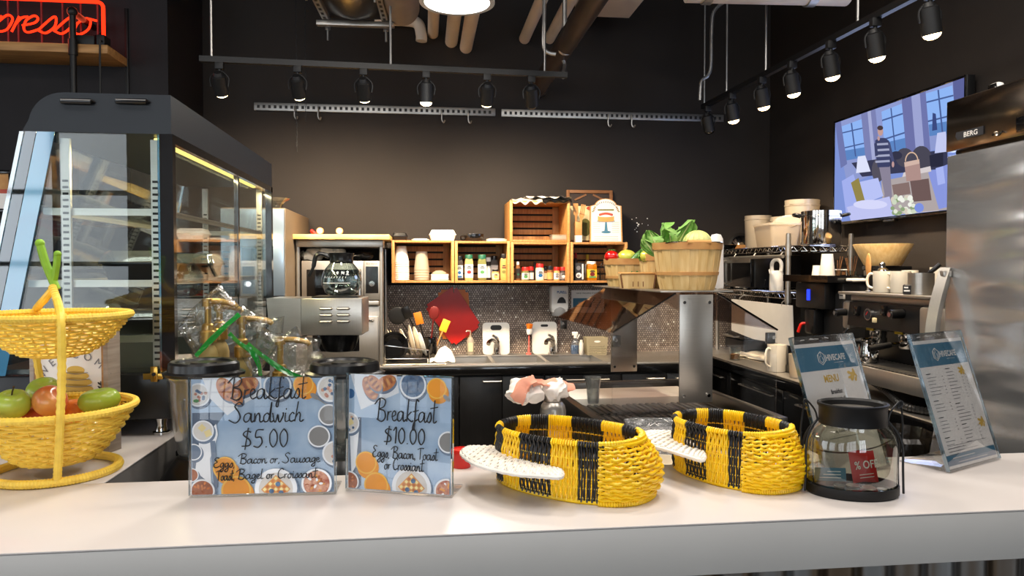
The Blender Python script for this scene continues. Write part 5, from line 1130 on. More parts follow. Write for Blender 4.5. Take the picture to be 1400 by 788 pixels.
b.tube([(.03*cos(i*pi/8), .03*sin(i*pi/8), .003) for i in range(16)], .003, 5, closed=True)
for a in (0, .6, 1.2, 1.8, 2.4, 3.0, 3.7, 4.3, 5.0, 5.6): b.tube([(.03*cos(a), .03*sin(a), .003), (.03*cos(a), .03*sin(a), .062)], .002, 5)
tag(b.obj('wire_holder', loc=at(826, YJ, zD+.001)), 'black wire holder beside the honey jar', 'holder')
# things on top of the crates
def cbox(name, px, Y, z, w_, d_, h_, mat, label, cat, tap=.86, lip=True):
    t = T(name, label, cat, at(px, Y, z)); b = B(mat); k = 8
    def rr(w, d, zz): 
        r_ = .012; out = []
        for cx, cy, a0 in ((w/2-r_, d/2-r_, 0), (-w/2+r_, d/2-r_, 90), (-w/2+r_, -d/2+r_, 180), (w/2-r_, -d/2+r_, 270)):
            for q in range(5): a = R(a0+22.5*q); out.append(V((cx+r_*cos(a), cy+r_*sin(a), zz)))
        return out
    rings = [rr(w_*tap, d_*tap, 0), rr(w_, d_, h_*.5), rr(w_*1.04, d_*1.04, h_*.52), rr(w_*1.04, d_*1.04, h_*.6), rr(w_, d_, h_*.62), rr(w_*tap, d_*tap, h_*.96), rr(w_*tap*.9, d_*tap*.9, h_)]
    vs = [[b.bm.verts.new(p) for p in r_] for r_ in rings]; n_ = len(vs[0])
    for a, c in zip(vs, vs[1:]):
        for j in range(n_): b.bm.faces.new((a[j], a[(j+1) % n_], c[(j+1) % n_], c[j]))
    b.bm.faces.new(vs[0][::-1]); b.bm.faces.new(vs[-1]); b.obj('shell', t); return t
zT = pY(580, 329, YFc).z+.0005; zTB = pY(660, 330, YFc).z+.0005
cbox('takeout_box', 547, 4.72, zT, .095, .1, .05, 'black_plastic', 'small black takeout box on the first crate', 'box')
cbox('takeout_box', 605, 4.74, zT, .165, .16, .07, 'foam', 'white foam clamshell box on the first crate', 'box')
def lidt(px, Y, z, w_, h_, n_, label):
    t = T('lid_stack', label, 'lids', at(px, Y, z))
    for k in range(n_): b = B('foam'); b.lathe([(0, k*.006), (w_/2*.9, k*.006), (w_/2, k*.006+.002), (w_/2, k*.006+.005), (w_/2*.86, k*.006+.0055), (w_/2*.7, k*.006+.009), (0, k*.006+.0095)], 28, sy=.8); b.obj('lid', t)
lidt(575, 4.72, zT, .115, .02, 2, 'flat white lids between the takeout boxes'); lidt(679, 4.72, zTB, .135, .02, 3, 'flat white lids on the second crate')
t = T('pan', 'black rounded loaf pan on the second crate', 'pan', at(648, 4.73, zTB)); b = B('black_gloss'); b.lathe([(0, 0), (.05, 0), (.058, .012), (.061, .046), (.06, .05), (.055, .046), (.052, .014), (0, .008)], 32, sx=1.05, sy=.9); b.obj('body', t)
b = B('black_gloss'); b.tube(spline([(-.06, 0, .038), (-.085, 0, .034), (-.08, 0, .012), (-.055, 0, .012)], 6), .005, 8); b.obj('handle', t)
# folded papers hanging over the empty crate
zU = pY(738, 275, YFc).z
t = T('paper_bundle', 'crumpled paper bags and apron lying over the uppermost crate', 'bags', at(738, 4.72, zU+.0005))
def crump(nm, mat, x0, x1, y0, y1, th, seed, z0=0, dr=0):
    b = B(mat); f = lambda u, v: V((lerp(x0, x1, u), lerp(y0, y1, v), z0+th*(.45+.55*NZ.noise(V((u*5+seed, v*4, seed))))+.003 - dr*max(0, (.25-v)*4)**1.5*(.03+.01*sin(u*20)))); b.sheet(f, 26, 12)
    b.sheet(lambda u, v: f(u, v)-V((0, 0, .003)), 26, 12); return b.obj(nm, t, ang=25)
crump('bag', 'paper_warm', -.19, .02, -.115, .15, .022, 3, .004, 1.0); crump('bag', 'cloth_white', -.1, .15, -.1, .15, .022, 8, .02, .3); crump('apron', 'black_matte', .0, .19, -.12, .12, .02, 5, .006, .7); crump('bag', 'paper_warm', .02, .2, -.05, .13, .016, 12, .018, .0)
t = T('container', 'low clear plastic container in the uppermost crate', 'container', at(765, 4.70, zE+.001)); b = B('milky'); b.box(0, 0, .014, .115, .1, .028, .006); b.box(0, 0, .031, .12, .105, .005, .002); b.obj('body', t)
# things above the honey crate
zH = pY(820, 331.5, YFc).z+.0008
fa, fb = at(775, 4.9, zH), at(838, 4.9, zH); Wf = fb.x-fa.x; Hf = pY(800, 260, 4.92).z-zH
t = T('framed_chalkboard', 'brown wooden framed board leaning behind the cake sign', 'picture', fa, rot=(R(-4), 0, 0)); b = B('dark_board'); e = .022
for x0, x1, z0, z1 in ((0, e, 0, Hf), (Wf-e, Wf, 0, Hf), (e, Wf-e, 0, e), (e, Wf-e, Hf-e, Hf)): b.bb(x0, x1, -.012, .012, z0, z1, .002)
b.obj('frame', t); b = B('spice_dark'); b.bb(e, Wf-e, 0, .006, e, Hf-e); b.obj('board', t)
b = B('dark_board', 'label_cream', 'apple_deep', 'spice_green'); b.box(Wf*.3, -.004, Hf-.05, .09, .006, .012, rot=(0, R(-25), 0)); b.box(Wf*.7, -.004, Hf-.05, .09, .006, .012, rot=(0, R(25), 0)); b.m('label_cream').bb(e+.0, Wf-e, -.0055, -.001, e, Hf*.7)
b.m('apple_deep').disc((Wf*.52, -.006, Hf*.66), .03, .014, V((1, 0, 0)), V((0, 0, 1))); b.m('spice_green').disc((Wf*.4, -.006, Hf*.3), .04, .06, V((1, 0, 0)), V((0, 0, 1))); b.obj('painting', t)
c0, c1 = at(806.5, 4.74, zH), at(850, 4.74, zH); Wc = c1.x-c0.x; Hc = pY(825, 271, 4.76).z-zH
t = T('cake_sign', 'arched cream sign painted with a berry topped cake on a blue stand', 'sign', c0, rot=(R(-7), 0, R(-6)))
arch = [(0, 0), (Wc, 0), (Wc*.985, Hc*.83)]+[(Wc*.5+Wc*.34*cos(R(a)), Hc*.83+Hc*.17*sin(R(a))) for a in range(10, 171, 16)]+[(Wc*.015, Hc*.83)]
XZ = Matrix(((1, 0, 0, 0), (0, 0, 1, 0), (0, 1, 0, 0), (0, 0, 0, 1)))
b = B('pine'); b.prism(arch, .018, XZ); b.obj('board', t)
b = B('label_white', 'apple_deep', 'label_orange', 'print_grey', 'spice_green', 'print_blue'); inn = [(Wc*.5+(x-Wc*.5)*.92, Hc*.03+z*.955) for x, z in arch]; b.prism(inn, .001, Matrix.Translation((0, -.0012, 0)) @ XZ)
E1, E2 = V((1, 0, 0)), V((0, 0, 1)); cx = Wc*.5
b.m('label_orange').box(cx, -.002, Hc*.55, Wc*.5, .001, Hc*.11); b.disc((cx, -.0026, Hc*.5), Wc*.25, .009, E1, E2); b.m('label_white').disc((cx, -.0028, Hc*.605), Wc*.25, .008, E1, E2)
b.m('apple_deep')
for k in range(9): b.disc((cx+(k-4)*Wc*.045, -.003-.0001*k, Hc*.63+.008*sin(k*pi/8)), Wc*.04, Wc*.04, E1, E2, 12)
b.m('print_blue').disc((cx, -.0024, Hc*.485), Wc*.28, .007, E1, E2); b.prism([(cx-.012, Hc*.25), (cx+.012, Hc*.25), (cx+.005, Hc*.48), (cx-.005, Hc*.48)], .001, Matrix.Translation((0, -.0022, 0)) @ XZ); b.disc((cx, -.0027, Hc*.24), Wc*.15, .009, E1, E2)
b.m('print_grey')
for k in range(9):
    z = Hc*(.1+.045*k)
    if k < 3: b.box(cx, -.002, Hc*(.06+.04*k), Wc*.74, .0008, .0022)
    else:
        for s in (-1, 1): b.box(cx+s*Wc*.29, -.002, z, Wc*.22, .0008, .002)
b.m('spice_green').box(cx, -.002, Hc*.74, Wc*.5, .0008, .01); b.m('print_grey')
for k in range(11): a = R(25+k*13); b.box(cx+Wc*.3*cos(a), -.002, Hc*.8+Hc*.12*sin(a), .006, .0008, .01, rot=(0, R(90)-a, 0))
for s in (-1, 1):
    for k in range(4): b.m('spice_green').disc((cx+s*Wc*(.4-.02*k), -.0022, Hc*(.7+.035*k)), .007, .004, E1, E2, 8); b.m('apple_deep').disc((cx+s*Wc*(.36-.02*k), -.0024, Hc*(.72+.035*k)), .003, .003, E1, E2, 8)
b.obj('painting', t)
q = at(790, 4.7, zH); t = T('utensil_holder', 'small white and tan holder of wooden utensils beside the cake sign', 'holder', q); k = sc(790, 4.7)
b = B('hoop', 'white_gloss'); b.box(0, 0, 19*k, 9.5*k, 9.5*k, 18*k, .002); b.m('white_gloss').box(0, 0, 5.0*k, 10*k, 10*k, 10*k, .002); b.obj('holder', t)
def spoon(dx, ln, ty, label, ti, z0=.085, mat='hoop'):
    t = T('wooden_spatula', label, 'utensil', q+V((dx, .0, z0)), rot=(0, R(ti), 0), group='utensils beside the cake sign'); b = B(mat)
    if ty == 0: b.prism([(-.006, 0), (.006, 0), (.007, ln*.5), (.017, ln*.62), (.016, ln), (-.016, ln), (-.017, ln*.62), (-.007, ln*.5)], .006, XZ)
    else:
        for s in (-1, 0, 1): b.prism([(s*.011-.0035, ln*.6), (s*.011+.0035, ln*.6), (s*.011+.004, ln), (s*.011-.004, ln)], .006, XZ)
        b.prism([(-.006, 0), (.006, 0), (.007, ln*.45), (.016, ln*.55), (.016, ln*.63), (-.016, ln*.63), (-.016, ln*.55), (-.007, ln*.45)], .006, XZ)
    b.obj('blade', t)
spoon(-.01, .17, 0, 'flat wooden spatula in the tan holder', -2); spoon(.012, .165, 1, 'slotted wooden spatula in the tan holder', 9)
# ================================================================== on the splashback
YT = YB-.012
def cutboard(x0, x1, y0, label, grip):
    a, c = at(x0, 4.86, ZC+.001), at(x1, 4.86, ZC); W_ = c.x-a.x; H_ = pY(x0, y0, 4.9).z-ZC; t = T('cutting_board', label, 'cutting board', a, rot=(R(-6), 0, 0), group='cutting boards on the sink back')
    b = B('white_plastic', 'black_matte'); r_ = .025; pl = []
    for cx, cz, a0 in ((W_-r_, r_, 270), (W_-r_, H_-r_, 0), (r_, H_-r_, 90), (r_, r_, 180)):
        for q_ in range(6): an = R(a0+18*q_); pl.append((cx+r_*cos(an), cz+r_*sin(an)))
    b.prism(pl, .012, XZ); b.obj('board', t)
    b = B('black_matte'); gw = W_*(.42 if grip else .3); gh = .017 if grip else .008; zc = H_-.035 if grip else H_-.026; pl = []
    for cx, a0 in ((W_*.5+gw/2-gh, -90), (W_*.5-gw/2+gh, 90)):
        for q_ in range(9): an = R(a0+22.5*q_); pl.append((cx+gh*cos(an), zc+gh*sin(an)))
    b.prism(pl, .0135, Matrix.Translation((0, -.0007, 0)) @ XZ); b.obj('grip', t)
cutboard(660, 697, 441, 'white cutting board with black oval grip beside the soap bottle', True); cutboard(728, 762, 440, 'white cutting board with a plain slot beside the red brush', False)
def mat_(pxs, Y, mat, label, bend=0):
    o = pY(*pxs[0], Y); b = B(mat); pts = spline([pY(x, y, Y)-o for x, y in pxs], 1, closed=True)
    ps = [(p.x, p.z) for p in [pY(x, y, Y)-o for x, y in pxs]]; b.prism(ps, .003, XZ)
    bmesh.ops.bevel(b.bm, geom=[e for e in b.bm.edges if abs((e.verts[0].co-e.verts[1].co).y) > .0025], offset=.02, segments=5, affect='EDGES')
    t = T('cutting_mat', label, 'cutting mat', (o.x, Y, o.z), 0, 'hanging cutting mats'); b.obj('mat', t); return t
t = mat_([(599, 396), (640, 396), (645, 462), (601, 464)], YT-.012, 'orange_plastic', 'orange cutting mat hanging behind the red one')
t = mat_([(622, 390), (658, 445), (620, 474), (580, 419)], YT-.024, 'red_plastic', 'large red cutting mat hanging tilted over the splashback tiles')
b = B('steel'); q = pY(620, 398, YT-.024); b.tube(spline([(0, .022, .02), (0, -.006, .018), (0, -.01, .0), (0, -.014, -.008), (0, -.02, .0)], 5), .003, 6); b.cyl((0, .006, .015), (0, .023, .015), .008, n=10); tag(b.obj('wall_hook', loc=q), 'small steel hook holding the hanging cutting mats', 'hook')
# soap dispenser
q0, q1 = pY(750, 431, YT), pY(774, 390, YT); Wd_, Hd_ = q1.x-q0.x, q1.z-q0.z
t = T('soap_dispenser', 'white wall soap dispenser with dark window and blue lettering', 'dispenser', (q0.x, YT, q0.z)); b = B('white_gloss'); b.bb(0, Wd_, -.1, 0, Hd_*.18, Hd_, .018); b.bb(Wd_*.04, Wd_*.96, -.09, 0, Hd_*.1, Hd_*.4, .012); b.obj('housing', t)
b = B('grey_plastic'); b.lathe([(0, -.02), (Wd_*.40, -.018), (Wd_*.42, 0), (Wd_*.42, .03), (Wd_*.36, .045), (0, .05)], 28, (Wd_/2, -.06, Hd_*.08), sy=.9); b.obj('push_bar', t)
b = B('print_dark'); pl = [(Wd_*.33, Hd_*.42), (Wd_*.84, Hd_*.42), (Wd_*.8, Hd_*.52), (Wd_*.7, Hd_*.6), (Wd_*.6, Hd_*.62), (Wd_*.48, Hd_*.6), (Wd_*.38, Hd_*.52)]; b.prism(pl, .003, Matrix.Translation((0, -.1015, 0)) @ XZ); b.obj('window', t)
b = B('blue'); b.text('PURELL', .024, Matrix.Translation((Wd_*.6, -.1016, Hd_*.74)) @ Matrix.Rotation(pi/2, 4, 'X') @ Matrix.Diagonal((.85, 1, 1, 1)), bold=.0006, depth=.0003); b.obj('lettering', t)
q0, q1 = pY(781, 428, YT), pY(826, 397, YT); W_, H_ = q1.x-q0.x, q1.z-q0.z
b = B('paper_grey', 'print_grey', 'print_blue', 'print_dark'); b.bb(0, W_, -.004, -.0005, 0, H_, .002); b.m('print_dark').text('HAND WASHING STATION', .0145, Matrix.Translation((W_*.5, -.0045, H_*.84)) @ Matrix.Rotation(pi/2, 4, 'X') @ Matrix.Diagonal((.92, 1, 1, 1)))
b.m('print_blue').box(W_*.33, -.0045, H_*.45, W_*.56, .0008, H_*.4); b.m('print_grey').box(W_*.36, -.0048, H_*.4, W_*.3, .0006, H_*.2)
for k in range(5): b.m('print_grey').box(W_*.8, -.0045, H_*(.25+.1*k), W_*.28, .0006, .004)
tag(b.obj('wall_notice', loc=(q0.x, YT, q0.z)), 'white hand washing notice on the tiles beside soap dispenser', 'notice')
# soap bottle, brush, spray bottle, bin
q = at(643, 4.87, ZC+.001); t = T('soap_bottle', 'clear pump soap bottle on the sink ledge under the red mat', 'bottle', q); k = sc(643, 4.85)
b = B('milky'); b.lathe([(0, 0), (4.6*k, 0), (5*k, .004), (5*k, 20*k), (3*k, 24*k), (1.6*k, 25*k), (0, 25*k)], 24, sy=.7); b.obj('body', t)
b = B('milky'); b.cyl((0, 0, 25*k), (0, 0, 33*k), .004, n=8); b.cyl((0, 0, 24.5*k), (0, 0, 27*k), .009, n=14); b.tube([(0, 0, 33*k), (-5*k, -.006, 33.5*k), (-6*k, -.007, 32*k)], .005, 8); b.obj('pump', t)
b = B('label_cream'); b.box(0, -5*k*.7-.0005, 11*k, 6*k, .001, 12*k); b.obj('label', t)
q = at(723, 4.84, ZC+.001); k = sc(723, 4.84); t = T('dish_brush', 'pink handled dish brush with orange tuft standing upright', 'brush', q, rot=(0, R(1), 0)); b = B('pink_plastic'); b.lathe([(0, 0), (4*k, 0), (4*k, 2*k), (1.5*k, 3*k), (1.5*k, 8*k), (.9*k, 12*k), (.9*k, 28*k), (0, 28*k)], 16); b.obj('handle', t)
b = B('cream_food', 'orange_plastic'); b.lathe([(0, 27*k), (3.2*k, 28*k), (4*k, 33*k), (3.2*k, 36*k), (0, 37*k)], 14, mod=lambda a, z: 1+.12*sin(9*a)); b.m('orange_plastic')
for i in range(16): a = i*2.4; r_ = 4.5*k*math.sqrt((i+.5)/16); b.tube([(r_*.6*cos(a), r_*.6*sin(a), 35*k), (r_*cos(a), r_*sin(a), 43*k-r_*.2)], 1.1*k, 5)
b.obj('bristles', t)
q = at(787, 4.84, ZC+.001); k = sc(787, 4.84); t = T('spray_bottle', 'spray bottle of blue liquid behind the clear guard', 'bottle', q); b = B('blue'); b.lathe([(0, 0), (6*k, 0), (6.5*k, .004), (6.5*k, 12*k), (0, 12*k)], 20, sy=.6); b.obj('liquid', t)
b = B('poly'); b.lathe([(6.6*k, 0), (6.7*k, 12*k), (5*k, 17*k), (2*k, 21*k), (2*k, 24*k)], 20, sy=.6); b.obj('body', t)
b = B('white_gloss'); b.box(-.004, 0, 28*k, 8*k, 3.5*k, 5*k, .003); b.cyl((0, 0, 22*k), (0, 0, 27*k), 2.4*k, n=12); b.box(4*k, 0, 24*k, 1.5*k, 2.5*k, 7*k, .002, rot=(0, R(25), 0)); b.obj('trigger', t)
q = at(795, 4.79, ZC+.001); b = B('white_plastic'); b.lathe([(0, 0), (.013, 0), (.015, .003), (.015, .075), (.009, .088), (.009, .1), (0, .1)], 16); tag(b.obj('small_bottle', loc=q), 'small white bottle beside the blue spray bottle', 'bottle')
q = at(814.5, 4.8, ZC+.001); t = T('storage_bin', 'beige woven plastic bin at the end of the sink ledge', 'bin', q); k = sc(814, 4.8); b = B('beige_plastic'); w0, w1, hB = 13*k, 15*k, 24*k
def bx(w_, z): return [V((-w_, -w_*.7, z)), V((w_, -w_*.7, z)), V((w_, w_*.7, z)), V((-w_, w_*.7, z))]
vs = [[b.bm.verts.new(p) for p in bx(*a)] for a in ((w0, 0), (w1, hB), (w1*.95, hB), (w0*.95, .004))]
for a, c in zip(vs, vs[1:]):
    for j in range(4): b.bm.faces.new((a[j], a[(j+1) % 4], c[(j+1) % 4], c[j]))
b.bm.faces.new(vs[0][::-1]); b.bm.faces.new(vs[3])
for r_ in range(5):
    for c_ in range(11): b.box((c_-5+(r_ % 2)*.5)*w0*.165, -w0*.7-.001-(w1-w0)*.7*(.12+r_*.1), hB*(.12+r_*.1), .009, .004, .006, .002, seg=1)
b.obj('body', t)
b = B('white_gloss'); b.disc((0, -w1*.7*.99-.001, hB*.78), .022, .007, E1, E2, 16); b.obj('grip', t)
# ================================================================== dish rack
rx0, rx1 = at(528, 4.62, ZC).x, at(586, 4.62, ZC).x; ry0, ry1 = YC+.04, YC+.4; zR = ZC+.001
dm = B('paper_warm'); dm.sheet(lambda u, v: V((lerp(rx0-.05, rx1+.1, u), lerp(YC+.012, ry1+.03, v), zR+.004+.004*NZ.noise(V((u*6, v*5, 2))))), 24, 10); dm.sheet(lambda u, v: V((lerp(rx0-.05, rx1+.1, u), lerp(YC+.012, ry1+.03, v), zR)), 2, 2); tag(dm.obj('drying_mat'), 'cream drying cloth spread under the dish rack', 'cloth')
t = T('dish_rack', 'chrome wire dish rack of plates on the back counter', 'dish rack', (rx0, ry0, zR+.008)); Wr, Dr = rx1-rx0, ry1-ry0; b = B('chrome')
for z in (.03, .11): b.tube([(0, 0, z), (Wr, 0, z-.03*(z > .05)), (Wr, Dr, z-.03*(z > .05)), (0, Dr, z)], .0035, 6, closed=True)
b.obj('frame', t)
b = B('chrome')
for x in (0, Wr):
    for y in (0, Dr): b.cyl((x, y, 0), (x, y, .11-.03*(x > 0)), .0035, n=6)
b.obj('post', t)
b = B('chrome')
for k in range(10): x = Wr*(k+.5)/10; b.tube([(x, 0, .03), (x, Dr, .03)], .002, 5)
b.obj('base_wire', t)
b = B('black_plastic'); b.bb(.01, Wr-.01, .02, Dr-.02, .0, .014, .004); b.obj('drip_tray', t)
def plate(px, r, tilt, label, mat='ceramic', yy=.15):
    p = at(px, ry0+yy, zR+.041+r*.93); t = T('plate', label, 'plate', p, rot=(0, R(90-tilt), R(random.uniform(-6, 6)+12)), group='plates in the dish rack'); b = B(mat); b.lathe([(0, 0), (r*.6, 0), (r*.66, .003), (r, .014), (r, .017), (r*.64, .007), (0, .004)], 36); b.obj('plate', t)
plate(533, .085, 24, 'cream plate leaning farthest toward the oven'); plate(538, .08, 26, 'yellowish plate behind the first leaning plate', 'label_cream', .19); plate(550, .085, 20, 'cream plate in the middle of the dish rack'); plate(560, .098, 12, 'tall white plate standing nearly upright'); plate(567, .09, 14, 'white plate behind the nearly upright one', 'ceramic', .2); plate(574, .075, 16, 'small white plate last in the rack', 'white_gloss', .1)
b = B('black_gloss'); b.lathe([(0, 0), (.05, 0), (.085, .03), (.088, .03), (.055, -.004), (0, -.004)], 28); tag(b.obj('bowl', loc=at(538, ry0+.05, zR+.105), rot=(R(75), 0, 0)), 'black shallow bowl standing low in the dish rack', 'bowl')
# crock of utensils
q = at(587, 4.72, ZC+.001); t = T('utensil_crock', 'dark glossy crock full of cooking utensils', 'crock', q); b = B('black_gloss'); b.lathe([(0, 0), (.04, 0), (.048, .02), (.05, .12), (.046, .135), (.042, .135), (.044, .02), (0, .012)], 28); b.obj('body', t)
def ut(dx, dy, ln, ti, tw, mat, hm, shape, label):
    t = T('cooking_utensil', label, 'utensil', q+V((dx, dy, .02)), rot=(R(tw), R(ti), 0), group='utensils in the crock'); b = B(mat); b.tube([(0, 0, 0), (0, 0, ln)], .005, 8); b.obj('handle', t)
    b = B(hm)
    if shape == 'o': b.ell((0, 0, ln+.035), .034, .008, .045, 18, 10)
    elif shape == 'r': b.ell((0, 0, ln+.05), .058, .006, .058, 22, 10)
    else: b.box(0, 0, ln+.035, .05, .006, .08, .003)
    b.obj('blade', t)
ut(-.03, .02, .26, -34, 4, 'black_plastic', 'black_matte', 'r', 'round black turner head above the plates'); ut(-.01, .0, .21, -14, 0, 'black_plastic', 'orange_plastic', 'b', 'orange spatula in the dark crock'); ut(.0, .025, .24, 6, 6, 'dark_red', 'dark_red', 'o', 'dark red spoon in the dark crock'); ut(.02, -.01, .17, 22, 0, 'hoop', 'label_yellow', 'b', 'pale wooden utensil leaning toward the red mat'); ut(-.02, .03, .27, -24, 8, 'black_plastic', 'black_plastic', 'b', 'black spatula behind the orange spatula')
# crumpled towel and glass bowl beside the rack
b = B('cloth_white'); b.sheet(lambda u, v: V(((u-.5)*.17, (v-.5)*.2, .004+.085*max(0, 1-(2*u-1.3)**2*1.6)*max(0, 1-(2*v-1)**2)+.012*NZ.noise(V((u*6, v*6, 4)))*min(1, 6*u*(1-u))))+V((0, 0, 0)), 26, 22); b.sheet(lambda u, v: V(((u-.5)*.17, (v-.5)*.2, 0)), 2, 2); tag(b.obj('dish_towel', loc=at(602, YC+.16, zR+.009)), 'crumpled white dish towel at the rack end near the sink', 'towel')
# ================================================================== oven stand with microwave
YO = 4.38; d0 = at(404, YO, ZC); ow = at(524, YO, ZC).x-d0.x; zt1 = pY(460, 328, YO).z; zt0 = pY(460, 338, YO).z; ZS = ZC+.001; DO = .5
t = T('equipment_stand', 'steel framed stand around the microwave and oven, topped by a board', 'stand', (d0.x, YO, ZS)); b = B('steel_h'); b.bb(0, ow, 0, DO, zt0-ZS, zt1-ZS, .004); b.obj('top_shelf', t)
for x in (.012, ow-.012):
    for y in (.012, DO-.012): b = B('steel'); b.cyl((x, y, 0), (x, y, zt0-ZS), .012, n=14); b.obj('leg', t)
zm = pY(460, 411, YO).z
b = B('steel_h'); b.bb(.026, ow-.026, 0, DO, zm-.03-ZS, zm-.004-ZS, .003); b.obj('shelf', t)
w0 = at(399, YO-.03, 1).x; w1 = at(533, YO-.03, 1).x
b = B('counter_board'); b.bb(w0, w1, YO-.05, YO+DO-.02, zt1+.0008, zt1+.03, .003); 
b = b; tag(b.obj('cutting_board'), 'wide butcher block board lying across the top of the oven stand', 'board')
def gauge(px, label, tr=False):
    p = at(px, YO+.2, zt1+.031); t = T('timer', label, 'dial', p, 0, 'dials on the butcher block'); b = B('hoop', 'white_gloss', 'print_dark'); b.tube([(0, .012, .03), (0, -.012, .03)], .021, 22); b.box(0, 0, .006, .03, .02, .012, .003); b.m('white_gloss').tube([(0, -.0122, .03), (0, -.0135, .03)], .016, 20); b.m('print_dark').box(.002, -.0142, .033, .003, .001, .014, rot=(0, .5, 0)); b.obj('dial', t)
gauge(438, 'small white faced dial beside the red lying tool'); gauge(464.5, 'small white faced dial alone on the butcher block')
b = B('red_plastic'); b.tube([(-.02, 0, .0), (.025, 0, -.0)], [.011, .009], 10); b.ell((-.022, 0, 0), .013, .012, .012, 12, 8); tag(b.obj('stapler', loc=at(431, YO+.18, zt1+.044), rot=(0, R(38), 0)), 'small red handled tool lying by the first dial', 'tool')
mx0, mx1 = at(412, YO, 1).x, at(519, YO, 1).x; mz0, mz1 = zm, pY(460, 357, YO).z; MW, MH = mx1-mx0, mz1-mz0
t = T('microwave', 'steel microwave with black window and dial inside the stand', 'microwave', (mx0, YO+.01, mz0+.0005)); b = B('steel_h'); b.bb(0, MW, .012, .42, 0, MH, .004); b.obj('body', t)
b = B('steel_h'); b.bb(0, MW*.79, -.008, .0115, 0, MH, .003); dr = b.obj('door', t)
b = B('black_gloss'); b.bb(MW*.065, MW*.72, -.0095, -.0075, MH*.06, MH*.78, .002); b.obj('window', dr)
b = B('chrome'); b.tube([(MW*.75, -.008, MH*.1), (MW*.75, -.032, MH*.14), (MW*.75, -.032, MH*.72), (MW*.75, -.008, MH*.76)], .008, 10); b.obj('handle', dr)
b = B('steel_h', 'print_dark'); b.bb(MW*.795, MW, -.008, .0115, 0, MH, .003); pn = b.obj('control_panel', t)
b = B('black_gloss'); b.bb(MW*.82, MW*.98, -.0095, -.0075, MH*.18, MH*.86); b.obj('keypad', pn)
b = B('chrome'); b.tube([(MW*.9, -.008, MH*.42), (MW*.9, -.024, MH*.42)], .016, 20); b.obj('dial', pn)
b = B('print_dark'); b.text('SOLWAVE', .018, Matrix.Translation((MW*.9, -.0086, MH*.9)) @ Matrix.Rotation(pi/2, 4, 'X') @ Matrix.Diagonal((.8, 1, 1, 1))); b.obj('lettering', pn)
t = T('oven', 'steel countertop oven with dark window under the microwave', 'oven', (mx0-.0, YO+.01, ZS+.0005)); OH = zm-.035-ZS; b = B('steel_h'); b.bb(.0, MW, .01, .44, 0, OH, .004); b.obj('body', t)
b = B('steel_h'); b.bb(.01, MW-.01, -.01, .0095, .02, OH-.06, .004); dr = b.obj('door', t); b = B('black_gloss'); b.bb(.06, MW-.12, -.012, -.009, .09, OH-.12, .004); b.obj('window', dr)
b = B('chrome'); b.tube([(.04, -.01, OH-.085), (.04, -.035, OH-.085), (MW-.04, -.035, OH-.085), (MW-.04, -.01, OH-.085)], .008, 10); b.obj('handle', dr)
t = T('bag_pile', 'crumpled cream bags stuffed on top of the microwave', 'bags', at(445, YO+.12, mz1+.0015)); b = B('paper_warm')
for i, (dx, dz, r_) in enumerate(((-.1, .03, .05), (-.05, .05, .055), (.02, .06, .06), (.07, .055, .05), (-.07, .02, .04))): b.ell((dx, 0, dz), r_*1.1, r_*1.2, r_*.62, 16, 10, mod=lambda a, z: 1+.04*sin(5*a+z*9))
for v in b.bm.verts: n3 = NZ.noise(v.co*22+V((5, 1, 2))); v.co += V((n3*.018, n3*.02, NZ.noise(v.co*30)*.018)); v.co.z = max(.0005, min(v.co.z, zt0-mz1-.008))
b.obj('bag', t, ang=25)
b = B('black_gloss')
for i, (dx, dz, r_) in enumerate(((-.03, .03, .05), (.03, .035, .055), (.08, .03, .04))): b.ell((dx, 0, dz), r_*1.4, r_*1.3, r_*.5, 16, 10)
for v in b.bm.verts: n3 = NZ.noise(v.co*20); v.co += V((n3*.012, n3*.01, NZ.noise(v.co*33)*.014)); v.co.z = max(.0005, v.co.z)
tag(b.obj('plastic_bag', loc=at(480, YO+.14, mz1+.0015), ang=25), 'black crumpled plastic bag on top of the microwave', 'bag')
# ================================================================== coffee maker with carafe
dcf = 2.9; q = pD(430, 500, dcf); t = T('coffee_maker', 'steel coffee brewer with louvred side and black brew funnel', 'coffee maker', (q.x, q.y, ZW), -YAW*.5)
k = dcf/1000; zt_ = pD(430, 408, dcf).z-ZW; zm_ = pD(430, 459, dcf).z-ZW; xa, xb_, xc = (366-430)*k, (412-430)*k, (495-430)*k
b = B('steel_h'); b.bb(xb_, xc, 0, .2, zm_, zt_, .004); b.obj('head', t)
b = B('steel'); 
pl = [(xb_, zm_), (xb_, zt_), (xa, zt_)]+[(xa+.012*sin(i/8*pi)+0*i, lerp(zt_, 0, i/8)) for i in range(1, 9)]+[(xb_-.02, 0), (xb_-.02, zm_-.02)]
b.prism(pl, .2, XZ); b.obj('column', t)
b = B('black_plastic'); b.bb(xa, xc, 0, .2, .001, .03, .004); b.obj('base', t)
b = B('steel_h', 'black_matte')
for c_ in range(2):
    for r_ in range(3):
        x0 = (437+23.5*c_-430)*k; z = zt_-(14.5+8.8*r_)*k; x1 = x0+18*k; b.m('steel_h').tube([(x0, -.0005, z), (x0+.005, -.006, z), (x1-.005, -.006, z), (x1, -.0005, z)], [.002, .0055, .0055, .002], 8); b.m('black_matte').bb(x0+.003, x1-.003, -.0012, .0, z+.003, z+.0075)
b.obj('louvre', t)
b = B('black_plastic'); fx = (458-430)*k; b.lathe([(0, zm_-25*k), (19*k, zm_-25*k), (22*k, zm_-21*k), (27*k, zm_-7*k), (28*k, zm_-.001), (0, zm_-.001)], 32, (fx, .1, 0)); b.obj('brew_funnel', t)
b = B('black_plastic'); b.bb((425-430)*k, (488-430)*k, .02, .18, zt_, zt_+.006, .003); b.obj('warmer', t)
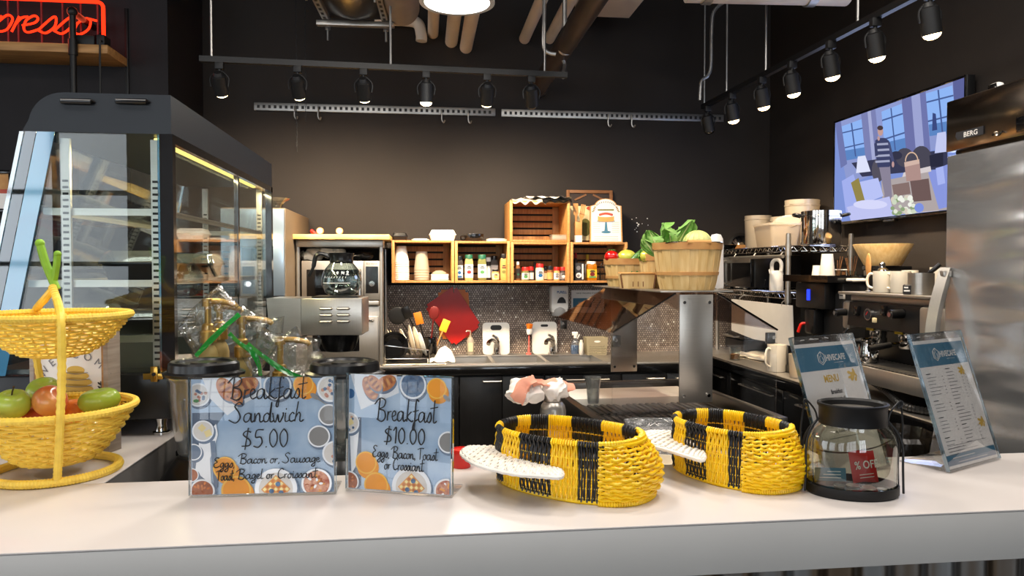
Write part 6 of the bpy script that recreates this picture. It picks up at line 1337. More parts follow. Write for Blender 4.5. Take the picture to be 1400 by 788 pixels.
cq = q+RT*((460-430)*k)+FH*.1; t = T('coffee_carafe', 'empty round glass carafe with black collar on the brewer', 'carafe', (cq.x, cq.y, ZW+zt_+.0075)); kk = (dcf+.1)/1000
b = B('glass'); pr = [(0, .001), (16*kk, .001), (22*kk, 4*kk), (26.5*kk, 14*kk), (27.5*kk, 22*kk), (24*kk, 34*kk), (15*kk, 45*kk), (13*kk, 50*kk)]; b.lathe(pr, 40); b.lathe([(r_*.97, z+.002) for r_, z in pr[1:]], 40); b.obj('glass_bulb', t)
b = B('black_plastic'); b.lathe([(15*kk, 44*kk), (16*kk, 46*kk), (15*kk, 50*kk), (16.5*kk, 55*kk), (17*kk, 58*kk), (13*kk, 58*kk), (12.5*kk, 50*kk)], 32); b.lathe([(0, 55*kk), (13*kk, 55*kk)], 24); b.obj('collar', t)
b = B('black_plastic'); b.tube(spline([(-14*kk, 0, 52*kk), (-26*kk, -.0, 57*kk), (-34*kk, 0, 54*kk), (-38*kk, 0, 38*kk), (-44*kk, 0, 26*kk)], 6), [.009]*8+[.011]*10+[.008]*7, 10, flat=.7); b.obj('handle', t)
b = B('white_gloss'); b.lathe([(27.6*kk, 17*kk), (27.6*kk, 17.8*kk)], 40, a0=R(215), a1=R(300))
for k_ in range(9): a = R(222+k_*8); b.tube([(27.3*kk*cos(a), 27.3*kk*sin(a), 24*kk), (26.9*kk*cos(a+.04), 26.9*kk*sin(a+.04), 26.2*kk)], .0012, 4)
b.obj('markings', t)
# ================================================================== steel upright cooler left of the oven stand
a = pY(389, 285, 4.08); xw = pY(300, 285, 4.08).x; zc = pY(393, 284, 4.08).z
t = T('upright_cooler', 'steel upright cooler with pale blue door behind the display case', 'cooler', (xw, 4.08, 0)); WU = a.x-xw
b = B('tan_panel'); b.bb(0, WU, .03, .84, .06, zc, .004); b.obj('body', t)
mk('cooler_door', '#9fb0bf', .22, .6, var=.05, sc=3, bump=.2, bsc=3)
b = B('cooler_door'); b.bb(.004, WU-.004, 0, .029, 1.34, zc-.008, .004); b.obj('door', t)
b = B('black_plastic'); b.bb(.004, WU-.004, .0, .029, .06, 1.33, .004); b.bb(.03, WU-.03, .06, .8, 0, .06); b.obj('plinth', t)
b = B('zinc'); b.box(WU-.13, -.004, 1.62, .05, .006, .022, rot=(0, R(-35), 0)); b.obj('badge', t)
t = T('glass_bowl', 'frilled clear glass bowl on top of the upright cooler', 'bowl', (pY(372, 283, 4.2).x, 4.24, zc+.001)); b = B('glass'); b.lathe([(0, 0), (.045, 0), (.05, .025), (.062, .045), (.085, .06), (.088, .062), (.06, .05), (.046, .026), (.042, .005), (0, .004)], 48, mod=lambda a, z: 1+.05*sin(10*a)*(z/.06)); b.obj('bowl', t)
# ================================================================== cold prep table with clear gabled guard
ZP = .92; o = pD(837, 586, 2.6); gz = R(3.1)
GM = Matrix.Translation((o.x, o.y, 0)) @ Matrix.Rotation(gz, 4, 'Z')
GW, GL = .635, .82; r0, r1 = .235, .395; zr_ = pD(955, 403, 2.6).z; ze = pD(837, 456, 2.6).z
pt = T('prep_table', 'steel cold prep table with raised dark rims and ribbed pan lids', 'prep table', (o.x, o.y, 0), gz)
b = B('steel_dark'); b.bb(-.05, GW+.03, -.03, .93, .08, ZP-.07, .004); b.bb(-.02, GW, 0, .9, 0, .08); b.obj('body', pt)
b = B('steel_dark', 'steel_h'); X0_, X1_ = -.05, GW+.03
for x0, x1, y0, y1 in ((X0_, X0_+.035, -.03, .93), (X1_-.035, X1_, -.03, .93), (X0_+.035, X1_-.035, -.03, .0), (X0_+.035, X1_-.035, .895, .93)): b.bb(x0, x1, y0, y1, ZP-.07, ZP+.02, .002)
b.m('steel_h').bb(X0_+.036, X1_-.036, .0, .895, ZP-.07, ZP-.06); b.obj('rim', pt)
b = B('smoked', 'steel_dark'); 
for c_ in range(3):
    for r_ in range(2):
        x0 = .0+c_*.2; y0 = .03+r_*.24; q_ = B('steel_dark'); q_.bb(x0, x0+.19, y0, y0+.23, ZP-.0595, ZP-.015, .006)
        for k in range(6): q_.bb(x0+.015+k*.028, x0+.03+k*.028, y0+.02, y0+.21, ZP-.0149, ZP-.008, .002)
        q_.obj('pan_lid', pt)
b.bm.free()
b = B('white_plastic'); b.bb(.0, .6, .58, .84, ZP-.0595, ZP+.0, .006); b.obj('cutting_board', pt)
gd = T('sneeze_guard', 'clear smoked gable shaped sneeze guard over the prep table', 'guard', (o.x, o.y, ZP+.0215), gz); Z = lambda z: z-ZP-.0215
PX = Matrix(((1, 0, 0, 0), (0, 0, 1, 0), (0, 1, 0, 0), (0, 0, 0, 1)))
pl = [(0, 0), (GW, 0), (GW, Z(ze)), (r1, Z(zr_)), (r0, Z(zr_)), (0, Z(ze))]
for y in (0, GL):
    b = B('acrylic'); b.prism(pl, .004, Matrix.Translation((0, y, 0)) @ PX); b.obj('end_panel', gd)
for (xa, za, xb_, zb_) in ((0, Z(ze), r0, Z(zr_)), (r1, Z(zr_), GW, Z(ze))):
    b = B('smoked'); b.face((xa, -.01, za+.001), (xb_, -.01, zb_+.001), (xb_, GL+.01, zb_+.001), (xa, GL+.01, za+.001)); b.face((xa, -.01, za+.006), (xb_, -.01, zb_+.006), (xb_, GL+.01, zb_+.006), (xa, GL+.01, za+.006)); b.obj('roof_panel', gd, norm=False)
    b = B('black_gloss'); b.tube([(xa, -.004, za+.003), (xb_, -.004, zb_+.003)], .0035, 6); b.obj('edge_strip', gd)
b = B('steel_h'); b.bb(r0-.06, r1+.06, -.01, GL+.01, Z(zr_)+.007, Z(zr_)+.012, .001); b.obj('top_plate', gd)
for y, s in ((-.007, 1), (GL-.02, 1)):
    b = B('steel'); b.bb(.25, .378, y, y+.006, .06, Z(zr_)-.002, .001); b.obj('support_panel', gd)
    b = B('chrome')
    for x in (.266, .362):
        for z in (.085, Z(zr_)-.03): b.tube([(x, y-.001, z), (x, y-.006, z)], .006, 12)
    b.obj('screw', gd)
for x in (.012, GW-.012):
    for y in (.006, GL-.03): b = B('steel_dark', 'chrome'); b.bb(x-.022 if x > .3 else x-.01, x+.01 if x > .3 else x+.022, y, y+.02, Z(ze)-.05, Z(ze)-.008, .002); b.m('chrome').tube([(x, y+.001, Z(ze)-.025), (x, y-.008, Z(ze)-.025)], .007, 10); b.obj('bracket', gd)
ZG = zr_+.0126
def G(x, y, z=0): return GM @ V((x, y, z))
def gpx(px, d): q = pD(px, 400, d); return q
def basket(px, d, rt, rb, h, label, nst=22, bands=(.96, .36), grip=True, ov=1.0, rz=0):
    q = gpx(px, d); t = T('splint_basket', label, 'basket', (q.x, q.y, ZG+.0005), rz, 'splint wood vegetable baskets')
    b = B('splint')
    for k in range(nst):
        a = 2*pi*k/nst; w_ = 2*pi*rt/nst*.56; pts = []
        for i in range(7):
            u = i/6; r_ = lerp(rb, rt, u**.75)+(.0025 if k % 2 else 0); pts.append((r_, u*h))
        ta = V((-sin(a), cos(a), 0)); ra = V((cos(a)*ov, sin(a), 0)); rows = []
        for r_, z in pts:
            hw = w_*(.72+.28*z/h); rows.append([b.bm.verts.new(ra*rr_+ta*s_+V((0, 0, z))) for rr_, s_ in ((r_, -hw), (r_, hw), (r_-.002, hw), (r_-.002, -hw))])
        for r_a, r_b in zip(rows, rows[1:]):
            for j in range(4): b.bm.faces.new((r_a[j], r_a[(j+1) % 4], r_b[(j+1) % 4], r_b[j]))
        b.bm.faces.new(rows[-1]); b.bm.faces.new(rows[0][::-1])
    b.lathe([(0, 0), (rb-.002, 0), (rb-.002, .004), (0, .004)], 28, sx=ov); b.obj('staves', t, ang=25)
    b = B('hoop')
    for f in bands:
        hb = .026 if f > .9 else .012; z0 = h*f-hb*.6; ra, rb_ = lerp(rb, rt, (max(0, z0)/h)**.75), lerp(rb, rt, min(1, (z0+hb)/h)**.75)
        b.lathe([(ra+.003, z0), (rb_+.003, z0+hb), (rb_+.0065, z0+hb), (ra+.0065, z0), (ra+.003, z0)], 48, sx=ov)
        if f > .9: b.lathe([(rt-.006, z0), (rt-.006, z0+hb), (rt-.003, z0+hb), (rt-.003, z0), (rt-.006, z0)], 48, sx=ov)
    b.obj('hoop', t)
    if grip:
        a = R(-90); b = B('pine'); zg_ = h+.003; b.tube([(-rt*.35, -rt*.97, zg_), (rt*.35, -rt*.97, zg_)], .0085, 10); g_ = b.obj('grip', t)
        b = B('chrome'); b.tube(spline([(-rt*1.0, -.01, h*.93), (-rt*.8, -rt*.7, zg_), (-rt*.35, -rt*.97, zg_)], 6), .0022, 6); b.tube(spline([(rt*1.0, -.01, h*.93), (rt*.8, -rt*.7, zg_), (rt*.35, -rt*.97, zg_)], 6), .0022, 6); b.obj('wire', g_)
    return q, t
k = 2.78/1000
q1, _ = basket(939, 2.78, .126, .098, 62*k, 'largest splint basket with wooden grip, topped by a cabbage'); h1 = 62*k
k = 3.25/1000
q2, _ = basket(857, 3.25, .098, .078, 36*k, 'splint basket holding the tomato and cucumber, nearest the crates', 18, grip=False); h2 = 36*k
q3, _ = basket(899, 3.03, .072, .058, 44*3.03/1000, 'narrow splint basket with lettuce wedged behind the largest basket', 14, grip=False); h3 = 44*3.03/1000
# little handled trug in front
qb = gpx(870, 2.93); t = T('berry_basket', 'little slatted berry basket in front of the tomato basket', 'basket', (qb.x, qb.y, ZG+.0005), -YAW)
b = B('splint'); hb, wb_ = .06, .066; b.bb(-wb_*.9, wb_*.9, -.04, .04, 0, .003)
for s in (-1, 1):
    b.box(s*wb_*.95, 0, hb/2, .003, .084, hb, rot=(0, R(s*7), 0))
    b.prism([(-wb_*.88, 0), (wb_*.88, 0), (wb_, hb*.95), (-wb_, hb*.95)], .003, Matrix.Translation((0, s*.041-.0015, 0)) @ PX)
b.obj('body', t); b = B('spice_brown')
for k_ in range(3): b.bb(-.022+k_*.02, -.019+k_*.02, -.0435, -.042, .008, .028)
b.obj('slits', t); b = B('pine')
for s in (-1, 1): b.tube([(-wb_*1.04, s*.043, hb), (wb_*1.04, s*.043, hb)], .0045, 8)
b.obj('rim_rod', t); b = B('dark_board')
for s in (-1, 1): b.tube([(s*wb_*1.05, -.043, hb-.004), (s*wb_*.93, -.043, .002)], .0035, 6)
b.obj('corner_wire', t)
for i, (dx, dy) in enumerate(((-.02, .0), (.005, .008), (-.004, -.018))):
    p = V((qb.x, qb.y, ZG))+RT*dx+FH*dy+V((0, 0, .052)); t = T('radish', ('dark red radish in the berry basket nearest the crates', 'dark red radish at the middle of the berry basket', 'dark red radish at the front of the berry basket')[i], 'vegetable', p, 0, 'radishes in the berry basket'); b = B('dark_red'); b.ell((0, 0, 0), .015, .015, .014, 14, 9); b.obj('root', t); b = B('cucumber'); b.cyl((0, 0, .012), (.002, 0, .018), .003, .002, 6); b.obj('stem', t)
def veg(px, py, d, name, label): q = pD(px, py, d); return T(name, label, 'vegetable', q, 0, 'vegetables in the splint baskets')
t = veg(953, 331, 2.78, 'cabbage', 'pale round cabbage on the largest basket'); b = B('cabbage'); b.ell((0, 0, 0), .052, .05, .043, 40, 24, mod=lambda a, z: 1+.02*sin(7*a+5*z)+.012*sin(17*a-9*z)); b.obj('head', t)
b = B('cabbage')
for k_ in range(9): a = R(-170+k_*22); b.tube(spline([V((.053*cos(a)*sin(u), .051*sin(a)*sin(u), .0437*cos(u))) for u in [i*.28+.15 for i in range(7)]], 2), .0011, 5)
b.obj('vein', t)
def leaves(q, spec, name, label, mat='lettuce'):
    t = T(name, label, 'vegetable', q, 0, 'vegetables in the splint baskets')
    for i, (dx, dy, ln, wd, lean, az, tw) in enumerate(spec):
        b = B(mat, 'pale_veg'); d_ = V((sin(R(lean))*cos(R(az)), sin(R(lean))*sin(R(az)), cos(R(lean)))); sd = V((-sin(R(az+tw)), cos(R(az+tw)), 0)); nn = d_.cross(sd)
        f = lambda u, v: V((dx, dy, 0))+d_*(ln*u)+sd*((v-.5)*wd*2*(sin(pi*min(1, u*.86+.1))**.75))+nn*(.25*wd*((v-.5)*2)**2+.026*sin(v*30+u*9+i)*u*abs(v-.5)*2+.012*u*u+.006*NZ.noise(V((u*7, v*7, i))))
        b.sheet(f, 16, 16); b.sheet(lambda u, v: f(u, v)+nn*.0012, 16, 16); b.m('pale_veg').tube([f(u/8, .5)+nn*.001 for u in range(9)], [.0045*(1-u/9) + .001 for u in range(9)], 6); b.obj('leaf', t, ang=80)
    return t
q = pD(914, 345, 2.84); leaves(q+V((0, 0, -.02)), [(-.012, 0, .14, .052, 14, 100, 80), (.015, .01, .165, .042, 27, 5, 95), (-.03, -.01, .115, .046, 26, 180, 80), (.0, -.02, .11, .042, 12, -80, 95), (-.05, -.02, .085, .036, 42, 190, 70), (.03, .02, .125, .04, 16, 40, 90), (-.02, -.03, .09, .04, 30, -120, 90)], 'lettuce', 'leafy green lettuce standing out of the largest basket')
q = pD(890, 356, 3.03); leaves(q+V((0, 0, -.01)), [(-.01, 0, .06, .03, 30, 150, 80), (.015, -.01, .07, .026, 15, 60, 90), (-.02, -.015, .045, .024, 50, 200, 60)], 'lettuce', 'small pale lettuce leaves in the narrow basket')
t = veg(836, 351, 3.22, 'tomato', 'shiny red tomato in the basket nearest the crates'); b = B('tomato'); b.ell((0, 0, 0), .032, .032, .027, 28, 16, mod=lambda a, z: 1+.03*cos(5*a)*(1-abs(z))); b.obj('flesh', t); b = B('cucumber')
for k_ in range(5): a = k_*1.257; b.tube([(0, 0, .0265), (.012*cos(a), .012*sin(a), .029), (.02*cos(a), .02*sin(a), .026)], [.003, .0025, .001], 5)
b.obj('calyx', t)
t = veg(857, 352, 3.28, 'melon', 'yellow green round melon beside the tomato'); b = B('yellow_pepper'); b.ell((0, 0, 0), .044, .04, .034, 30, 18, mod=lambda a, z: 1+.012*cos(10*a)); b.obj('flesh', t); b = B('twig'); b.cyl((0, 0, .033), (.003, 0, .042), .003, .002, 6); b.obj('stem', t)
t = veg(873, 353, 3.22, 'cucumber', 'dark green cucumber leaning over the basket rim'); b = B('cucumber'); b.tube(spline([(-.04, 0, -.035), (-.015, 0, .0), (.012, 0, .022), (.03, 0, .036)], 6), [.008]+[.015]*16+[.013, .008], 14); b.ell((.03, 0, .036), .009, .009, .008, 10, 8); b.obj('flesh', t); b = B('twig'); b.cyl((.034, 0, .042), (.038, 0, .048), .003, .002, 6); b.obj('stem', t)
t = veg(846, 358, 3.18, 'squash', 'small pale green squash before the melon'); b = B('pale_veg'); b.ell((0, 0, 0), .017, .016, .015, 18, 12); b.obj('flesh', t); b = B('twig'); b.cyl((0, 0, .014), (0, 0, .02), .002, .0015, 6); b.obj('stem', t)
t = veg(882, 351, 3.0, 'bell_pepper', 'pale yellow pepper at the edge of the narrow basket'); b = B('yellow_pepper'); b.ell((0, 0, 0), .02, .02, .022, 22, 14, mod=lambda a, z: 1+.08*cos(4*a)); b.obj('flesh', t); b = B('cucumber'); b.cyl((0, 0, .02), (.004, 0, .034), .003, .002, 6); b.obj('stem', t)
q = pD(979, 400, 2.98); b = B('cloth_white'); b.lathe([(0, 0), (.03, 0), (.031, .01), (.027, .12), (.028, .17), (.026, .2), (.018, .217), (0, .221)], 22, mod=lambda a, z: 1+.05*sin(5*a+z*30)); tag(b.obj('rolled_cloth', loc=(q.x, q.y, ZG+.0005)), 'white rolled cloth standing behind the largest basket', 'cloth')
# clear cup on the prep table, steel bottle with towels, foil trays, tubs
q = G(.075, .50, ZP-.0075); t = T('clear_cup', 'tall clear ribbed cup on the prep table lids', 'cup', q); b = B('poly'); pr = [(0, .001), (.022, .001), (.025, .01), (.027, .06), (.032, .09), (.034, .115), (.032, .115), (.03, .09), (.0255, .06), (.023, .006), (0, .005)]; b.lathe(pr, 32, mod=lambda a, z: 1+.02*cos(16*a) if .005 < z < .09 else 1); b.obj('body', t)
q = pD(756, 560, 2.12); t = T('steel_bottle', 'brushed steel insulated bottle under the pink and white towel', 'bottle', (q.x, q.y, ZW+.0008)); zt_ = pD(756, 533, 2.12).z-ZW; b = B('steel'); b.lathe([(0, 0), (.036, 0), (.038, .004), (.038, zt_-.06), (.034, zt_-.045), (.026, zt_-.035), (0, zt_-.035)], 32); b.obj('body', t); b = B('steel_h'); b.lathe([(0, zt_-.034), (.023, zt_-.034), (.024, zt_-.03), (.024, zt_-.004), (.02, zt_), (0, zt_)], 28); b.obj('cap', t)
tw = T('towel', 'white towel with pink stripe bunched over the steel bottle', 'towel', (q.x-.03, q.y-.01, ZW+zt_-.028))
for mat, sx_, off, nm, sd_ in (('cloth_white', 1, (-.055, 0, .0), 'fold', 1), ('cloth_white', .8, (.03, .012, .0), 'fold', 4), ('cloth_pink', .5, (-.03, -.025, .024), 'stripe', 6)):
    b = B(mat)
    if nm == 'fold': b.ell((0, 0, .022), .05*sx_, .046*sx_, .032, 40, 24)
    else: b.tube(spline([(-.05, -.02, -.01), (-.03, -.02, .018), (.0, .0, .03), (.05, .03, .022), (.11, .05, .0)], 6), .014, 10)
    for v in b.bm.verts: n3 = NZ.noise(v.co*24+V((sd_, 0, 0))); v.co += V((n3*.022, NZ.noise(v.co*30)*.016, NZ.noise(v.co*25+V((0, 3, sd_)))*.026))+v.co.normalized()*(.25-abs(NZ.noise(v.co*48+V((sd_, 1, 2)))))*.02; 
    b.xf(Matrix.Translation(off))
    for v in b.bm.verts:
        if abs(v.co.x) < -1: v.co.z = max(.0, v.co.z)
    b.obj(nm, tw, ang=50)
q = pD(903, 590, 2.12); t = T('foil_tray', 'stack of clear fluted food trays at the foot of the prep table', 'tray', (q.x, q.y, ZW+.0008), -YAW); zf = pD(903, 581, 2.12).z-ZW
for k_ in range(4):
    b = B('foil_clear'); z0 = k_*.033; 
    for i in range(44):
        pass
    pts = []
    for i in range(72):
        a = 2*pi*i/72; x = .1*math.copysign(abs(cos(a))**.5, cos(a)); y = .06*math.copysign(abs(sin(a))**.5, sin(a)); pts.append((x, y))
    vs = [[b.bm.verts.new(V((x*f*(1+.012*(1 if i % 2 else -1)), y*f*(1+.02*(1 if i % 2 else -1)), z))) for i, (x, y) in enumerate(pts)] for f, z in ((.86, z0), (.98, z0+.03), (1.03, z0+.0305), (1.03, z0+.0325))]
    for a, c in zip(vs, vs[1:]):
        for j in range(72): b.bm.faces.new((a[j], a[(j+1) % 72], c[(j+1) % 72], c[j]))
    b.bm.faces.new(vs[0][::-1]); b.obj('tray', t, ang=20)
q = pD(631, 620, 2.12); t = T('red_tub', 'small round red lidded tub on the work bench beside the $10.00 sign', 'tub', (q.x, q.y, ZW+.0008)); b = B('red'); b.lathe([(0, 0), (.026, 0), (.0285, .04), (0, .04)], 30); b.obj('body', t); b = B('red_plastic'); b.lathe([(.0, .0405), (.03, .0405), (.0305, .047), (.029, .053), (.026, .0535), (.025, .05), (0, .05)], 30); b.obj('lid', t)
q = pD(907, 640, 1.83); t = T('patterned_bowl', 'blue and white patterned bowl behind the wicker wing', 'bowl', (q.x, q.y, ZW+.0008)); b = B('ceramic', 'blue'); b.lathe([(0, 0), (.025, 0), (.03, .01), (.045, .06), (.05, .098), (.047, .098), (.04, .05), (0, .012)], 32)
for i in range(16): a = i*2*pi/16; b.m('blue').tube([(.0455*cos(a), .0455*sin(a), .06), (.0505*cos(a+.1), .0505*sin(a+.1), .09)], .003, 5)
b.obj('body', t)
# ================================================================== counter along the television wall
ZQ = .93; XQ = 1.85
rc = T('wall_counter', 'black fronted counter along the television wall under the espresso machine', 'counter', (0, 0, 0)); b = B('steel_h'); b.bb(XQ-.02, XR-.001, 2.24, YB-.014, ZQ-.02, ZQ, .002); b.obj('worktop', rc)
b = B('black_gloss'); b.bb(XQ-.024, XQ-.019, 2.24, YB-.014, ZQ-.06, ZQ-.003, .001); b.obj('front_edge', rc)
b = B('black_lam'); b.bb(XQ+.02, XR-.001, 2.26, YB-.014, .08, ZQ-.021); b.obj('carcass', rc)
for i in range(4):
    y0 = 2.27+i*.66; b = B('black_gloss'); b.bb(XQ-.002, XQ+.0195, y0, y0+.65, .1, ZQ-.075, .002); d_ = b.obj('door', rc); b = B('steel'); b.tube([(XQ-.003, y0+.1, ZQ-.12), (XQ-.02, y0+.1, ZQ-.12), (XQ-.02, y0+.5, ZQ-.12), (XQ-.003, y0+.5, ZQ-.12)], .004, 6); b.obj('handle', d_)
# ------------------------------------------------------------------ wire shelf rack
RX0, RX1, RY0, RY1 = 2.0, 2.37, 3.84, 4.82; zs1 = pX(1078, 337, RX0).z; zs2 = pX(1078, 402, RX0).z
rk = T('wire_rack', 'chrome wire shelf rack in the corner carrying tubs and the stock pot', 'rack', (0, 0, ZQ)); 
for x in (RX0, RX1):
    for y in (RY0, RY1):
        b = B('steel', 'black_matte'); ztop = pX(1078, 320, RX0).z-ZQ; b.cyl((x, y, .001), (x, y, ztop), .0135, n=16); b.cyl((x, y, ztop-.003), (x, y, ztop+.004), .011, n=12)
        for z in (zs1, zs2): b.cyl((x, y, z-ZQ-.05), (x, y, z-ZQ+.012), .018, .0165, 16)
        b.obj('post', rk)
def wshelf(z):
    b = B('chrome')
    for (xa, ya, xb_, yb_) in ((RX0, RY0, RX1, RY0), (RX1, RY0, RX1, RY1), (RX1, RY1, RX0, RY1), (RX0, RY1, RX0, RY0)):
        a, c = V((xa, ya, z)), V((xb_, yb_, z)); L_ = (c-a).length; n_ = int(L_/.028)
        b.tube([a, c], .0035, 6); b.tube([a-V((0, 0, .028)), c-V((0, 0, .028))], .0035, 6)
        b.tube([a.lerp(c, i/n_)-V((0, 0, .0 if i % 2 else .028)) for i in range(n_+1)], .0025, 5)
    n_ = 34
    for i in range(1, n_): y = lerp(RY0, RY1, i/n_); b.tube([(RX0, y, z+.004), (RX1, y, z+.004)], .0022, 5)
    return b
for z in (zs1, zs2): wshelf(z-ZQ).obj('shelf', rk)
b = B('steel'); b.tube([(RX0-.02, RY0+.02, zs1-ZQ-.055), (RX0-.02, RY1-.25, zs1-ZQ-.055)], .01, 12)
for y in (RY0+.06, RY0+.4, RY1-.3): b.cyl((RX0-.02, y, zs1-ZQ-.055), (RX0-.0, y, zs1-ZQ-.028), .004, n=6)
b.obj('towel_rail', rk)
zA1 = zs1+.0066; zA2 = zs2+.0066
def onr(px, X, z): q = pX(px, 340, X); return V((X, q.y, z))
def scx(px, X): return (pX(px, 340, X)-CAM).dot(FH)/FPX
# oven on the lower shelf
t = T('toaster_oven', 'black glossy toaster oven on the lower rack shelf', 'oven', (RX0+.01, 4.32, zA2)); b = B('black_plastic'); b.bb(.02, .33, 0, .45, .012, .215, .01); b.obj('body', t); b = B('black_gloss'); b.bb(0, .0195, .01, .44, .016, .21, .004); b.obj('door', t); b = B('steel'); b.tube([(-.001, .38, .03), (-.022, .38, .04), (-.022, .38, .18), (-.001, .38, .19)], .006, 8); b.obj('handle', t); b = B('steel_h'); b.bb(-.006, -.0005, .01, .44, .17, .209, .002); b.obj('trim_strip', t)
b = B('rubber')
for x in (.05, .3):
    for y in (.05, .4): b.cyl((x, y, 0), (x, y, .0125), .012, n=10)
b.obj('foot', t)
# white jug with loop handle
def G2(X, px, z, name, label, cat, rz=0, grp=None): return T(name, label, cat, onr(px, X, z), rz, grp)
k = scx(1062, 2.08); t = G2(2.08, 1062, zA2, 'pitcher', 'white tall pitcher with looped grip on the lower rack shelf', 'pitcher', -pi/2+.5); b = B('white_gloss'); b.lathe([(0, 0), (9*k, 0), (9.5*k, .004), (9*k, 24*k), (8*k, 28*k), (0, 28*k)], 28); b.obj('body', t)
b = B('white_gloss'); b.tube(spline([(-7*k, 0, 27*k), (-7.5*k, 0, 36*k), (-5*k, 0, 41*k), (0, 0, 43*k), (5*k, 0, 41*k), (7.5*k, 0, 36*k), (7*k, 0, 27*k)], 6), 2.6*k, 10); b.obj('handle', t)
b = B('white_gloss'); b.tube([(-9*k, 0, 24*k), (-11*k, 0, 29*k), (-10*k, 0, 30*k)], [2*k, 1.5*k, 1*k], 8); b.obj('spout', t)
k = scx(1041, 2.1); t = G2(2.1, 1042, zA2, 'glass_cup', 'small glass jug beside the white pitcher', 'jug'); b = B('glass'); b.lathe([(0, .001), (6*k, .001), (7*k, 5*k), (5.5*k, 14*k), (6*k, 17*k), (5.7*k, 17*k), (5*k, 14*k), (6.4*k, 5*k), (5.4*k, .005), (0, .005)], 28); b.obj('body', t); b = B('black_plastic'); b.tube(spline([(0, -5.5*k, 14*k), (0, -10*k, 13*k), (0, -9*k, 5*k), (0, -6.6*k, 4*k)], 6), .005, 8); b.obj('handle', t)
b = B('cloth_white'); b.sheet(lambda u, v: V(((u-.5)*.1, (v-.5)*.14, .012+.012*NZ.noise(V((u*4, v*4, 9))))), 10, 10); b.sheet(lambda u, v: V(((u-.5)*.1, (v-.5)*.14, 0)), 2, 2); tag(b.obj('folded_napkin', loc=onr(1022, 2.06, zA2+.0)), 'folded cream napkin before the toaster oven', 'napkin')
# tubs on the top shelf
def tub(X, px, wpx, hpx, label, lidded=True, tap=.86, rz=0, square=False, z=None):
    k = scx(px, X); r, h = wpx*k/2, hpx*k; t = G2(X, px, z or zA1, 'storage_tub', label, 'tub', rz, 'clear food tubs on the rack'); md = (lambda a, z_: 1/max(abs(cos(a)), abs(sin(a)))**.8) if square else None
    b = B('milky'); b.lathe([(0, 0), (r*tap, 0), (r*tap+.003, .004), (r*.97, h*.86), (r, h*.87), (r, h*.9), (r*.97, h*.905), (r*.98, h), (r*.95, h), (r*.94, h*.88), (r*tap-.004, .008), (0, .006)], 40, mod=md); b.obj('body', t)
    b = B('milky')
    for a0 in (200, 20): b.lathe([(r*1.0, h*.9), (r*1.03, h*.9), (r*1.03, h*.97), (r*.99, h*.97)], 10, a0=R(a0), a1=R(a0+50))
    b.obj('grip', t); return t
tub(2.2, 1036, 36, 45, 'clear round tub at the end of top shelf beside the steel bowl'); tub(2.29, 1096, 46, 64, 'tallest clear round bucket behind the stock pot'); tub(2.24, 1070, 34, 42, 'round tub hidden between bucket and square tub', tap=.9)
k = scx(1060, 2.1); t = G2(2.09, 1062, zA1, 'storage_box', 'wide clear square food box at the front of the top shelf', 'tub', 0, 'clear food tubs on the rack'); b = B('milky'); L_, h_ = .24, 31*k
def bxr(wx, wy, z, r_=.02):
    out = []
    for cx, cy, a0 in ((wx/2-r_, wy/2-r_, 0), (-wx/2+r_, wy/2-r_, 90), (-wx/2+r_, -wy/2+r_, 180), (wx/2-r_, -wy/2+r_, 270)):
        for q_ in range(5): a = R(a0+22.5*q_); out.append(V((cx+r_*cos(a), cy+r_*sin(a), z)))
    return out
rg = [bxr(.16, L_*.88, 0), bxr(.19, L_, h_*.9), bxr(.2, L_*1.04, h_*.91), bxr(.2, L_*1.04, h_), bxr(.185, L_*.98, h_), bxr(.15, L_*.86, .006)]; vs = [[b.bm.verts.new(p) for p in r_] for r_ in rg]
for a, c in zip(vs, vs[1:]):
    for j in range(20): b.bm.faces.new((a[j], a[(j+1) % 20], c[(j+1) % 20], c[j]))
b.bm.faces.new(vs[0][::-1]); b.bm.faces.new(vs[-1]); b.obj('body', t)
k = scx(1078, 2.06); q = onr(1076, 2.13, zA1+.14); b = B('milky'); b.lathe([(0, 0), (.07, 0), (.078, .004), (.08, .012), (.076, .013), (.07, .006), (0, .005)], 36); tag(b.obj('tub_lid', loc=q, rot=(R(14), R(-28), R(20))), 'loose round clear lid leaning on the square food box', 'lid')
# stock pot
k = scx(1124, 2.12); t = G2(2.14, 1122, zA1, 'stock_pot', 'tall shiny steel stock pot with black side handles', 'pot', R(-20)); r, h = 26*k, 46*k; b = B('steel'); b.mats[0] = 'chrome'; b.lathe([(0, 0), (r*.98, 0), (r, .006), (r, h*.82), (r*1.03, h*.83), (r*1.03, h*.86), (r*1.0, h*.87), (r*1.0, h), (r*.97, h), (r*.97, .01), (0, .008)], 56); b.obj('body', t)
b = B('chrome'); b.lathe([(r*.9, h*.99), (r*.96, h*1.0), (r*.5, h*1.02), (0, h*1.03)], 40); b.obj('lid', t)
for s in (-1, 1):
    b = B('black_plastic'); b.tube(spline([(s*r*.98, -.03, h*.86), (s*r*1.3, -.032, h*.9), (s*r*1.36, 0, h*.91), (s*r*1.3, .032, h*.9), (s*r*.98, .03, h*.86)], 6), .009, 10); b.obj('handle', t)
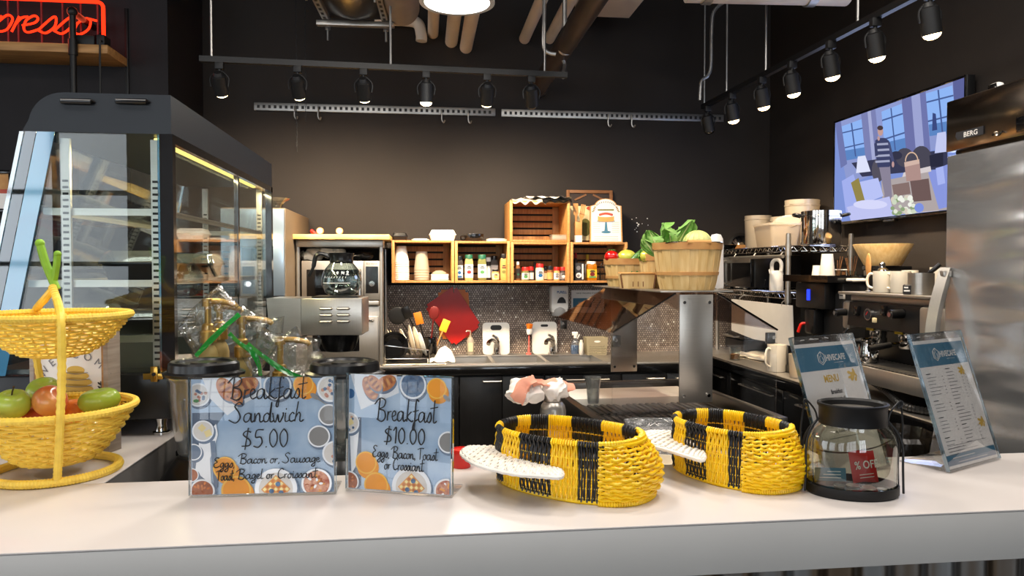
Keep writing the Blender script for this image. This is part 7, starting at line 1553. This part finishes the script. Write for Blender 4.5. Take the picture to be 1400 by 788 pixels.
# steel bowl on board, black pans at the shelf end
t = G2(2.2, 1004, zA1, 'wood_board', 'thick wooden board under the upturned steel bowl', 'board', 0); b = B('dark_board'); b.bb(-.1, .1, -.13, .13, 0, .035, .004); b.mats[0] = 'hoop'; b.obj('board', t)
t = G2(2.22, 1010, zA1+.0355, 'steel_bowl', 'upturned steel mixing bowl on the wooden board', 'bowl'); b = B('chrome'); b.lathe([(.1, .0), (.102, .002), (.09, .04), (.06, .075), (.03, .086), (0, .087)], 40); b.obj('shell', t)
t = G2(2.05, 992, zA1, 'frying_pan', 'small black frying pan at the shelf end by the cabbage', 'pan', R(120)); b = B('black_gloss'); b.lathe([(0, 0), (.055, 0), (.075, .03), (.077, .03), (.056, -.0), (0, .003)], 32); b.obj('body', t); b = B('black_plastic'); b.tube(spline([(.07, 0, .024), (.12, 0, .04), (.17, 0, .045)], 5), [.008]*5+[.011]*6, 10); b.obj('handle', t)
# hanging white sheet below the lower shelf
pts = [pX(x, y, RX0-.03) for x, y in ((1000, 409), (1083, 418), (1085, 474), (1060, 469), (1030, 464), (1000, 452))]; o_ = pts[0]; b = B('white_plastic'); ps = [((p-o_).y, (p-o_).z) for p in pts]; b.prism(ps, .004, Matrix(((0, 0, 1, 0), (1, 0, 0, 0), (0, 1, 0, 0), (0, 0, 0, 1)))); t = T('hanging_sheet', 'white sheet hanging on clips below the lower rack shelf', 'sheet', o_); b.obj('sheet', t)
b = B('steel')
for f in (.15, .85): p = pts[0].lerp(pts[1], f)-o_; b.tube([(0.002, p.y, p.z-.01), (.002, p.y, p.z+.01), (.025, p.y, zs2-.03-o_.z), (.03, p.y, zs2-.002-o_.z)], .003, 6)
b.obj('clip', t)
# ------------------------------------------------------------------ things on the counter by the prep table
def onc(px, py, dz=0): q = pZ(px, py, ZQ); q.z = ZQ+.001+dz; return q
k = .0036
b = B('paper_warm'); b.sheet(lambda u, v: V(((u-.5)*.2, (v-.5)*.36, .012+.012*NZ.noise(V((u*4, v*5, 1)))+.012*u)), 14, 16); b.sheet(lambda u, v: V(((u-.5)*.2, (v-.5)*.36, 0)), 2, 2); tag(b.obj('paper_pile', loc=onc(1030, 492)+V((.06, .05, 0)), rot=(0, 0, .1)), 'cream crumpled paper sheets on the counter behind the guard', 'papers')
def mug(loc, r, h, label, mat='ceramic', rz=pi, grp='mugs', taper=.94):
    t = T('mug', label, 'mug', loc, rz, grp); b = B(mat); b.lathe([(0, 0), (r*taper, 0), (r*taper+.002, .003), (r, h), (r-.004, h), (r*taper-.004, .006), (0, .006)], 32); b.obj('body', t)
    b = B(mat); b.tube(spline([(r*.95, 0, h*.85), (r*1.35, 0, h*.86), (r*1.62, 0, h*.62), (r*1.5, 0, h*.3), (r*.94, 0, h*.18)], 6), [.0055]*25, 8); b.obj('handle', t); return t
q = onc(1062, 508); mug(q, .05, .145, 'tall beige jug with side handle on the counter behind the guard', 'beige_plastic' if 0 else 'ceramic', pi+.3, 'mugs')
q = onc(1080, 516)+V((.03, -.02, 0)); t = T('measuring_tub', 'clear tub holding a little yellow liquid beside the beige jug', 'tub', q); b = B('milky'); b.lathe([(0, .001), (.038, .001), (.045, .12), (.043, .12), (.036, .004)], 30); b.obj('body', t); b = B('label_yellow'); b.lathe([(0, .003), (.0355, .004), (.0365, .02), (0, .02)], 26); b.obj('liquid', t)
q = onc(1012, 482)+V((.1, .1, 0)); t = T('appliance', 'dark squat griddle on the counter behind the guard', 'griddle', q); b = B('black_plastic'); b.bb(-.1, .12, -.14, .16, .012, .08, .015); b.obj('body', t); b = B('black_gloss'); b.bb(-.1, .12, -.14, .16, .082, .12, .018); b.obj('lid', t); b = B('steel'); b.tube([(-.1, -.08, .1), (-.135, -.08, .1), (-.135, .1, .1), (-.1, .1, .1)], .007, 8); b.obj('handle', t)
b = B('rubber')
for x in (-.07, .09):
    for y in (-.11, .13): b.cyl((x, y, 0), (x, y, .0125), .01, n=8)
b.obj('foot', t)
q = onc(992, 492)+V((.07, .1, 0)); t = T('glass_tumbler', 'short glass tumbler of brown sauce behind the guard', 'glass', q+V((-.02, -.12, 0))); b = B('glass'); b.lathe([(0, .001), (.03, .001), (.036, .08), (.034, .08), (.028, .004), (0, .004)], 26); b.obj('body', t); b = B('spice_brown'); b.lathe([(0, .005), (.0275, .005), (.03, .035), (0, .035)], 22); b.obj('sauce', t)
# ------------------------------------------------------------------ coffee brewer with blue display
BX, BY0, BY1 = 1.96, 3.34, 3.74; zt_ = pX(1110, 386, BX).z
cb = T('coffee_brewer', 'black coffee brewer with blue lit display and red tap lever', 'coffee machine', (BX, BY0, ZQ+.001)); H_ = zt_-ZQ-.001
b = B('black_matte'); b.bb(.06, .36, 0, BY1-BY0, 0, H_, .006); b.obj('body', cb)
b = B('black_plastic'); y0, y1 = pX(1087, 400, BX).y-BY0, pX(1127, 400, BX).y-BY0; b.bb(0, .059, y1+.0, y0, H_*.72, H_, .012); b.bb(.0, .059, (y0+y1)/2-.045, (y0+y1)/2+.05, H_*.45, H_*.72, .015); b.obj('front_head', cb)
yb = pX(1105, 400, BX-.003).y-BY0; b = B('blue_led'); zb1, zb0 = pX(1105, 396, BX).z-ZQ, pX(1105, 411, BX).z-ZQ; b.bb(-.004, -.0005, yb-.014, yb+.014, zb0, zb1, .001); b.obj('display', cb)
b = B('grey_plastic', 'print_dark'); yl = pX(1137, 400, BX).y-BY0; b.bb(.05, .0595, yl-.02, yl+.02, H_*.84, H_*.9, .002); b.m('print_dark').box(.0498, yl, H_*.875, .001, .03, .006); b.obj('badge', cb)
b = B('red_plastic'); yr_ = pX(1099, 448, BX).y-BY0; zr2 = pX(1099, 448, BX).z-ZQ; b.tube(spline([(.03, yr_-.02, zr2+.02), (-.01, yr_-.005, zr2+.02), (-.02, yr_+.005, zr2-.0), (-.025, yr_+.012, zr2-.025)], 6), .008, 10); b.obj('tap_lever', cb); b = B('chrome'); b.cyl((.06, yr_-.02, zr2+.01), (.02, yr_-.02, zr2+.01), .014, n=14); b.obj('tap', cb)
b = B('steel_dark'); b.bb(-.03, .06, .0, BY1-BY0, 0, .04, .004); b.obj('drip_tray', cb)
tz = zt_+.0015; b = B('black_gloss'); e_ = .006; X0_, X1_ = -.03, .4; L_ = BY1-BY0+.04
b.bb(X0_, X1_, 0, L_, 0, .006)
for x0, x1, y0_, y1_ in ((X0_, X0_+e_, 0, L_), (X1_-e_, X1_, 0, L_), (X0_+e_, X1_-e_, 0, e_), (X0_+e_, X1_-e_, L_-e_, L_)): b.bb(x0, x1, y0_, y1_, .006, .034)
tag(b.obj('serving_tray', loc=(BX, BY0-.02, tz)), 'black serving tray on the coffee brewer holding cups', 'tray')
zz_ = tz+.0067
def ont(px, X): q = pX(px, 370, X); return V((X, q.y, zz_))
def ucup(px, X, wpx, hpx, n_, label):
    k = scx(px, X); t = T('cup_stack', label, 'cups', ont(px, X), 0, 'cups on the serving tray')
    for i in range(n_): b = B('foam'); z0 = i*.01; b.lathe([(wpx*k/2, z0), (wpx*k/2+.001, z0+.003), (wpx*k*.36, z0+hpx*k-(n_-1)*.01), (0, z0+hpx*k-(n_-1)*.01)], 26); b.obj('cup', t)
ucup(1131, 2.08, 20, 36, 3, 'tall upturned white paper cup stack on the brewer tray'); ucup(1117, 2.06, 14, 20, 2, 'short upturned paper cup beside the tall stack')
q = ont(1100, 2.03); t = T('lid_stack', 'flat white cup lids on the brewer tray corner', 'lids', q); b = B('foam')
for i in range(2): b.lathe([(0, i*.008), (.036, i*.008), (.038, i*.008+.004), (.03, i*.008+.0075), (0, i*.008+.0075)], 26)
b.obj('lid', t)
def stir(px, X, label, n_=9):
    q = ont(px, X); t = T('stirrer_cup', label, 'cup', q, 0, 'stirrer cups'); b = B('glass'); b.lathe([(0, .001), (.022, .001), (.027, .05), (.0255, .05), (.02, .004), (0, .004)], 22); b.obj('cup', t)
    for i in range(n_): a = i*2.4; b = B('dark_board'); b.tube([(.008*cos(a), .008*sin(a), .006), (.028*cos(a), .028*sin(a), .105+.01*(i % 3))], .0016, 5); b.obj('stirrer', t)
stir(1144, 2.16, 'clear cup of brown stirrers beside the tall paper cup', 6); stir(1164, 2.14, 'clear cup full of brown stirrers near the bamboo bowl')
q = ont(1163, 2.02); b = B('foam'); b.box(0, 0, .007, .08, .06, .014, .004); tag(b.obj('napkin_stack', loc=ont(1172, 2.06)), 'small white napkin stack on tray under the stirrers', 'napkins')
b = B('dark_board', 'foam'); b.lathe([(0, 0), (.03, 0), (.03, .05), (0, .05)], 20); b.m('foam').lathe([(0, .0505), (.04, .0505), (.042, .054), (.03, .058), (0, .058)], 24); tag(b.obj('lidded_cup', loc=ont(1150, 2.3)), 'brown cup with white lid behind the stirrers', 'cup')
# water boiler with bamboo bowl
q = pX(1201, 364, 2.22); t = T('water_boiler', 'dark grey square water boiler under the bamboo bowl', 'boiler', (2.22, q.y, ZQ+.001)); hB = q.z-ZQ-.001; b = B('steel_dark'); b.bb(-.08, .1, -.1, .0, 0, hB-.02, .006); b.obj('body', t); b = B('black_plastic'); b.bb(-.085, .105, -.105, .005, hB-.019, hB, .005); b.obj('lid', t)
k = scx(1200, 2.22); t = T('bamboo_bowl', 'wide bamboo salad bowl on top of the water boiler', 'bowl', (2.215, q.y-.04, q.z+.0015)); b = B('bamboo'); r = 37*k; b.lathe([(0, 0), (r*.6, 0), (r*.63, .004), (r, 28*k), (r, 29*k), (r-.007, 29*k), (r*.6, .01), (0, .008)], 56); b.obj('bowl', t)
# ------------------------------------------------------------------ espresso machine
EX, EY0, EY1 = 1.84, 2.46, 3.16; L_ = EY1-EY0
em = T('espresso_machine', 'two group espresso machine of black and steel under stacked mugs', 'espresso machine', (EX, EY0, ZQ+.001)); z0 = -ZQ-.001
def ey(px, py, X): q = pX(px, py, X); return q.y-EY0, q.z-ZQ-.001
zt_ = ey(1245, 404, 1.9)[1]; zp1 = ey(1200, 416, 1.9)[1]; zp0 = ey(1200, 450, 1.9)[1]; ztr = .15
b = B('black_plastic'); b.bb(.2, .5, .03, L_-.03, ztr-.04, zp1-.0, .01); b.bb(.09, .5, .03, L_-.03, zp0-.01, zp1+.004, .01); b.obj('body', em)
b = B('steel_h'); b.bb(.06, .52, -.02, L_+.02, zt_-.012, zt_, .003); b.bb(.1, .5, .02, L_-.02, zp1+.004, zt_-.0125, .004); b.mats.append('black_gloss'); b.obj('cup_tray', em)
b = B('black_metal'); b.prism([(.06, zp0), (.085, zp0-.004), (.1, zp1), (.07, zp1)], L_-.22, Matrix.Translation((0, .16, 0)) @ PX); pn = b.obj('control_panel', em)
b = B('steel_h'); b.bb(.055, .5, .0, .155, zp0-.03, zp1+.003, .012); b.obj('end_cap', em); b = B('steel_h'); b.bb(.07, .5, L_-.055, L_, zp0-.02, zp1+.002, .012); b.obj('end_cap', em)
def kn(px, py, r, mat, ln, nm):
    y, z = ey(px, py, 1.9); b = B(mat, 'chrome'); b.tube([(.066, y, z), (.066-ln, y, z-.003)], r, 20); b.m('chrome').tube([(.066-ln-.001, y, z-.003), (.066-ln-.004, y, z-.003)], r*.55, 16); b.obj(nm, em)
kn(1154, 427, .017, 'black_plastic', .05, 'steam_knob'); kn(1232, 429, .019, 'black_plastic', .055, 'steam_knob')
for px in (1172, 1209): y, z = ey(px, 425, 1.9); b = B('black_gloss'); b.box(.058, y, z, .016, .03, .042, .003); b.obj('switch', em)
y, z = ey(1189, 430, 1.9); b = B('chrome', 'print_dark', 'red'); b.tube([(.066, y, z), (.05, y, z)], .026, 28); b.m('print_dark').tube([(.0498, y, z), (.049, y, z)], .021, 24); b.m('red').box(.0485, y+.004, z+.004, .001, .004, .02, rot=(.7, 0, 0)); b.obj('gauge', em)
y, z = ey(1198, 438, 1.9); b = B('label_cream'); b.box(.052, y, z, .012, .018, .02, .002); b.obj('button', em)
for px in (1186, 1225):
    y, z = ey(px, 452, 1.92); b = B('chrome', 'label_yellow'); b.lathe([(0, zp0-.012), (.034, zp0-.012), (.034, zp0-.03), (.03, zp0-.045), (.036, zp0-.046), (.036, zp0-.062), (.028, zp0-.075), (0, zp0-.078)], 28, (.13, y, 0)); b.m('label_yellow').box(.092, y, zp0-.008, .004, .05, .014); g_ = b.obj('group_head', em)
    b = B('black_plastic', 'chrome'); b.m('chrome').tube([(.1, y, zp0-.054), (.06, y+.005, zp0-.058)], .008, 10); b.m('black_plastic').tube([(.06, y+.005, zp0-.058), (-.03, y+.012, zp0-.075)], [.012, .014], 12); b.obj('portafilter', g_)
for y in (.09, L_-.03):
    b = B('chrome'); b.tube(spline([(.08, y, zp0-.02), (.05, y, zp0-.06), (.055, y-.01, ztr+.06), (.04, y-.01, ztr+.03)], 6), .006, 8); b.obj('steam_wand', em)
b = B('steel_h', 'black_matte'); b.bb(0, .2, .02, L_-.02, ztr-.075, ztr-.005, .005); b.m('black_matte').bb(.015, .19, .04, L_-.04, ztr-.0049, ztr-.002); b.m('steel_h')
for k_ in range(24): y = .05+k_*(L_-.1)/23; b.bb(.012, .193, y-.004, y+.004, ztr-.002, ztr+.001)
b.obj('drip_tray', em)
for x in (.06, .42):
    for y in (.05, L_-.06): b = B('steel'); b.lathe([(0, 0), (.026, 0), (.022, .01), (.024, .05), (.032, ztr-.076), (0, ztr-.076)], 22, (x, y, 0)); b.obj('leg', em)
b = B('black_plastic'); b.bb(.22, .46, .12, L_-.12, .03, ztr-.041); b.obj('plinth', em)
b = B('hose', 'white_plastic'); hp = spline([(EX+.09, EY0+.5, ZQ+.07), (EX+.05, EY0+.33, ZQ+.05), (EX+.02, EY0+.17, ZQ+.022), (EX+.1, EY0+.02, ZQ+.02), (EX+.22, EY0-.1, ZQ+.02)], 22)
b.tube(hp, [.0155 if i % 2 else .0125 for i in range(len(hp))], 10); tag(b.obj('drain_hose', ang=20), 'ribbed drain hose curling below the espresso machine', 'hose')
# jugs on the drip tray, mugs on the top
def jug(loc, r, h, label, rz=0, mat='chrome'):
    t = T('milk_jug', label, 'jug', loc, rz, 'steel milk jugs'); b = B(mat); b.lathe([(0, 0), (r, 0), (r*1.03, .006), (r*.98, h*.5), (r*.82, h*.85), (r*.86, h), (r*.83, h), (r*.79, h*.85), (r*.95, h*.4), (0, .004)], 32, mod=lambda a, z: 1+.2*max(0, cos(a))**12*max(0, z/h-.8)*5); b.obj('body', t)
    b = B(mat); b.tube(spline([(-r*.8, 0, h*.86), (-r*1.5, 0, h*.84), (-r*1.6, 0, h*.5), (-r*1.0, 0, h*.2)], 6), .004, 8, flat=1.8); b.obj('handle', t); return t
TZ = ZQ+.001+ztr+.0018
jug(V((EX+.07, EY0+ey(1196, 470, EX+.07)[0]+.05, TZ)), .043, .1, 'larger steel milk jug on the drip tray', pi/2); jug(V((EX+.1, EY0+ey(1183, 470, EX+.1)[0]+.09, TZ)), .034, .085, 'smaller steel milk jug behind the larger one', pi/2)
TT = ZQ+.001+zt_+.0012
def onm(px, X): q = pX(px, 390, X); return V((X, q.y, TT))
k = scx(1208, 2.0); mug(onm(1207, 1.99), 12.5*k, 29*k, 'cream mug with handle toward the brewer on espresso machine', rz=pi*.72); mug(onm(1231, 2.02), 12.5*k, 29*k, 'cream mug in the middle on top of the espresso machine', rz=pi*.72); mug(onm(1284, 2.12), 11*k, 34*k, 'cream mug behind the steel pot nearest the fridge', rz=pi*.3)
mug(onm(1244, 2.22), 11*k, 30*k, 'cream mug at the back between the other mugs', rz=pi*.6)
t = T('sauce_pot', 'straight steel pot with black handled ladle, on the espresso machine', 'pot', onm(1259, 1.98)); r, h = 15*k, 27*k; b = B('steel'); b.lathe([(0, 0), (r, 0), (r, h), (r-.003, h), (r-.003, .004), (0, .004)], 36); b.obj('body', t)
t = T('ladle', 'black handled ladle standing in the steel pot', 'ladle', onm(1259, 1.98)+V((0, 0, .006))); b = B('black_plastic'); b.tube(spline([(.0, -.0, .06), (.02, -.03, .085), (.045, -.05, .115)], 5), [.005]*5+[.009]*6, 10); b.obj('handle', t); b = B('steel'); b.cyl((-.008, .01, .0), (0, 0, .06), .003, n=8); b.obj('shaft', t)
t = T('label_jar', 'small black jar with white lettering between mug and steel pot', 'jar', onm(1242, 1.935)); b = B('print_dark'); b.lathe([(0, 0), (.018, 0), (.02, .004), (.02, .036), (.016, .04), (0, .04)], 22); b.obj('body', t); b = B('white_gloss')
for zz2, wv in ((.025, .016), (.012, .022)): b.lathe([(.0203, zz2), (.0203, zz2+.006)], 12, a0=R(185), a1=R(185+wv*3000))
b.obj('label', t)
t = T('cocktail_shaker', 'steel cocktail shaker behind the cream mugs', 'shaker', onm(1206, 2.17)); b = B('chrome'); b.lathe([(0, 0), (.03, 0), (.036, .05), (.036, .085), (.028, .1), (.016, .108), (.016, .128), (.013, .134), (0, .134)], 28); b.obj('body', t)
p = onm(1187, 1.96); t = T('spatula', 'pale wooden spatula standing upright at the tray end', 'utensil', p); b = B('hoop'); kk = scx(1188, 1.96); b.cyl((0, 0, 0.0), (0, 0, 22*kk), .0035, n=8); b.ell((0, 0, 36*kk), .006, 6*kk, 17*kk, 20, 12); b.obj('blade', t)
b = B('steel'); b.lathe([(0, 0), (.012, 0), (.012, .004), (.005, .008), (.005, .03), (0, .03)], 16); b.obj('stand', t)
# ------------------------------------------------------------------ bin with clear black liner
q = pD(1258, 600, 2.6); t = T('waste_bin', 'black waste bin with crumpled liner below the espresso machine', 'bin', (q.x-.125, q.y, 0)); b = B('black_plastic'); b.lathe([(0, 0), (.11, 0), (.145, .86), (.15, .87), (.14, .87), (.1, .01), (0, .01)], 36); b.obj('body', t)
b = B('bin_bag'); b.lathe([(.152, .72), (.155, .8), (.158, .86), (.156, .9), (.145, .915), (.135, .88), (.125, .7)], 72, mod=lambda a, z: 1+.035*sin(11*a+z*20)+.03*sin(23*a-z*31)+.02*sin(5*a)); b.obj('liner', t, ang=30)
# ================================================================== steel fridge
FX = 1.70; FY1 = pX(1293, 300, FX).y; FY0 = 1.67; zf = pX(1292, 141, FX).z; zh = pX(1293, 209, FX).z
fr = T('fridge', 'tall steel commercial fridge with curved handle beside the television', 'fridge', (FX, FY0, 0)); LF = FY1-FY0
b = B('steel_dark'); b.bb(.03, .7, 0, LF, .1, zf, .004); b.bb(.06, .68, .03, LF-.03, .0, .1); b.obj('body', fr)
b = B('steel_wave'); b.bb(0, .0295, .004, LF-.0, .12, zh-.012, .006); dr = b.obj('door', fr)
mk('steel_brown', '#8f8376', .16, 1, var=.05, sc=2, bump=.12, bsc=3)
b = B('steel_brown'); b.bb(-.004, .0295, .0, LF, zh, zf, .004); hd_ = b.obj('header', fr)
b = B('print_dark', 'white_gloss'); ya, yb2 = pX(1309, 185, FX).y-FY0, pX(1347, 185, FX).y-FY0; za, zb2 = pX(1312, 192, FX).z, pX(1312, 181, FX).z; b.prism([(yb2, za), (ya-.01, za), (ya, (za+zb2)/2), (ya-.004, zb2), (yb2, zb2)], .003, Matrix.Translation((-.0075, 0, 0)) @ Matrix(((0, 0, 1, 0), (1, 0, 0, 0), (0, 1, 0, 0), (0, 0, 0, 1))))
b.m('white_gloss').text('BERG', (zb2-za)*.85, Matrix.Translation((-.0082, (ya+yb2)/2-.008, za+(zb2-za)*.2)) @ Matrix.Rotation(-pi/2, 4, 'Z') @ Matrix.Rotation(pi/2, 4, 'X') @ Matrix.Diagonal((1.15, 1, 1, 1)), bold=.0003); b.obj('name_plate', hd_)
b = B('black_gloss', 'chrome'); yt, zt2 = pX(1397, 170, FX).y-FY0, pX(1397, 170, FX).z; b.bb(-.009, -.0045, yt-.05, yt+.012, zt2-.022, zt2+.022, .003); b.obj('thermostat', hd_)
b = B('chrome'); yt, zt2 = pX(1370, 183, FX).y-FY0, pX(1370, 183, FX).z; b.text('True', .03, Matrix.Translation((-.0048, yt, zt2-.01)) @ Matrix.Rotation(-pi/2, 4, 'Z') @ Matrix.Rotation(pi/2, 4, 'X') @ Matrix.Diagonal((1.2, .8, 1, 1)), depth=.0006) if 0 else b.tube(spline([(-.005, yt+.03, zt2), (-.006, yt+.02, zt2+.008), (-.006, yt+.01, zt2-.004), (-.006, yt-.005, zt2+.006), (-.005, yt-.02, zt2)], 5), .0025, 6); b.obj('badge', hd_)
b = B('steel_h'); yh = LF-.028; zt3, zb3 = pX(1300, 366, FX).z, pX(1290, 470, FX).z
rows = []
for i in range(15):
    u = i/14; z = lerp(zt3, zb3-.12, u); out = .012+.05*sin(min(1, u*1.25)*pi*.62); rows.append([V((-out-.0, yh-.012, z)), V((-out-.014, yh+.018, z)), V((-out+.004, yh+.024, z)), V((-max(0.0, out-.025), yh+.0, z))])
vs = [[b.bm.verts.new(p) for p in r_] for r_ in rows]
for a, c in zip(vs, vs[1:]):
    for j in range(4): b.bm.faces.new((a[j], a[(j+1) % 4], c[(j+1) % 4], c[j]))
b.bm.faces.new(vs[0]); b.bm.faces.new(vs[-1][::-1]); b.bb(-.03, -.0005, yh-.006, yh+.014, zt3-.03, zt3-.01, .003); b.bb(-.05, -.0005, yh-.006, yh+.014, zb3-.11, zb3-.08, .003); b.obj('handle', dr)
q = pX(1362, 118, FX+.1); t = T('sensor', 'small white sensor with black face on top of the fridge', 'sensor', (FX+.1, q.y, zf+.001)); b = B('white_gloss'); b.box(0, 0, .022, .03, .046, .044, .012); b.obj('housing', t); b = B('black_gloss'); b.box(-.0152, -.002, .022, .003, .034, .034, .008); fc_ = b.obj('face', t); b = B('blue_led'); b.box(-.0172, -.008, .014, .001, .008, .004); b.obj('indicator', fc_)
# ================================================================== television
TX = 2.36; TA, TB_ = pX(1140, 168, TX), pX(1321, 99, TX); TC = pX(1160, 306, TX)
tv = T('television', 'flat television showing a man in a striped sweater in a pale blue room', 'television', (TX, TB_.y, TC.z)); LT, HT = TA.y-TB_.y, (TA.z+TB_.z)/2-TC.z
XT = Matrix(((0, 0, 1, 0), (1, 0, 0, 0), (0, 1, 0, 0), (0, 0, 0, 1)))
b = B('black_plastic'); b.bb(.004, .045, 0, LT, 0, HT, .004); b.bb(.0455, XR-TX-.0005, LT*.3, LT*.7, HT*.25, HT*.75); b.obj('housing', tv)
b = B('black_gloss'); e_ = .012
for y0, y1, z0, z1 in ((0, e_, 0, HT), (LT-e_, LT, 0, HT), (e_, LT-e_, HT-e_, HT), (e_, LT-e_, 0, e_*1.3)): b.bb(0, .0039, y0, y1, z0, z1, .001)
b.obj('bezel', tv)
b = B('steel_dark'); b.bb(-.006, .02, LT*.46, LT*.54, -.012, .0, .002); b.obj('indicator', tv)
TVC = {}
def tvm(h): 
    nm = 'screen_'+h
    if nm not in M: emat(nm, h, 1.0)
    return nm
b = B(tvm('7f94d6')); b.face(*[V((.002, y, z)) for y, z in ((e_, e_*1.3), (LT-e_, e_*1.3), (LT-e_, HT-e_), (e_, HT-e_))]); ly = [0]
def tp(cx, cy): q = pX(1120+cx/3.425, 90+cy/3.425, TX); return min(max(q.y-TB_.y, e_), LT-e_), min(max(q.z-TC.z, e_*1.3), HT-e_)
def tpoly(h, *pts): ly[0] += 1; x = .002-.00004*ly[0]; b.m(tvm(h)); b.face(*[V((x, *tp(*p))) for p in pts])
def tell(h, cx, cy, rx, ry, n=18): tpoly(h, *[(cx+rx*cos(2*pi*i/n), cy+ry*sin(2*pi*i/n)) for i in range(n)])
tpoly('8f9bd0', (60, 270), (700, 30), (700, 330), (130, 560)); 
for x, y, w_, h_ in ((100, 275, 105, 150), (290, 205, 95, 190), (497, 120, 125, 190)):
    tpoly('8fb6f5', (x, y+10), (x+w_, y-28), (x+w_+22, y+h_-10), (x+18, y+h_+20)); tpoly('5d86c4', (x+14, y+h_*.82), (x+w_+15, y+h_*.7), (x+w_+22, y+h_), (x+18, y+h_+20))
    tpoly('4a5f96', (x+w_*.44, y-6), (x+w_*.5, y-8), (x+w_*.5+20, y+h_), (x+w_*.44+20, y+h_)); tpoly('4a5f96', (x+3, y+h_*.25), (x+w_+5, y+h_*.08), (x+w_+5, y+h_*.12), (x+3, y+h_*.29)); tpoly('4a5f96', (x+10, y+h_*.72), (x+w_+14, y+h_*.55), (x+w_+14, y+h_*.59), (x+10, y+h_*.76))
for x0, x1, h, dx in ((70, 100, '6f78ae', 30), (195, 262, '7c82b4', 25), (225, 240, 'a7add6', 25), (385, 430, '6d72a8', 28), (430, 470, '9da4d3', 28), (470, 497, '6f76ad', 28), (625, 700, '5d6399', 20)):
    yt = 270-(x0-70)*.36; tpoly(h, (x0, yt), (x1, yt-(x1-x0)*.36), (x1+dx, 460), (x0+dx, 480))
tpoly('3c4a80', (530, 220), (545, 225), (552, 300), (528, 305)); tpoly('3a3c55', (150, 455), (600, 390), (600, 480), (200, 520)); tell('55525f', 275, 490, 30, 55); tell('4c4a58', 400, 430, 42, 45); tell('4a4856', 478, 435, 48, 60); tell('35364a', 360, 420, 28, 20); tpoly('2b2c3e', (515, 420), (580, 405), (580, 470), (520, 475))
tpoly('dfe3fb', (180, 425), (215, 420), (240, 495), (172, 503)); tpoly('c4cbf2', (552, 315), (592, 308), (600, 402), (540, 410)); tpoly('d8cfd0', (395, 500), (520, 470), (560, 680), (330, 700)); tpoly('b0a6a6', (290, 540), (600, 480), (620, 690), (300, 700))
tpoly('a3b0ee', (105, 540), (160, 508), (190, 600), (200, 690), (125, 690)); tpoly('b9c3f6', (185, 545), (275, 525), (300, 610), (200, 650)); tpoly('94864b', (148, 548), (184, 525), (213, 630), (180, 655)); tpoly('8a98de', (510, 500), (600, 462), (610, 660), (560, 672)); tpoly('a9b6f2', (545, 480), (580, 470), (590, 550), (555, 560))
tpoly('87716d', (340, 558), (420, 545), (428, 600), (350, 612)); tpoly('6f5a58', (425, 540), (512, 528), (526, 630), (440, 637)); tpoly('b0908a', (398, 452), (468, 438), (478, 534), (408, 542)); tpoly('d3b6a9', (398, 452), (468, 438), (470, 458), (400, 474))
for i in range(12): a0, a1 = pi*i/12, pi*(i+1)/12; tpoly('d9b79c', (433-32*cos(a0), 448-45*sin(a0)), (433-32*cos(a1), 448-45*sin(a1)), (433-27*cos(a1), 448-39*sin(a1)), (433-27*cos(a0), 448-39*sin(a0)))
tpoly('8b8498', (280, 470), (332, 470), (342, 625), (318, 690), (300, 690), (306, 600)); tpoly('3f4468', (262, 350), (282, 338), (308, 338), (328, 352), (334, 430), (330, 474), (274, 476), (266, 420))
for i in range(4): y = 362+i*27; tpoly('a6aac6', (263, y+2), (330, y-2), (331, y+8), (264, y+12))
tpoly('3f4468', (258, 365), (270, 355), (276, 420), (262, 425)); tpoly('4a4f74', (322, 360), (332, 358), (352, 445), (340, 452)); tell('c09a98', 346, 462, 6, 14); tell('c49c94', 287, 306, 13, 22); tell('4a3c40', 286, 291, 14, 11); tell('c09a98', 279, 340, 6, 11)
tpoly('c0c4f2', (130, 662), (330, 612), (352, 706), (148, 736)); tell('d7d9fb', 240, 650, 80, 22)
rn = random.Random(5)
for i in range(34): tell(('e4ead8', 'cfd9c0', '8fa57c', 'f2f4ea', 'd9cfc0')[i % 5], 392+rn.uniform(-48, 52), 652+rn.uniform(-44, 44), rn.uniform(8, 14), rn.uniform(8, 14), 10)
tell('7f93e0', 470, 665, 22, 22)
b.obj('screen', tv, norm=False)
light('screen_light', 'AREA', (TX-.03, (TA.y+TB_.y)/2, TC.z+HT/2), 5, (.55, .66, 1), (0, (TA.y+TB_.y)/2, TC.z+HT/2), 1.0, .55)
